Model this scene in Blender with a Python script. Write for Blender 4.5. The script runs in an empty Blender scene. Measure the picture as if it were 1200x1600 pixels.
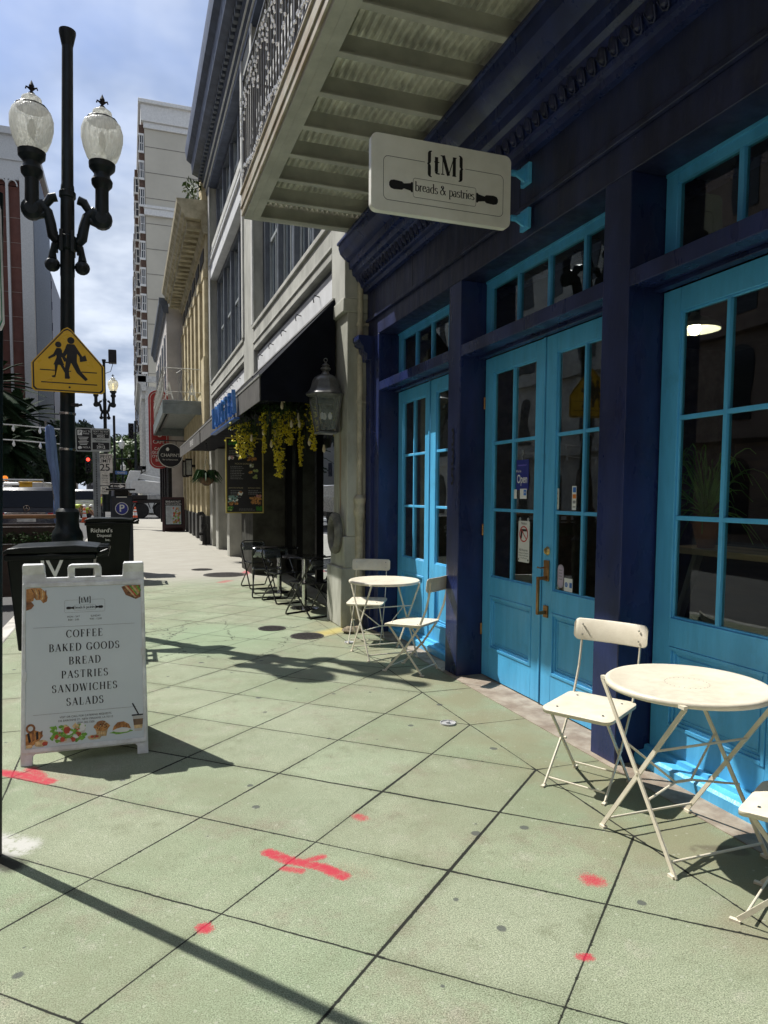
import bpy, bmesh, math, random
from mathutils import Vector, Matrix
from mathutils.geometry import tessellate_polygon
random.seed(7)
SC = bpy.context.scene
COL = SC.collection
R = math.radians
PI = math.pi

# ------------------------------------------------------------------ camera
def make_camera():
    yaw, pit, rol = R(19.317), R(-3.962), R(0.307)
    f, px, py = 1097.8, 587.6, 849.3
    fw = Vector((math.sin(yaw)*math.cos(pit), math.cos(yaw)*math.cos(pit), math.sin(pit)))
    r0 = Vector((math.cos(yaw), -math.sin(yaw), 0)); u0 = r0.cross(fw)
    r = math.cos(rol)*r0 + math.sin(rol)*u0
    u = -math.sin(rol)*r0 + math.cos(rol)*u0
    cd = bpy.data.cameras.new("camera"); co = bpy.data.objects.new("camera", cd); COL.objects.link(co)
    m = Matrix((r, u, -fw)).transposed().to_4x4(); m.translation = Vector((0, 0, 1.6))
    co.matrix_world = m
    cd.sensor_fit = 'AUTO'; cd.sensor_width = 36.0
    cd.lens = f/1600*36.0
    cd.shift_x = (600-px)/1600; cd.shift_y = (py-800)/1600
    cd.clip_start = 0.05; cd.clip_end = 3000
    SC.camera = co
make_camera()

# ------------------------------------------------------------------ light
SUN_DIR = Vector((-0.608*math.cos(R(55.6)), 0.794*math.cos(R(55.6)), math.sin(R(55.6))))
sl = bpy.data.lights.new("sun", 'SUN'); so = bpy.data.objects.new("sun", sl); COL.objects.link(so)
sl.energy = 5.0; sl.angle = R(0.5); sl.color = (1.0, 0.97, 0.91)
so.rotation_euler = SUN_DIR.to_track_quat('Z', 'Y').to_euler()
so.location = (-20, 30, 40)
SC.view_settings.view_transform = 'Standard'
try: SC.view_settings.look = 'None'
except Exception: pass
SC.view_settings.exposure = 0.38; SC.view_settings.gamma = 1.0

class NT:
    """small helper to write node graphs"""
    def __init__(s, tree): s.t = tree; s.n = tree.nodes; s.l = tree.links
    def node(s, typ, **kw):
        n = s.n.new(typ)
        for k, v in kw.items(): setattr(n, k, v)
        return n
    def inp(s, sock, v):
        if isinstance(v, bpy.types.NodeSocket): s.l.new(v, sock)
        elif v is not None: sock.default_value = v
    def math(s, op, a, b=None, c=None, clamp=False):
        n = s.node('ShaderNodeMath', operation=op); n.use_clamp = clamp
        s.inp(n.inputs[0], a)
        if b is not None: s.inp(n.inputs[1], b)
        if c is not None: s.inp(n.inputs[2], c)
        return n.outputs[0]
    def mix(s, f, a, b, blend='MIX'):
        n = s.node('ShaderNodeMix', data_type='RGBA', blend_type=blend)
        s.inp(n.inputs[0], f); s.inp(n.inputs[6], a); s.inp(n.inputs[7], b)
        return n.outputs[2]
    def noise(s, vec, scale, detail=3.0, rough=0.55, out=0):
        n = s.node('ShaderNodeTexNoise'); s.inp(n.inputs['Vector'], vec)
        n.inputs['Scale'].default_value = scale; n.inputs['Detail'].default_value = detail
        n.inputs['Roughness'].default_value = rough
        return n.outputs[out]
    def ramp(s, v, lo, hi, a=0.0, b=1.0, smooth=True):
        n = s.node('ShaderNodeMapRange'); n.interpolation_type = 'SMOOTHSTEP' if smooth else 'LINEAR'
        s.inp(n.inputs[0], v)
        for i, x in enumerate((lo, hi, a, b)): s.inp(n.inputs[i+1], x)
        return n.outputs[0]
    def sep(s, vec):
        n = s.node('ShaderNodeSeparateXYZ'); s.inp(n.inputs[0], vec); return n.outputs
    def comb(s, x, y, z):
        n = s.node('ShaderNodeCombineXYZ')
        for i, v in enumerate((x, y, z)): s.inp(n.inputs[i], v)
        return n.outputs[0]
    def scale(s, vec, sc):
        n = s.node('ShaderNodeMapping'); s.inp(n.inputs[0], vec); n.inputs['Scale'].default_value = sc
        return n.outputs[0]

def C4(c): return (c[0], c[1], c[2], 1.0)

def make_world():
    w = bpy.data.worlds.new("World"); SC.world = w; w.use_nodes = True
    t = NT(w.node_tree); w.node_tree.nodes.clear()
    out = t.node('ShaderNodeOutputWorld'); bg = t.node('ShaderNodeBackground')
    sky = t.node('ShaderNodeTexSky'); sky.sky_type = 'NISHITA'; sky.sun_disc = False
    sky.sun_elevation = R(55.6); sky.sun_rotation = math.atan2(-0.608, 0.794)
    sky.air_density = 1.0; sky.dust_density = 1.2; sky.ozone_density = 2.0
    g = t.node('ShaderNodeTexCoord').outputs['Generated']
    x, y, z = t.sep(g)[:3]
    zz = t.math('ADD', t.math('MAXIMUM', z, 0.0), 0.22)
    v = t.comb(t.math('DIVIDE', x, zz), t.math('DIVIDE', y, zz), 0.0)
    n1 = t.noise(v, 0.9, 7.0, 0.58)
    n2 = t.noise(v, 0.35, 4.0, 0.5)
    low = t.ramp(z, 0.05, 0.6, 0.26, 0.05)
    m = t.math('ADD', t.math('ADD', t.math('MULTIPLY', n1, 0.6), t.math('MULTIPLY', n2, 0.4)), low)
    cov = t.ramp(m, 0.43, 0.68, 0.12, 0.95)
    shade = t.noise(v, 1.7, 5.0, 0.6)
    cc = t.mix(t.ramp(shade, 0.35, 0.65), (2.7, 3.25, 4.3, 1), (5.8, 6.3, 7.1, 1))
    north = t.ramp(t.math('SUBTRACT', y, t.math('MULTIPLY', t.math('MAXIMUM', t.math('SUBTRACT', z, 0.5), 0.0), 0.6)), 0.0, 0.75, 0.86, 1.0)
    col = t.mix(cov, t.mix(1.0, sky.outputs[0], (0.80, 0.86, 1.0, 1), 'MULTIPLY'), cc)
    t.inp(bg.inputs[0], col); t.inp(bg.inputs[1], t.math('MULTIPLY', north, 0.118))
    t.l.new(bg.outputs[0], out.inputs[0])
make_world()

# ------------------------------------------------------------------ materials
MATS = {}
def mat(name, col, rough=0.6, metal=0.0, var=0.12, vs=6.0, bump=0.0, bs=60.0, spec=0.5, stretch=None, col2=None, emit=None, es=0.0, coat=0.0, chips=None, scuff=None):
    if name in MATS: return MATS[name]
    m = bpy.data.materials.new(name); m.use_nodes = True
    t = NT(m.node_tree); b = t.n['Principled BSDF']
    p = t.node('ShaderNodeTexCoord').outputs['Object']
    if stretch: p = t.scale(p, stretch)
    n = t.noise(p, vs, 5.0, 0.62)
    c2 = col2 if col2 else tuple(max(0, c*(1-2.2*var)) for c in col)
    c1 = tuple(min(1, c*(1+var)) for c in col)
    bc = t.mix(t.ramp(n, 0.3, 0.72), C4(c2), C4(c1))
    if scuff or chips: p0 = t.node('ShaderNodeTexCoord').outputs['Object']
    if scuff:  # hand and shoe marks, old brush-outs: patches with shapes of their own
        bc = t.mix(t.math('MULTIPLY', t.ramp(t.noise(p0, 3.3, 6.0, 0.75), 0.53, 0.70), 0.5), bc, C4(scuff))
        bc = t.mix(t.math('MULTIPLY', t.ramp(t.noise(t.scale(p0, (1, 1, 0.12)), 24.0, 4.0, 0.7), 0.60, 0.74), 0.35), bc, C4(scuff))
    if chips:  # small flakes and nicks
        bc = t.mix(t.math('MULTIPLY', t.ramp(t.noise(p0, 46.0, 3.0, 0.75), 0.71, 0.75), t.ramp(t.noise(p0, 2.1, 3.0), 0.48, 0.62)), bc, C4(chips))
    t.inp(b.inputs['Base Color'], bc)
    rn = t.noise(p, vs*2.3, 3.0)
    t.inp(b.inputs['Roughness'], t.ramp(rn, 0.3, 0.7, max(0.02, rough-0.08), min(1, rough+0.08)))
    b.inputs['Metallic'].default_value = metal
    b.inputs['Specular IOR Level'].default_value = spec
    if coat: b.inputs['Coat Weight'].default_value = coat; b.inputs['Coat Roughness'].default_value = 0.05
    if bump:
        bn = t.node('ShaderNodeBump'); bn.inputs['Strength'].default_value = bump; bn.inputs['Distance'].default_value = 0.01
        t.inp(bn.inputs['Height'], t.noise(p, bs, 4.0)); t.l.new(bn.outputs[0], b.inputs['Normal'])
    if emit:
        b.inputs['Emission Color'].default_value = C4(emit); b.inputs['Emission Strength'].default_value = es
    MATS[name] = m
    return m

def glass_mat(name, tint=(0.85, 0.9, 0.88), refl=1.0, rough=0.0, wave=0.0):
    if name in MATS: return MATS[name]
    m = bpy.data.materials.new(name); m.use_nodes = True; t = NT(m.node_tree); t.n.clear()
    out = t.node('ShaderNodeOutputMaterial'); tr = t.node('ShaderNodeBsdfTransparent'); gl = t.node('ShaderNodeBsdfGlossy')
    tr.inputs[0].default_value = C4(tint); gl.inputs['Roughness'].default_value = rough
    gl.inputs[0].default_value = (0.9, 0.95, 1, 1)
    fr = t.node('ShaderNodeFresnel'); bf = t.node('ShaderNodeNewGeometry').outputs['Backfacing']; t.inp(fr.inputs[0], t.ramp(bf, 0.0, 1.0, 1.5, 1/1.5, smooth=False))
    if wave:
        bn = t.node('ShaderNodeBump'); bn.inputs['Strength'].default_value = wave; bn.inputs['Distance'].default_value = 0.05
        t.inp(bn.inputs['Height'], t.noise(t.node('ShaderNodeTexCoord').outputs['Object'], 2.2, 1.0))
        t.l.new(bn.outputs[0], gl.inputs['Normal'])
    mx = t.node('ShaderNodeMixShader'); t.inp(mx.inputs[0], t.math('MULTIPLY', fr.outputs[0], refl, clamp=True))
    t.l.new(tr.outputs[0], mx.inputs[1]); t.l.new(gl.outputs[0], mx.inputs[2]); t.l.new(mx.outputs[0], out.inputs[0])
    MATS[name] = m
    return m

# ------------------------------------------------------------------ mesh builder
class MB:
    def __init__(s): s.v = []; s.f = []; s.m = []
    def add(s, vs, fs, mi=0):
        o = len(s.v); s.v += [tuple(v) for v in vs]
        for f in fs: s.f.append(tuple(i+o for i in f)); s.m.append(mi)
        return s
    def box(s, x0, x1, y0, y1, z0, z1, mi=0):
        if x0 > x1: x0, x1 = x1, x0
        if y0 > y1: y0, y1 = y1, y0
        if z0 > z1: z0, z1 = z1, z0
        vs = [(x, y, z) for z in (z0, z1) for y in (y0, y1) for x in (x0, x1)]
        return s.add(vs, [(0, 2, 3, 1), (4, 5, 7, 6), (0, 1, 5, 4), (2, 6, 7, 3), (0, 4, 6, 2), (1, 3, 7, 5)], mi)
    def obox(s, o, a, b, c, mi=0):
        """box from corner o with edge vectors a,b,c"""
        o, a, b, c = Vector(o), Vector(a), Vector(b), Vector(c)
        if a.cross(b).dot(c) < 0: a, b = b, a
        vs = [o, o+a, o+b, o+a+b, o+c, o+a+c, o+b+c, o+a+b+c]
        return s.add(vs, [(0, 2, 3, 1), (4, 5, 7, 6), (0, 1, 5, 4), (2, 6, 7, 3), (0, 4, 6, 2), (1, 3, 7, 5)], mi)
    def bar(s, p, q, w, h, up=(0, 0, 1), mi=0):
        p, q = Vector(p), Vector(q); d = (q-p); u = Vector(up); n = d.cross(u)
        if n.length < 1e-6: n = d.cross(Vector((1, 0, 0)))
        n.normalize(); k = n.cross(d).normalized()
        return s.obox(p-n*w/2-k*h/2, d, n*w, k*h, mi)
    def tube(s, path, r, n=8, mi=0, closed=False, cap=True):
        P = [Vector(p) for p in path]; k = len(P)
        rs = r if isinstance(r, (list, tuple)) else [r]*k
        o = len(s.v); prev = None
        for i, p in enumerate(P):
            if closed: d = P[(i+1) % k]-P[i-1]
            else: d = P[min(i+1, k-1)]-P[max(i-1, 0)]
            d.normalize()
            if prev is None:
                a = d.cross(Vector((0, 0, 1)))
                if a.length < 1e-3: a = d.cross(Vector((1, 0, 0)))
            else:
                a = prev-d*prev.dot(d)
            a.normalize(); b = d.cross(a); prev = a
            for j in range(n):
                t = 2*PI*j/n; s.v.append(tuple(p+a*math.cos(t)*rs[i]+b*math.sin(t)*rs[i]))
        for i in range(k if closed else k-1):
            for j in range(n):
                i2 = (i+1) % k; s.f.append((o+i*n+j, o+i*n+(j+1) % n, o+i2*n+(j+1) % n, o+i2*n+j)); s.m.append(mi)
        if cap and not closed:
            s.f.append(tuple(o+j for j in reversed(range(n)))); s.m.append(mi)
            s.f.append(tuple(o+(k-1)*n+j for j in range(n))); s.m.append(mi)
        return s
    def lathe(s, prof, c=(0, 0, 0), n=16, mi=0, axis='z', sx=1.0):
        o = len(s.v); c = Vector(c); k = len(prof)
        for r, z in prof:
            for j in range(n):
                t = 2*PI*j/n; a, b = r*math.cos(t)*sx, r*math.sin(t)
                v = {'z': Vector((a, b, z)), 'y': Vector((a, z, -b)), 'x': Vector((z, a, b))}[axis]
                s.v.append(tuple(c+v))
        for i in range(k-1):
            for j in range(n):
                s.f.append((o+i*n+j, o+i*n+(j+1) % n, o+(i+1)*n+(j+1) % n, o+(i+1)*n+j)); s.m.append(mi)
        if prof[0][0] > 1e-6: s.f.append(tuple(o+j for j in reversed(range(n)))); s.m.append(mi)
        if prof[-1][0] > 1e-6: s.f.append(tuple(o+(k-1)*n+j for j in range(n))); s.m.append(mi)
        return s
    def prism(s, poly, fn, t, mi=0):
        """extrude 2D polygon: fn(u,v,w) -> world; thickness t along w"""
        n = len(poly); o = len(s.v)
        tris = tessellate_polygon([[Vector((p[0], p[1], 0)) for p in poly]])
        for w in (0, t):
            for p in poly: s.v.append(tuple(fn(p[0], p[1], w)))
        for a, b, c in tris:
            s.f.append((o+c, o+b, o+a)); s.m.append(mi); s.f.append((o+n+a, o+n+b, o+n+c)); s.m.append(mi)
        for i in range(n):
            j = (i+1) % n; s.f.append((o+i, o+j, o+n+j, o+n+i)); s.m.append(mi)
        return s
    def sweep(s, prof, fn, a, b, mi=0, caps=True):
        """profile polygon (p,q) swept from a to b: fn(p,q,t)"""
        n = len(prof); o = len(s.v)
        for t in (a, b):
            for p in prof: s.v.append(tuple(fn(p[0], p[1], t)))
        for i in range(n):
            j = (i+1) % n; s.f.append((o+i, o+j, o+n+j, o+n+i)); s.m.append(mi)
        if caps:
            for c in tessellate_polygon([[Vector((p[0], p[1], 0)) for p in prof]]):
                s.f.append((o+c[0], o+c[1], o+c[2])); s.m.append(mi)
                s.f.append((o+n+c[2], o+n+c[1], o+n+c[0])); s.m.append(mi)
        return s
    def quad(s, a, b, c, d, mi=0): return s.add([a, b, c, d], [(0, 1, 2, 3)], mi)
    def build(s, name, mats, parent=None, smooth=35, bevel=0.0, seg=2, fix=True):
        me = bpy.data.meshes.new(name); me.from_pydata(s.v, [], s.f)
        mats = mats if isinstance(mats, (list, tuple)) else [mats]
        for m in mats: me.materials.append(m)
        for p, mi in zip(me.polygons, s.m): p.material_index = mi
        if fix:
            bm = bmesh.new(); bm.from_mesh(me); bmesh.ops.recalc_face_normals(bm, faces=bm.faces); bm.to_mesh(me); bm.free()
        if smooth:
            for p in me.polygons: p.use_smooth = True
            me.set_sharp_from_angle(angle=R(smooth))
        me.update()
        o = bpy.data.objects.new(name, me); COL.objects.link(o)
        if parent: attach(o, parent)
        if bevel:
            b = o.modifiers.new('bevel', 'BEVEL'); b.width = bevel; b.segments = seg; b.limit_method = 'ANGLE'; b.angle_limit = R(40)
        return o

def world_loc(o):
    v = Vector(o.location)
    return v
def attach(o, parent):
    o.parent = parent
    p = parent; off = Vector((0, 0, 0))
    while p is not None and p.type == 'EMPTY': off += p.location; p = p.parent
    if parent.type == 'EMPTY': o.matrix_parent_inverse = Matrix.Translation(-off)

def tag(o, label=None, cat=None, group=None, kind=None):
    if label: o['label'] = label
    if cat: o['category'] = cat
    if group: o['group'] = group
    if kind: o['kind'] = kind
    return o
def thing(name, label, cat, loc=(0, 0, 0), group=None):
    o = bpy.data.objects.new(name, None); COL.objects.link(o); o.location = loc; o.empty_display_size = 0.2
    return tag(o, label, cat, group)
def dup(root, loc, rz, label, group=None):
    r = root.copy(); COL.objects.link(r); r.location = loc; r.rotation_euler = (0, 0, rz); r['label'] = label
    if group: r['group'] = group
    for ch in list(root.children):
        c = ch.copy(); COL.objects.link(c); c.parent = r
        for g in list(ch.children):
            d = g.copy(); COL.objects.link(d); d.parent = c
    return r

def rrect(w, h, r, n=5, cx=0, cy=0):
    pts = []
    for (x, y, a) in ((w/2-r, h/2-r, 0), (-w/2+r, h/2-r, 90), (-w/2+r, -h/2+r, 180), (w/2-r, -h/2+r, 270)):
        for i in range(n+1):
            t = R(a+90*i/n); pts.append((cx+x+r*math.cos(t), cy+y+r*math.sin(t)))
    return pts
def circ(cx, cy, r, n=20, ry=None):
    ry = ry or r
    return [(cx+r*math.cos(2*PI*i/n), cy+ry*math.sin(2*PI*i/n)) for i in range(n)]
def frame(o, u, v):
    o, u, v = Vector(o), Vector(u).normalized(), Vector(v).normalized(); n = u.cross(v)
    return lambda a, b, c=0.0: o+u*a+v*b+n*c
def ring(mb, outer, inner, fn, t, mi=0):
    """frame between two equal-length loops"""
    n = len(outer)
    vs = [fn(p[0], p[1], w) for w in (0, t) for L in (outer, inner) for p in L]
    fs = []
    for i in range(n):
        j = (i+1) % n
        fs += [(i, j, n+j, n+i), (2*n+i, 3*n+i, 3*n+j, 2*n+j), (i, 2*n+i, 2*n+j, j), (n+i, n+j, 3*n+j, 3*n+i)]
    mb.add(vs, fs, mi)

# ------------------------------------------------------------------ lettering
def text_mb(mb, body, size, fn, mi=0, ext=0.001, align='CENTER', squeeze=1.0, w0=0.0, bold=0.0):
    cu = bpy.data.curves.new('tmp', 'FONT'); cu.body = body; cu.size = size; cu.align_x = align; cu.align_y = 'CENTER'; cu.offset = bold*size
    o = bpy.data.objects.new('tmp', cu); COL.objects.link(o)
    dg = bpy.context.evaluated_depsgraph_get(); dg.update()
    me = bpy.data.meshes.new_from_object(o.evaluated_get(dg))
    mb.add([fn(v.co.x*squeeze, v.co.y, w0+ext) for v in me.vertices], [tuple(p.vertices) for p in me.polygons], mi)
    bpy.data.objects.remove(o); bpy.data.curves.remove(cu); bpy.data.meshes.remove(me)

def _arc(cx, cy, rx, ry, a0, a1, n=12):
    return [(cx+rx*math.cos(R(a0+(a1-a0)*i/n)), cy+ry*math.sin(R(a0+(a1-a0)*i/n))) for i in range(n+1)]
S_ = lambda x0, y0, w, h: (_arc(x0+w*.5, y0+h*.76, w*.44, h*.235, 25, 270, 14)[:-1] + _arc(x0+w*.5, y0+h*.26, w*.47, h*.255, 90, -155, 14))
G_ = {  # width, strokes: (kind, points)   kind T thick, t thin, c curve ; s = serif (x,y,halfwidth)
 'A': (.74, [('t', [(.08, 0), (.36, 1)]), ('T', [(.36, 1), (.66, 0)]), ('t', [(.18, .34), (.55, .34)]), ('s', (.08, 0, .09)), ('s', (.66, 0, .11))]),
 'B': (.68, [('T', [(.16, 0), (.16, 1)]), ('c', [(.05, 1), (.32, 1)]+_arc(.32, .76, .22, .24, 90, -90)+[(.16, .52)]), ('c', [(.16, .52), (.34, .52)]+_arc(.34, .26, .26, .26, 90, -90)+[(.05, 0)])]),
 'C': (.74, [('c', _arc(.4, .5, .34, .5, 40, 320, 26)), ('t', [(.66, .98), (.66, .68)])]),
 'D': (.78, [('T', [(.16, 0), (.16, 1)]), ('c', [(.05, 1), (.34, 1)]+_arc(.34, .5, .36, .5, 90, -90, 20)+[(.05, 0)])]),
 'E': (.64, [('T', [(.16, 0), (.16, 1)]), ('t', [(.05, 1), (.56, 1), (.56, .78)]), ('t', [(.16, .52), (.42, .52)]), ('t', [(.42, .62), (.42, .42)]), ('t', [(.05, 0), (.58, 0), (.58, .24)])]),
 'F': (.6, [('T', [(.16, 0), (.16, 1)]), ('t', [(.05, 1), (.55, 1), (.55, .76)]), ('t', [(.16, .5), (.42, .5)]), ('t', [(.42, .6), (.42, .4)]), ('s', (.16, 0, .12))]),
 'G': (.8, [('c', _arc(.4, .5, .34, .5, 40, 350, 28)), ('T', [(.66, .36), (.66, .02)]), ('t', [(.52, .37), (.78, .37)]), ('t', [(.66, .98), (.66, .7)])]),
 'H': (.82, [('T', [(.16, 0), (.16, 1)]), ('T', [(.66, 0), (.66, 1)]), ('t', [(.16, .51), (.66, .51)])]+[('s', (x, y, .12)) for x in (.16, .66) for y in (0, 1)]),
 'I': (.36, [('T', [(.18, 0), (.18, 1)]), ('s', (.18, 0, .13)), ('s', (.18, 1, .13))]),
 'K': (.76, [('T', [(.16, 0), (.16, 1)]), ('t', [(.16, .38), (.62, 1)]), ('T', [(.3, .58), (.64, 0)])]+[('s', (.16, 0, .12)), ('s', (.16, 1, .12)), ('s', (.62, 1, .1)), ('s', (.64, 0, .1))]),
 'L': (.62, [('T', [(.16, 0), (.16, 1)]), ('s', (.16, 1, .12)), ('t', [(.05, 0), (.56, 0), (.56, .26)])]),
 'M': (.98, [('t', [(.14, 0), (.14, 1)]), ('T', [(.16, 1), (.48, 0)]), ('t', [(.48, 0), (.8, 1)]), ('T', [(.82, 0), (.82, 1)]), ('s', (.14, 0, .1)), ('s', (.1, 1, .09)), ('s', (.82, 0, .12)), ('s', (.86, 1, .09))]),
 'N': (.82, [('t', [(.14, 0), (.14, 1)]), ('T', [(.14, 1), (.68, 0)]), ('t', [(.68, 0), (.68, 1)]), ('s', (.14, 0, .1)), ('s', (.1, 1, .09)), ('s', (.68, 1, .1))]),
 'O': (.82, [('c', _arc(.41, .5, .35, .5, 0, 360, 30))]),
 'P': (.64, [('T', [(.16, 0), (.16, 1)]), ('c', [(.05, 1), (.32, 1)]+_arc(.32, .73, .24, .27, 90, -90)+[(.16, .46)]), ('s', (.16, 0, .12))]),
 'R': (.74, [('T', [(.16, 0), (.16, 1)]), ('c', [(.05, 1), (.32, 1)]+_arc(.32, .75, .23, .25, 90, -90)+[(.16, .5)]), ('T', [(.38, .48), (.6, .02), (.7, .02)]), ('s', (.16, 0, .12))]),
 'S': (.6, [('c', S_(.06, 0, .46, 1)), ('t', [(.47, .96), (.47, .7)]), ('t', [(.08, .04), (.08, .32)])]),
 'T': (.72, [('T', [(.36, 0), (.36, 1)]), ('t', [(.07, .76), (.07, 1), (.65, 1), (.65, .76)]), ('s', (.36, 0, .13))]),
 'W': (1.05, [('T', [(.08, 1), (.32, 0)]), ('t', [(.32, 0), (.52, 1)]), ('T', [(.52, 1), (.76, 0)]), ('t', [(.76, 0), (.97, 1)]), ('s', (.08, 1, .1)), ('s', (.52, 1, .09)), ('s', (.95, 1, .09))]),
 'b': (.56, [('T', [(.14, 0), (.14, 1.02)]), ('c', _arc(.29, .31, .2, .31, 150, -150, 20)), ('t', [(.04, 1.0), (.14, 1.02)])]),
 'r': (.42, [('T', [(.13, 0), (.13, .62)]), ('c', [(.13, .4), (.2, .57), (.3, .62), (.37, .56)]), ('s', (.13, 0, .1)), ('t', [(.03, .6), (.13, .62)])]),
 'e': (.5, [('c', [(.08, .36), (.42, .36)]+_arc(.25, .33, .18, .3, 10, 320, 20))]),
 'a': (.52, [('T', [(.36, .05), (.36, .45)]), ('c', _arc(.23, .44, .13, .18, 10, 150, 8)), ('c', [(.36, .36)]+_arc(.2, .17, .13, .17, 110, 330, 12)), ('t', [(.36, .06), (.47, .03)])]),
 'd': (.58, [('T', [(.42, 0), (.42, 1.02)]), ('c', _arc(.27, .31, .2, .31, 30, 330, 20)), ('t', [(.32, 1.0), (.42, 1.02)]), ('t', [(.42, 0), (.52, .03)])]),
 's': (.42, [('c', S_(.05, 0, .32, .63))]),
 'p': (.57, [('T', [(.14, -.32), (.14, .62)]), ('c', _arc(.29, .31, .2, .31, 150, -150, 20)), ('s', (.14, -.32, .1)), ('t', [(.04, .6), (.14, .62)])]),
 't': (.38, [('T', [(.17, .1), (.17, .86)]), ('c', _arc(.27, .1, .1, .1, 180, 320, 8)), ('t', [(.04, .6), (.34, .6)])]),
 'i': (.28, [('T', [(.14, 0), (.14, .62)]), ('T', [(.14, .84), (.14, .95)]), ('s', (.14, 0, .1)), ('t', [(.04, .6), (.14, .62)])]),
 '&': (.8, [('T', [(.18, .86), (.68, .02)]), ('c', _arc(.3, .8, .13, .18, -60, 200, 16)), ('c', [(.34, .62)]+_arc(.27, .25, .2, .25, 110, 330, 16)+[(.64, .5)])]),
 '{': (.42, [('c', _arc(.34, .98, .14, .14, 90, 180, 6)+[(.2, .66)]+_arc(.08, .62, .12, .16, 0, -90, 6)), ('c', _arc(.08, .3, .12, .16, 90, 0, 6)+[(.2, -.02)]+_arc(.34, -.06, .14, .14, 180, 270, 6))]),
 '.': (.26, [('T', [(.13, 0), (.13, .1)])]), '-': (.4, [('t', [(.06, .4), (.34, .4)])]), ' ': (.34, []),
}
G_['}'] = (.42, [(k, [(.42-x, y) for x, y in p]) for k, p in G_['{'][1]])

def serif_mb(mb, body, size, fn, mi=0, track=0.0, thick=.13, thin=.035, w0=0.0008, align='CENTER'):
    tot = sum(G_[c][0]+track for c in body)-track
    x0 = {'CENTER': -tot/2, 'LEFT': 0}[align]
    lay = 0
    for c in body:
        w, st = G_[c]
        for s in st:
            lay += 1; h = w0+(lay % 9)*0.00012
            if s[0] == 's':
                x, y, hw = s[1]; y = min(max(y, -.4+thin/2), 1-thin/2) if y != 0 else thin/2
                P = [(x-hw, y), (x+hw, y)]; k = 't'
            else: k, P = s
            L, Rr = [], []
            n = len(P)
            for i, p in enumerate(P):
                a, b = P[max(0, i-1)], P[min(n-1, i+1)]
                if n == 2 or k == 't':
                    pass
                dx, dy = b[0]-a[0], b[1]-a[1]; d = math.hypot(dx, dy) or 1
                if k == 'T': wd = thick
                elif k == 't': wd = thin
                else: wd = thin+(thick-thin)*abs(dy/d)**2
                nx, ny = -dy/d*wd/2, dx/d*wd/2
                L.append((p[0]+nx, p[1]+ny)); Rr.append((p[0]-nx, p[1]-ny))
            vs = [fn((x0+q[0])*size, q[1]*size, h) for q in L]+[fn((x0+q[0])*size, q[1]*size, h) for q in Rr]
            mb.add(vs, [(i, n+i, n+i+1, i+1) for i in range(n-1)], mi)
        x0 += w+track
    return tot*size
def ribbon(mb, pts, w, fn, h=0.001, mi=0, closed=False):
    n = len(pts); L = []; Q = []
    for i, p in enumerate(pts):
        a = pts[i-1] if (closed or i > 0) else pts[i]; b = pts[(i+1) % n] if (closed or i < n-1) else pts[i]
        dx, dy = b[0]-a[0], b[1]-a[1]; d = math.hypot(dx, dy) or 1
        L.append((p[0]-dy/d*w/2, p[1]+dx/d*w/2)); Q.append((p[0]+dy/d*w/2, p[1]-dx/d*w/2))
    vs = [fn(q[0], q[1], h) for q in L+Q]
    mb.add(vs, [(i, n+i, n+(i+1) % n, (i+1) % n) for i in range(n if closed else n-1)], mi)
def disc(mb, poly, fn, h, mi=0):
    t = tessellate_polygon([[Vector((p[0], p[1], 0)) for p in poly]])
    mb.add([fn(p[0], p[1], h) for p in poly], [(a, b, c) for a, b, c in t], mi)
def blob(cx, cy, r, ry=None, n=14, j=0.15):
    ry = ry or r
    return [(cx+r*(1+random.uniform(-j, j))*math.cos(2*PI*i/n), cy+ry*(1+random.uniform(-j, j))*math.sin(2*PI*i/n)) for i in range(n)]

# ------------------------------------------------------------------ palette
NAVY = mat('navy_paint', chips=(0.20, 0.22, 0.30), scuff=(0.030, 0.038, 0.095), col= (0.017, 0.029, 0.112), rough=0.32, spec=0.45, var=0.22, vs=3.0, bump=0.12, bs=40, stretch=(1, 1, 0.35))
NAVYD = mat('navy_paint_weathered', chips=(0.22, 0.23, 0.28), scuff=(0.045, 0.05, 0.085), col= (0.021, 0.028, 0.082), rough=0.40, spec=0.42, var=0.3, vs=5.0, bump=0.3, bs=24, stretch=(1, 1, 0.25), col2=(0.012, 0.015, 0.04))
SKYB = mat('sky_blue_paint', chips=(0.03, 0.10, 0.16), scuff=(0.07, 0.33, 0.56), col= (0.10, 0.46, 0.79), rough=0.40, var=0.10, vs=7, bump=0.22, bs=55, stretch=(1, 1, 0.16), col2=(0.08, 0.40, 0.70))
GREIGE = mat('gallery_paint', (0.49, 0.48, 0.42), 0.55, var=0.1, vs=3, bump=0.1, bs=40)
RUSTY = mat('gallery_fascia', (0.40, 0.38, 0.31), 0.6, var=0.14, vs=4, bump=0.1, bs=40, col2=(0.30, 0.23, 0.15))
CREAM = mat('cream_metal', (0.72, 0.66, 0.53), 0.40, var=0.05, vs=11, bump=0.06, bs=90, col2=(0.67, 0.605, 0.475))
STEEL = mat('steel', (0.55, 0.55, 0.54), 0.25, 1.0, var=0.08, vs=9)
BRONZE = mat('bronze', (0.42, 0.22, 0.09), 0.35, 0.9, var=0.15, vs=12)
BRASS = mat('brass', (0.62, 0.45, 0.18), 0.3, 0.9, var=0.15, vs=20)
BLACKM = mat('black_metal', (0.009, 0.009, 0.011), 0.35, var=0.2, spec=0.3)
POLEM = mat('dark_green_iron', (0.007, 0.013, 0.015), 0.42, spec=0.3, var=0.25, vs=7, bump=0.15, bs=50)
DARK = mat('dark_interior', (0.010, 0.009, 0.008), 0.8, var=0.2)
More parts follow.
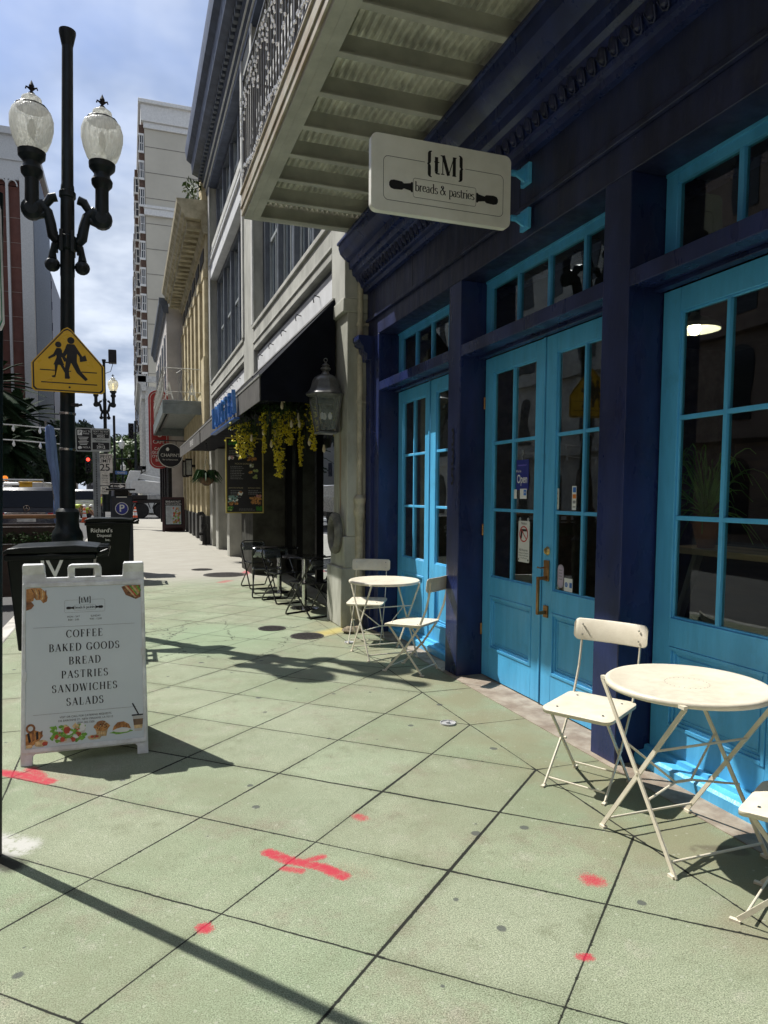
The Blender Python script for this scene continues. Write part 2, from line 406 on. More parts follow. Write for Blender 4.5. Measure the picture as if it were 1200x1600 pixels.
DARKW = mat('dark_wall', (0.020, 0.020, 0.020), 0.6, var=0.2)
WHITEP = mat('white_plastic', (0.80, 0.82, 0.83), 0.45, var=0.05, vs=9, bump=0.08, bs=40, col2=(0.60, 0.60, 0.58))
BLACKI = mat('black_ink', (0.01, 0.01, 0.012), 0.6, var=0.05)
WHITEI = mat('white_ink', (0.78, 0.78, 0.76), 0.6, var=0.03)
GREYI = mat('grey_ink', (0.28, 0.28, 0.29), 0.6, var=0.03)
GOLDI = mat('gold_ink', (0.45, 0.38, 0.22), 0.6, var=0.03)
POSTER = mat('poster_paper', (0.66, 0.72, 0.75), 0.4, var=0.015, vs=2)
SIGNW = mat('sign_enamel', (0.88, 0.88, 0.82), 0.4, var=0.03, vs=3, col2=(0.78, 0.78, 0.71))
GLASS = glass_mat('window_glass', (0.76, 0.80, 0.76), 1.25, 0.0, 0.03)
GLASSD = glass_mat('shop_glass', (0.35, 0.36, 0.35), 3.2, 0.0, 0.015)
STONE = mat('grey_stucco', (0.46, 0.46, 0.41), 0.8, var=0.13, vs=2.2, bump=0.25, bs=30, stretch=(1, 1, 0.5))
STONEW = mat('white_panel', (0.68, 0.69, 0.70), 0.7, var=0.06, vs=3, bump=0.05)
SLATE = mat('slate_frame_paint', (0.10, 0.115, 0.14), 0.5, var=0.12, vs=4)
TRIMW = mat('pale_trim', (0.62, 0.62, 0.58), 0.6, var=0.08, vs=4)
CREAMB = mat('cream_brick', (0.60, 0.52, 0.33), 0.75, var=0.12, vs=2.5, bump=0.3, bs=35, col2=(0.44, 0.36, 0.20))
RUBBER = mat('rubber', (0.015, 0.015, 0.015), 0.8, var=0.1)

# ------------------------------------------------------------------ ground
def sidewalk_mat():
    m = bpy.data.materials.new('sidewalk_concrete'); m.use_nodes = True
    t = NT(m.node_tree); b = t.n['Principled BSDF']
    P = t.node('ShaderNodeTexCoord').outputs['Object']
    x0, y0, _ = t.sep(P)[:3]
    wob = t.noise(P, 5.0, 3.0)
    wv = t.math('MULTIPLY', t.math('SUBTRACT', wob, 0.5), 0.010)
    x = t.math('ADD', x0, wv); y = t.math('ADD', y0, wv)
    u = t.math('DIVIDE', t.math('SUBTRACT', x, 0.782), 0.479)
    v = t.math('DIVIDE', t.math('SUBTRACT', y, 2.204), 0.4235)
    mm = t.math('MULTIPLY', t.math('SUBTRACT', u, v), 0.5); nn = t.math('MULTIPLY', t.math('ADD', u, v), 0.5)
    def dist(a, k): return t.math('DIVIDE', t.math('ABSOLUTE', t.math('SUBTRACT', t.math('FRACT', t.math('ADD', a, 100.5)), 0.5)), k)
    inside = t.math('MULTIPLY', t.math('LESS_THAN', x, 2.219), t.math('GREATER_THAN', x, -0.655))
    d1 = dist(mm, 1.576); d2 = dist(nn, 1.576)
    dd = t.math('MINIMUM', d1, d2)
    # outside the diamonds: cross joints at every second vertex
    dv = t.math('MULTIPLY', dist(t.math('MULTIPLY', t.math('SUBTRACT', v, 1.0), 0.5), 1.0), 0.847)
    dd = t.math('ADD', t.math('MULTIPLY', dd, inside), t.math('MULTIPLY', dv, t.math('SUBTRACT', 1.0, inside)))
    db = t.math('MINIMUM', t.math('ABSOLUTE', t.math('SUBTRACT', x, 2.219)), t.math('ABSOLUTE', t.math('ADD', x, 0.655)))
    dd = t.math('MINIMUM', dd, t.math('ADD', db, 0.0008))
    wn = t.noise(P, 0.9, 2.0)
    big = t.math('MULTIPLY', t.ramp(t.math('ABSOLUTE', t.math('SUBTRACT', nn, 2.0)), 0.4, 0.5, 0.0022, 0.0), 1.0)
    bigm = t.ramp(t.math('ABSOLUTE', t.math('ADD', mm, 0.0)), 0.04, 0.06, 0.0022, 0.0)
    width = t.math('ADD', t.ramp(wn, 0.35, 0.65, 0.0022, 0.0052), t.math('MAXIMUM', t.math('MULTIPLY', big, t.ramp(nn, 2.4, 2.6, 1.0, 0.0)), bigm))
    # joints fade where the slabs are worn smooth further on
    chip = t.math('MULTIPLY', t.ramp(t.noise(P, 38.0, 4.0, 0.7), 0.52, 0.75), 0.0065)
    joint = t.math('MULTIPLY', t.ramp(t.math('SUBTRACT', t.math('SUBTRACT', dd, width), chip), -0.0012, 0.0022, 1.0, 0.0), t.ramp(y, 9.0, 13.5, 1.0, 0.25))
    # tile tint
    tid = t.comb(t.math('FLOOR', mm), t.math('FLOOR', nn), 0.0)
    wnz = t.node('ShaderNodeTexWhiteNoise'); t.inp(wnz.inputs['Vector'], tid)
    base = t.mix(t.ramp(t.noise(P, 1.1, 5.0, 0.6), 0.3, 0.7), (0.215, 0.270, 0.168, 1), (0.300, 0.345, 0.232, 1))
    base = t.mix(t.math('MULTIPLY', wnz.outputs[0], 0.34), base, (0.27, 0.245, 0.185, 1))
    wn2 = t.node('ShaderNodeTexWhiteNoise'); t.inp(wn2.inputs['Vector'], t.comb(t.math('FLOOR', nn), t.math('FLOOR', mm), 5.0))
    base = t.mix(t.math('MULTIPLY', wn2.outputs[0], 0.22), base, (0.37, 0.38, 0.30, 1))
    # grime gathered along the joints, worn paler centres
    edge = t.math('MULTIPLY', t.ramp(t.math('ADD', dd, t.math('MULTIPLY', t.math('SUBTRACT', t.noise(P, 7.0, 5.0, 0.7), 0.5), 0.12)), 0.0, 0.07, 0.5, 0.0), t.ramp(t.noise(P, 1.3, 3.0), 0.4, 0.6))
    base = t.mix(edge, base, (0.15, 0.165, 0.10, 1))
    bl = t.noise(P, 4.5, 6.0, 0.72)
    base = t.mix(t.ramp(bl, 0.52, 0.72, 0.0, 0.62), base, (0.17, 0.185, 0.115, 1)); base = t.mix(t.ramp(bl, 0.46, 0.30, 0.0, 0.45), base, (0.40, 0.385, 0.32, 1))
    wm = t.noise(P, 1.7, 7.0, 0.75)
    base = t.mix(t.ramp(wm, 0.50, 0.66, 0.0, 0.55), base, (0.24, 0.205, 0.155, 1))
    # fine aggregate
    ag = t.noise(P, 200.0, 2.0, 0.8)
    base = t.mix(t.ramp(ag, 0.36, 0.64, 0.0, 1.0), t.mix(1.0, base, (0.48, 0.51, 0.46, 1), 'MULTIPLY'), t.mix(1.0, base, (1.30, 1.29, 1.30, 1), 'MULTIPLY'))
    ag2 = t.noise(P, 60.0, 3.0, 0.7)
    base = t.mix(t.ramp(ag2, 0.54, 0.68, 0.0, 0.45), base, (0.14, 0.165, 0.105, 1))
    vg = t.node('ShaderNodeTexVoronoi', voronoi_dimensions='2D'); t.inp(vg.inputs['Vector'], P); vg.inputs['Scale'].default_value = 110.0
    vgc = t.sep(vg.outputs['Color'])
    pit = t.math('MULTIPLY', t.math('LESS_THAN', vg.outputs['Distance'], 0.26), t.math('GREATER_THAN', vgc[0], 0.80))
    base = t.mix(t.math('MULTIPLY', pit, 0.42), base, (0.06, 0.065, 0.04, 1))
    pale_ag = t.math('MULTIPLY', t.math('LESS_THAN', vg.outputs['Distance'], 0.24), t.math('GREATER_THAN', vgc[1], 0.86))
    base = t.mix(t.math('MULTIPLY', pale_ag, 0.28), base, (0.58, 0.57, 0.46, 1))
    # soft grime
    st = t.noise(P, 0.75, 7.0, 0.7)
    base = t.mix(t.ramp(st, 0.44, 0.68, 0.0, 0.72), base, (0.185, 0.20, 0.125, 1))
    # darker brownish band beside the facade, broken by noise
    side = t.math('MULTIPLY', t.ramp(x, 1.7, 2.4, 0.0, 0.75), t.ramp(t.noise(P, 2.2, 4.0), 0.35, 0.6))
    base = t.mix(side, base, (0.20, 0.19, 0.115, 1))
    # chewing gum and pale flecks
    vo = t.node('ShaderNodeTexVoronoi', voronoi_dimensions='2D'); t.inp(vo.inputs['Vector'], P); vo.inputs['Scale'].default_value = 3.1
    vc = t.sep(vo.outputs['Color'])
    gum = t.math('MULTIPLY', t.ramp(t.math('ADD', vo.outputs['Distance'], t.math('MULTIPLY', t.noise(P, 22.0, 3.0), 0.07)), t.math('ADD', t.math('MULTIPLY', vc[1], 0.07), 0.03), t.math('ADD', t.math('MULTIPLY', vc[1], 0.07), 0.05), 1.0, 0.0), t.math('GREATER_THAN', vc[0], t.ramp(t.noise(P, 0.8, 2.0), 0.38, 0.62, 0.86, 0.40)))
    base = t.mix(t.math('MULTIPLY', gum, 0.8), base, (0.06, 0.065, 0.065, 1))
    vo2 = t.node('ShaderNodeTexVoronoi', voronoi_dimensions='2D'); t.inp(vo2.inputs['Vector'], P); vo2.inputs['Scale'].default_value = 14.0
    fl = t.math('MULTIPLY', t.math('LESS_THAN', vo2.outputs['Distance'], 0.085), t.math('GREATER_THAN', t.sep(vo2.outputs['Color'])[1], 0.8))
    base = t.mix(t.math('MULTIPLY', fl, 0.3), base, (0.45, 0.45, 0.38, 1))
    # cracks round the manholes
    ck = t.node('ShaderNodeTexVoronoi'); ck.feature = 'DISTANCE_TO_EDGE'; ck.inputs['Scale'].default_value = 1.1
    nz = t.noise(P, 3.0, 4.0, 0.6, out=1)
    ad = t.node('ShaderNodeVectorMath', operation='ADD'); t.inp(ad.inputs[0], P)
    sc = t.node('ShaderNodeVectorMath', operation='SCALE'); t.inp(sc.inputs[0], nz); sc.inputs['Scale'].default_value = 0.5
    t.l.new(sc.outputs[0], ad.inputs[1]); t.l.new(ad.outputs[0], ck.inputs['Vector'])
    cd = t.math('SQRT', t.math('ADD', t.math('POWER', t.math('SUBTRACT', x, 0.9), 2.0), t.math('POWER', t.math('SUBTRACT', y, 7.9), 2.0)))
    crack = t.math('MULTIPLY', t.ramp(ck.outputs['Distance'], 0.0, 0.012, 1.0, 0.0), t.ramp(cd, 0.8, 1.5, 0.9, 0.0))
    base = t.mix(t.ramp(cd, 0.4, 1.2, 0.35, 0.0), base, (0.22, 0.33, 0.20, 1))
    # further slabs: paler pour
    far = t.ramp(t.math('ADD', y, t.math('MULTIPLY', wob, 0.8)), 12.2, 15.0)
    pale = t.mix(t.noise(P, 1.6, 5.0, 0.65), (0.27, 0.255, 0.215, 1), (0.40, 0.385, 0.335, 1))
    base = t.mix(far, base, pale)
    base = t.mix(t.math('MULTIPLY', t.math('MAXIMUM', joint, crack), 0.97), base, (0.006, 0.007, 0.005, 1))
    # spray paint
    def spray(ax, ay, bx, by, r, soft, amt):
        dx, dy = bx-ax, by-ay; L = dx*dx+dy*dy or 1e-6
        px = t.math('SUBTRACT', x, ax); py = t.math('SUBTRACT', y, ay)
        k = t.math('DIVIDE', t.math('ADD', t.math('MULTIPLY', px, dx), t.math('MULTIPLY', py, dy)), L, clamp=True)
        ex = t.math('SUBTRACT', px, t.math('MULTIPLY', k, dx)); ey = t.math('SUBTRACT', py, t.math('MULTIPLY', k, dy))
        d = t.math('SQRT', t.math('ADD', t.math('MULTIPLY', ex, ex), t.math('MULTIPLY', ey, ey)))
        d = t.math('ADD', d, t.math('MULTIPLY', t.math('SUBTRACT', ag2, 0.5), soft*0.9))
        return t.ramp(d, r, r+soft, amt, 0.0)
    red = None
    for a in SPRAY:
        s = spray(*a); red = s if red is None else t.math('MAXIMUM', red, s)
    grit = t.math('MULTIPLY', t.math('SUBTRACT', t.noise(P, 210.0, 2.0, 0.8), 0.5), 2.0)
    red = t.math('MULTIPLY', t.ramp(t.math('ADD', red, grit), 0.15, 0.80, 0.0, 0.92), t.ramp(red, 0.02, 0.4))
    red = t.math('MULTIPLY', red, t.ramp(t.noise(P, 26.0, 4.0, 0.7), 0.30, 0.52, 0.6, 1.0))
    base = t.mix(red, base, (0.42, 0.018, 0.045, 1))
    wp = spray(-0.74, 3.60, -0.50, 3.44, 0.05, 0.07, 0.8); wp2 = spray(-0.72, 3.26, -0.62, 3.24, 0.04, 0.05, 0.9)
    wp = t.math('MULTIPLY', t.math('MAXIMUM', wp, wp2), t.ramp(t.noise(P, 14.0, 5.0, 0.75), 0.36, 0.5, 0.05, 1.0))
    base = t.mix(wp, base, (0.50, 0.49, 0.47, 1))
    foot_dark = spray(-0.60, 3.36, -0.50, 3.27, 0.02, 0.06, 0.95)  # soft near-black patch beside the foot of the left post
    base = t.mix(foot_dark, base, (0.03, 0.028, 0.02, 1))
    yl = spray(2.05, 7.75, 2.36, 7.95, 0.03, 0.16, 0.5)
    base = t.mix(yl, base, (0.58, 0.45, 0.10, 1))
    oil = spray(2.42, 2.42, 2.58, 2.36, 0.03, 0.03, 0.6)
    base = t.mix(t.math('MULTIPLY', oil, t.ramp(t.noise(P, 8.0, 3.0), 0.4, 0.55)), base, (0.09, 0.07, 0.05, 1))
    t.inp(b.inputs['Base Color'], base); b.inputs['Roughness'].default_value = 0.85; b.inputs['Specular IOR Level'].default_value = 0.3
    h = t.math('ADD', t.math('MULTIPLY', ag, 0.06), t.math('MULTIPLY', t.math('SUBTRACT', 1.0, joint), 0.5))
    bn = t.node('ShaderNodeBump'); bn.inputs['Strength'].default_value = 0.45; bn.inputs['Distance'].default_value = 0.012
    t.inp(bn.inputs['Height'], h); t.l.new(bn.outputs[0], b.inputs['Normal'])
    return m
SPRAY = [
    (0.56, 3.03, 0.63, 2.93, 0.010, 0.042, 0.95), (0.63, 2.93, 0.755, 2.83, 0.007, 0.042, 0.95), (0.755, 2.83, 0.82, 2.735, 0.010, 0.044, 0.95), (0.70, 2.90, 0.775, 2.915, 0.003, 0.04, 0.75), (0.60, 2.87, 0.66, 2.83, 0.003, 0.04, 0.7),
    (0.84, 2.80, 0.90, 2.74, 0.01, 0.14, 0.22), (0.66, 2.93, 0.74, 2.90, 0.01, 0.12, 0.25),
    (0.23, 2.565, 0.235, 2.550, 0.008, 0.042, 0.85), (1.045, 3.235, 1.06, 3.21, 0.005, 0.055, 0.65), (1.79, 2.375, 1.805, 2.36, 0.008, 0.075, 0.75),
    (1.455, 1.97, 1.48, 1.963, 0.003, 0.033, 0.85),
    (-0.90, 4.45, -0.72, 4.415, 0.012, 0.06, 0.85), (-0.72, 4.415, -0.585, 4.32, 0.012, 0.06, 0.9), (-0.585, 4.32, -0.45, 4.19, 0.010, 0.06, 0.9), (-0.57, 4.42, -0.50, 4.28, 0.006, 0.06, 0.75), (-0.48, 4.33, -0.38, 4.2, 0.01, 0.18, 0.22),
    (2.05, 13.9, 2.38, 14.8, 0.05, 0.12, 0.6), (1.55, 12.9, 1.7, 13.1, 0.04, 0.12, 0.5)]
def road_mat():
    m = bpy.data.materials.new('asphalt'); m.use_nodes = True; t = NT(m.node_tree); b = t.n['Principled BSDF']
    P = t.node('ShaderNodeTexCoord').outputs['Object']
    c = t.mix(t.noise(P, 0.7, 6.0, 0.65), (0.035, 0.036, 0.038, 1), (0.085, 0.083, 0.08, 1))
    c = t.mix(t.ramp(t.noise(P, 120.0, 2.0), 0.5, 0.75, 0, 0.5), c, (0.16, 0.155, 0.15, 1))
    t.inp(b.inputs['Base Color'], c); b.inputs['Roughness'].default_value = 0.85
    return m
SIDEW = sidewalk_mat(); ROAD = road_mat()
KERBM = mat('kerb_stone', (0.50, 0.48, 0.43), 0.8, var=0.15, vs=4, bump=0.3, bs=60)
PINK = mat('pink_terrazzo', (0.33, 0.285, 0.225), 0.75, var=0.14, vs=6, bump=0.2, bs=120, col2=(0.20, 0.15, 0.11))

def setting():
    mb = MB(); mb.box(-400, 400, -60, 900, -0.6, -0.18)
    tag(mb.build('ground', mat('far_ground', (0.10, 0.10, 0.09), 0.9), smooth=0), kind='structure')
    mb = MB(); mb.box(-10.5, -1.46, -40, 300, -0.5, -0.14)
    tag(mb.build('road', ROAD, smooth=0), kind='structure')
    mb = MB(); mb.box(-10.5, 60, 49.5, 60.5, -0.5, -0.135); mb.box(-60, -10.5, 49.5, 60.5, -0.5, -0.135)
    tag(mb.build('cross_street', ROAD, smooth=0), kind='structure')
    mb = MB(); mb.box(-1.30, 2.655, -8, 46.5, -0.5, 0.0)
    tag(mb.build('sidewalk', SIDEW, smooth=0), kind='structure')
    mb = MB(); mb.box(2.655, 3.05, -8, 8.0, -0.5, 0.004)
    tag(mb.build('threshold_paving', PINK, smooth=0), kind='structure')
    mb = MB(); mb.box(2.655, 3.4, 8.0, 46.5, -0.5, -0.002)
    tag(mb.build('frontage_paving', mat('frontage_concrete', (0.36, 0.35, 0.27), 0.85, var=0.12, vs=2, bump=0.2, bs=90), smooth=0), kind='structure')
    mb = MB()
    y = -8
    while y < 46.5:
        mb.box(-1.46, -1.303, y, min(46.5, y+1.79), -0.5, 0.003); y += 1.8
    tag(mb.build('kerb', KERBM, bevel=0.02), kind='structure')
    mb = MB(); mb.box(-14.5, -10.5, -40, 46.5, -0.5, 0.0); mb.box(-14.5, -10.5, 62, 300, -0.5, 0.0); mb.box(-1.46, 2.4, 62, 200, -0.5, 0.0)
    tag(mb.build('far_sidewalk', mat('far_concrete', (0.38, 0.37, 0.31), 0.85), smooth=0), kind='structure')
    mb = MB()
    for k in range(10): mb.quad((-9.8+k*0.82, 48.0, -0.131), (-9.4+k*0.82, 48.0, -0.131), (-9.4+k*0.82, 49.3, -0.131), (-9.8+k*0.82, 49.3, -0.131))
    tag(mb.build('crosswalk', mat('road_paint', (0.6, 0.6, 0.58), 0.7), smooth=0, fix=False), kind='structure')
setting()

# manholes and access covers
CASTI = mat('cast_iron', (0.045, 0.040, 0.036), 0.6, 0.4, var=0.3, vs=30, bump=0.8, bs=140)
def cover(x, y, r, label, m=CASTI, h=0.006, knob=True):
    t = thing('manhole_cover', label, 'manhole cover', (x, y, 0), None)
    mb = MB(); mb.lathe([(r, 0.0), (r, h), (r*0.9, h), (r*0.89, h*0.5), (0, h*0.5)], (x, y, 0), 28)
    mb.build('rim', m, t)
    mb = MB()
    for i in range(-3, 4):
        w = math.sqrt(max(0.01, 0.76-(i/4.2)**2))*r
        if knob: mb.box(x-w, x+w, y+i*r*0.22-r*0.05, y+i*r*0.22+r*0.05, h*0.4, h*1.15)
    if not knob: mb.lathe([(r*0.3, h*.4), (r*0.25, h*1.6), (0, h*1.7)], (x, y, 0), 16)
    mb.build('tread', m, t)
cover(1.87, 7.68, 0.19, 'dark round iron cover in the sidewalk nearest the bistro tables')
cover(1.58, 8.25, 0.165, 'dark round iron cover in the cracked green patch of sidewalk')
cover(1.76, 14.1, 0.42, 'large dark iron manhole cover beside the red spray paint')
cover(1.42, 15.2, 0.22, 'small dark cover beyond the large manhole')
cover(2.08, 4.39, 0.055, 'small pale metal disc set in the paving before the double doors', mat('pale_metal', (0.55, 0.55, 0.55), 0.5, 0.3), 0.012, False)
cover(2.22, 7.2, 0.05, 'small pale cap in the paving between the far bistro table and the grey pilaster', MATS['pale_metal'], 0.010, False)

# ------------------------------------------------------------------ navy cafe building
X0, XD = 2.70, 2.94
PILL = [(5.54, 5.78), (3.385, 3.62), (1.22, 1.46), (-0.94, -0.70)]
BAYS = [(5.78, 7.64), (3.62, 5.54), (1.46, 3.385), (-0.70, 1.22)]
cafe = thing('cafe_building', 'navy blue cafe shopfront with light blue french doors and a gallery above', 'building', (2.7, 3.5, 0))

def cafe_shell():
    mb = MB()
    # entablature: frieze and header above the openings
    mb.box(X0, 3.3, -3.0, 8.02, 3.43, 3.62)
    mb.box(X0-0.012, 3.3, -3.0, 8.02, 3.655, 4.0)
    mb.box(X0-0.03, X0+0.05, -3.0, 8.03, 3.62, 3.655)
    mb.build('frieze', NAVYD, cafe, bevel=0.006)
    for y in (6.62, 4.58, 2.40, 0.35): mb = MB(); mb.box(X0-0.0135, X0-0.011, y-0.004, y+0.004, 3.66, 3.955); mb.build('panel_seam', BLACKI, cafe, smooth=0)
    # upper wall and side walls
    mb = MB(); mb.box(2.62, 9.0, -3.0, 8.02, 4.5, 11.0)
    mb.box(3.02, 9.0, 7.8, 8.0, 0, 4.5)
    mb.build('upper_wall', mat('upper_brick', (0.30, 0.22, 0.17), 0.8, var=0.2), cafe)
    # cornice, swept profile (x offset from face, z)
    mb = MB()
    prof = [(0.3, 3.96), (-0.06, 3.96), (-0.07, 4.0), (-0.10, 4.01), (-0.11, 4.03), (-0.11, 4.045), (-0.15, 4.12), (-0.155, 4.14), (-0.19, 4.16), (-0.20, 4.22), (-0.235, 4.225), (-0.24, 4.30), (-0.29, 4.33),
            (-0.34, 4.38), (-0.36, 4.44), (-0.36, 4.47), (-0.38, 4.475), (-0.38, 4.50), (0.3, 4.50)]
    mb.sweep(prof, lambda p, q, t: (X0+p, t, q), -3.0, 8.05)
    mb.build('cornice', NAVY, cafe, smooth=25)
    # egg and dart
    mb = MB(); y = -1.5
    while y < 7.98:
        for k, (ox, oz, r) in enumerate(((-0.135, 4.085, 0.034),)):
            vs = []
            mb.lathe([(0.0, -0.045), (0.02, -0.035), (0.031, 0.0), (0.026, 0.03), (0.0, 0.042)], (X0+ox, y, oz), 10)
            mb.tube([(X0+ox+0.005, y-0.036, oz+0.04), (X0+ox-0.012, y-0.037, oz), (X0+ox+0.012, y-0.02, oz-0.045), (X0+ox+0.02, y, oz-0.054), (X0+ox+0.012, y+0.02, oz-0.045), (X0+ox-0.012, y+0.037, oz), (X0+ox+0.005, y+0.036, oz+0.04)], 0.0065, 5)
        y += 0.098
    mb.build('egg_moulding', NAVYD, cafe)
    # far end pilaster, its cap bracket and its panel
    mb = MB()
    mb.box(X0-0.035, 3.05, 7.82, 8.0, 0, 3.43); mb.box(X0, 3.05, 7.64, 7.82, 0, 3.43)
    mb.box(X0-0.06, 2.75, 7.80, 8.02, 0, 0.16)
    mb.build('pilaster', NAVY, cafe, bevel=0.005)
    mb = MB()
    prof = [(0.0, 3.16), (-0.05, 3.16), (-0.06, 3.22), (-0.09, 3.25), (-0.10, 3.31), (-0.14, 3.34), (-0.14, 3.37), (-0.16, 3.38), (-0.16, 3.43), (0, 3.43)]
    mb.sweep(prof, lambda p, q, t: (X0-0.03+p, t, q), 7.80, 8.03)
    mb.build('capital', NAVY, cafe, smooth=25)
    for a, b in PILL:
        mb = MB(); mb.box(X0, 3.0, a, b, 0.0, 3.43); mb.build('pillar', NAVY, cafe, bevel=0.006)
    # transom bars
    for a, b in BAYS:
        mb = MB(); mb.box(X0+0.004, X0+0.115, a, b, 2.79, 2.885); mb.box(X0+0.115, XD+0.02, a, b, 2.80, 2.875)
        mb.box(X0+0.17, XD-0.01, a, b, 2.775, 2.80)
        mb.build('transom_bar', NAVY, cafe, bevel=0.004)
        mb = MB(); mb.box(XD+0.05, 3.2, a, b, 3.36, 3.45)
        mb.build('head_lining', NAVY, cafe)
    # house number
    mb = MB(); fn = frame((X0-0.001, 5.66, 1.93), (0, -1, 0), (0, 0, 1))
    for ch, dz in (('3', 0.17), ('3', 0.0), ('5', -0.17)):
        text_mb(mb, ch, 0.215, lambda a, b, c, dz=dz: fn(a, b+dz, c), ext=0.006, squeeze=0.62, bold=0.01)
    mb.build('house_number', BLACKI, cafe, fix=False)
    # interior
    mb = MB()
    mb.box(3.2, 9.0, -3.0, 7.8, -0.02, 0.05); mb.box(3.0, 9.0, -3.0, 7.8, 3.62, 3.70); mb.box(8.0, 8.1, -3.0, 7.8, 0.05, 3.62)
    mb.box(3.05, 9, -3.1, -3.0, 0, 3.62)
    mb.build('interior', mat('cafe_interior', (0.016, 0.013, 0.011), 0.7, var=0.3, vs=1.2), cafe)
    mb = MB()
    for y in (0.6, 2.6, 4.6, 6.6): mb.box(7.6, 8.0, y-0.7, y+0.7, 0.05, 2.3)
    mb.box(6.0, 6.6, 0, 6.5, 0.05, 1.05)
    mb.build('counter', mat('counter_wood', (0.10, 0.055, 0.028), 0.5, var=0.3, stretch=(1, 0.1, 1)), cafe)
cafe_shell()

def pane_grid(mb, y0, y1, z0, z1, ys, zs, x, w=0.026, mi=0):
    """muntins between y0..y1, z0..z1 at x (street side face), horizontals cut between verticals"""
    for y in ys: mb.box(x, x+0.04, y-w/2, y+w/2, z0, z1, mi)
    cuts = [y0]+sorted(ys)+[y1]
    for z in zs:
        for i in range(len(cuts)-1):
            a = cuts[i]+(w/2 if i > 0 else 0); b = cuts[i+1]-(w/2 if i < len(cuts)-2 else 0)
            mb.box(x+0.002, x+0.038, a, b, z-w/2, z+w/2, mi)
def leaf(a, b, x, name='door', step=0.0):
    """one door leaf between y=a (near) and y=b (far)"""
    d = MB(); st = 0.135; zt, zb, zg0, zg1 = 2.772, 0.012, 0.90, 2.64
    d.box(x, x+0.045, a, a+st, zb, zt); d.box(x, x+0.045, b-st, b, zb, zt)
    d.box(x, x+0.045, a+st, b-st, zg1, zt); d.box(x, x+0.045, a+st, b-st, 0.735, zg0); d.box(x, x+0.045, a+st, b-st, zb, 0.265)
    g0, g1 = a+st, b-st
    # stepped glazing bead
    for (p, q, r, s) in ((g0, g0+0.012, zg0, zg1), (g1-0.012, g1, zg0, zg1), (g0+0.012, g1-0.012, zg0, zg0+0.012), (g0+0.012, g1-0.012, zg1-0.012, zg1)):
        d.box(x+0.012, x+0.042, p, q, r, s)
    pane_grid(d, g0+0.012, g1-0.012, zg0+0.012, zg1-0.012, [(g0+g1)/2], [1.478, 2.045], x+0.004)
    # raised panel moulding
    for k, (ins, xx, wd) in enumerate(((0.0, -0.006, 0.022), (0.022, 0.008, 0.018), (0.052, 0.0145, 0.012))):
        p0, p1, q0, q1 = g0+ins, g1-ins, 0.265+ins, 0.735-ins
        d.box(x+xx, x+0.04, p0, p0+wd, q0, q1); d.box(x+xx, x+0.04, p1-wd, p1, q0, q1)
        d.box(x+xx, x+0.04, p0+wd, p1-wd, q0, q0+wd); d.box(x+xx, x+0.04, p0+wd, p1-wd, q1-wd, q1)
    d.box(x+0.020, x+0.036, g0, g1, 0.265, 0.735)
    o = d.build(name, SKYB, cafe, bevel=0.0025, seg=1)
    g = MB(); g.box(x+0.022, x+0.026, g0+0.004, g1-0.004, zg0+0.004, zg1-0.004); g.build('glass', GLASS, o, smooth=0)
    return o
def hinge(y, z, x, o):
    mb = MB(); mb.tube([(x-0.008, y, z-0.05), (x-0.008, y, z+0.05)], 0.009, 8); mb.build('hinge', BRONZE, o)
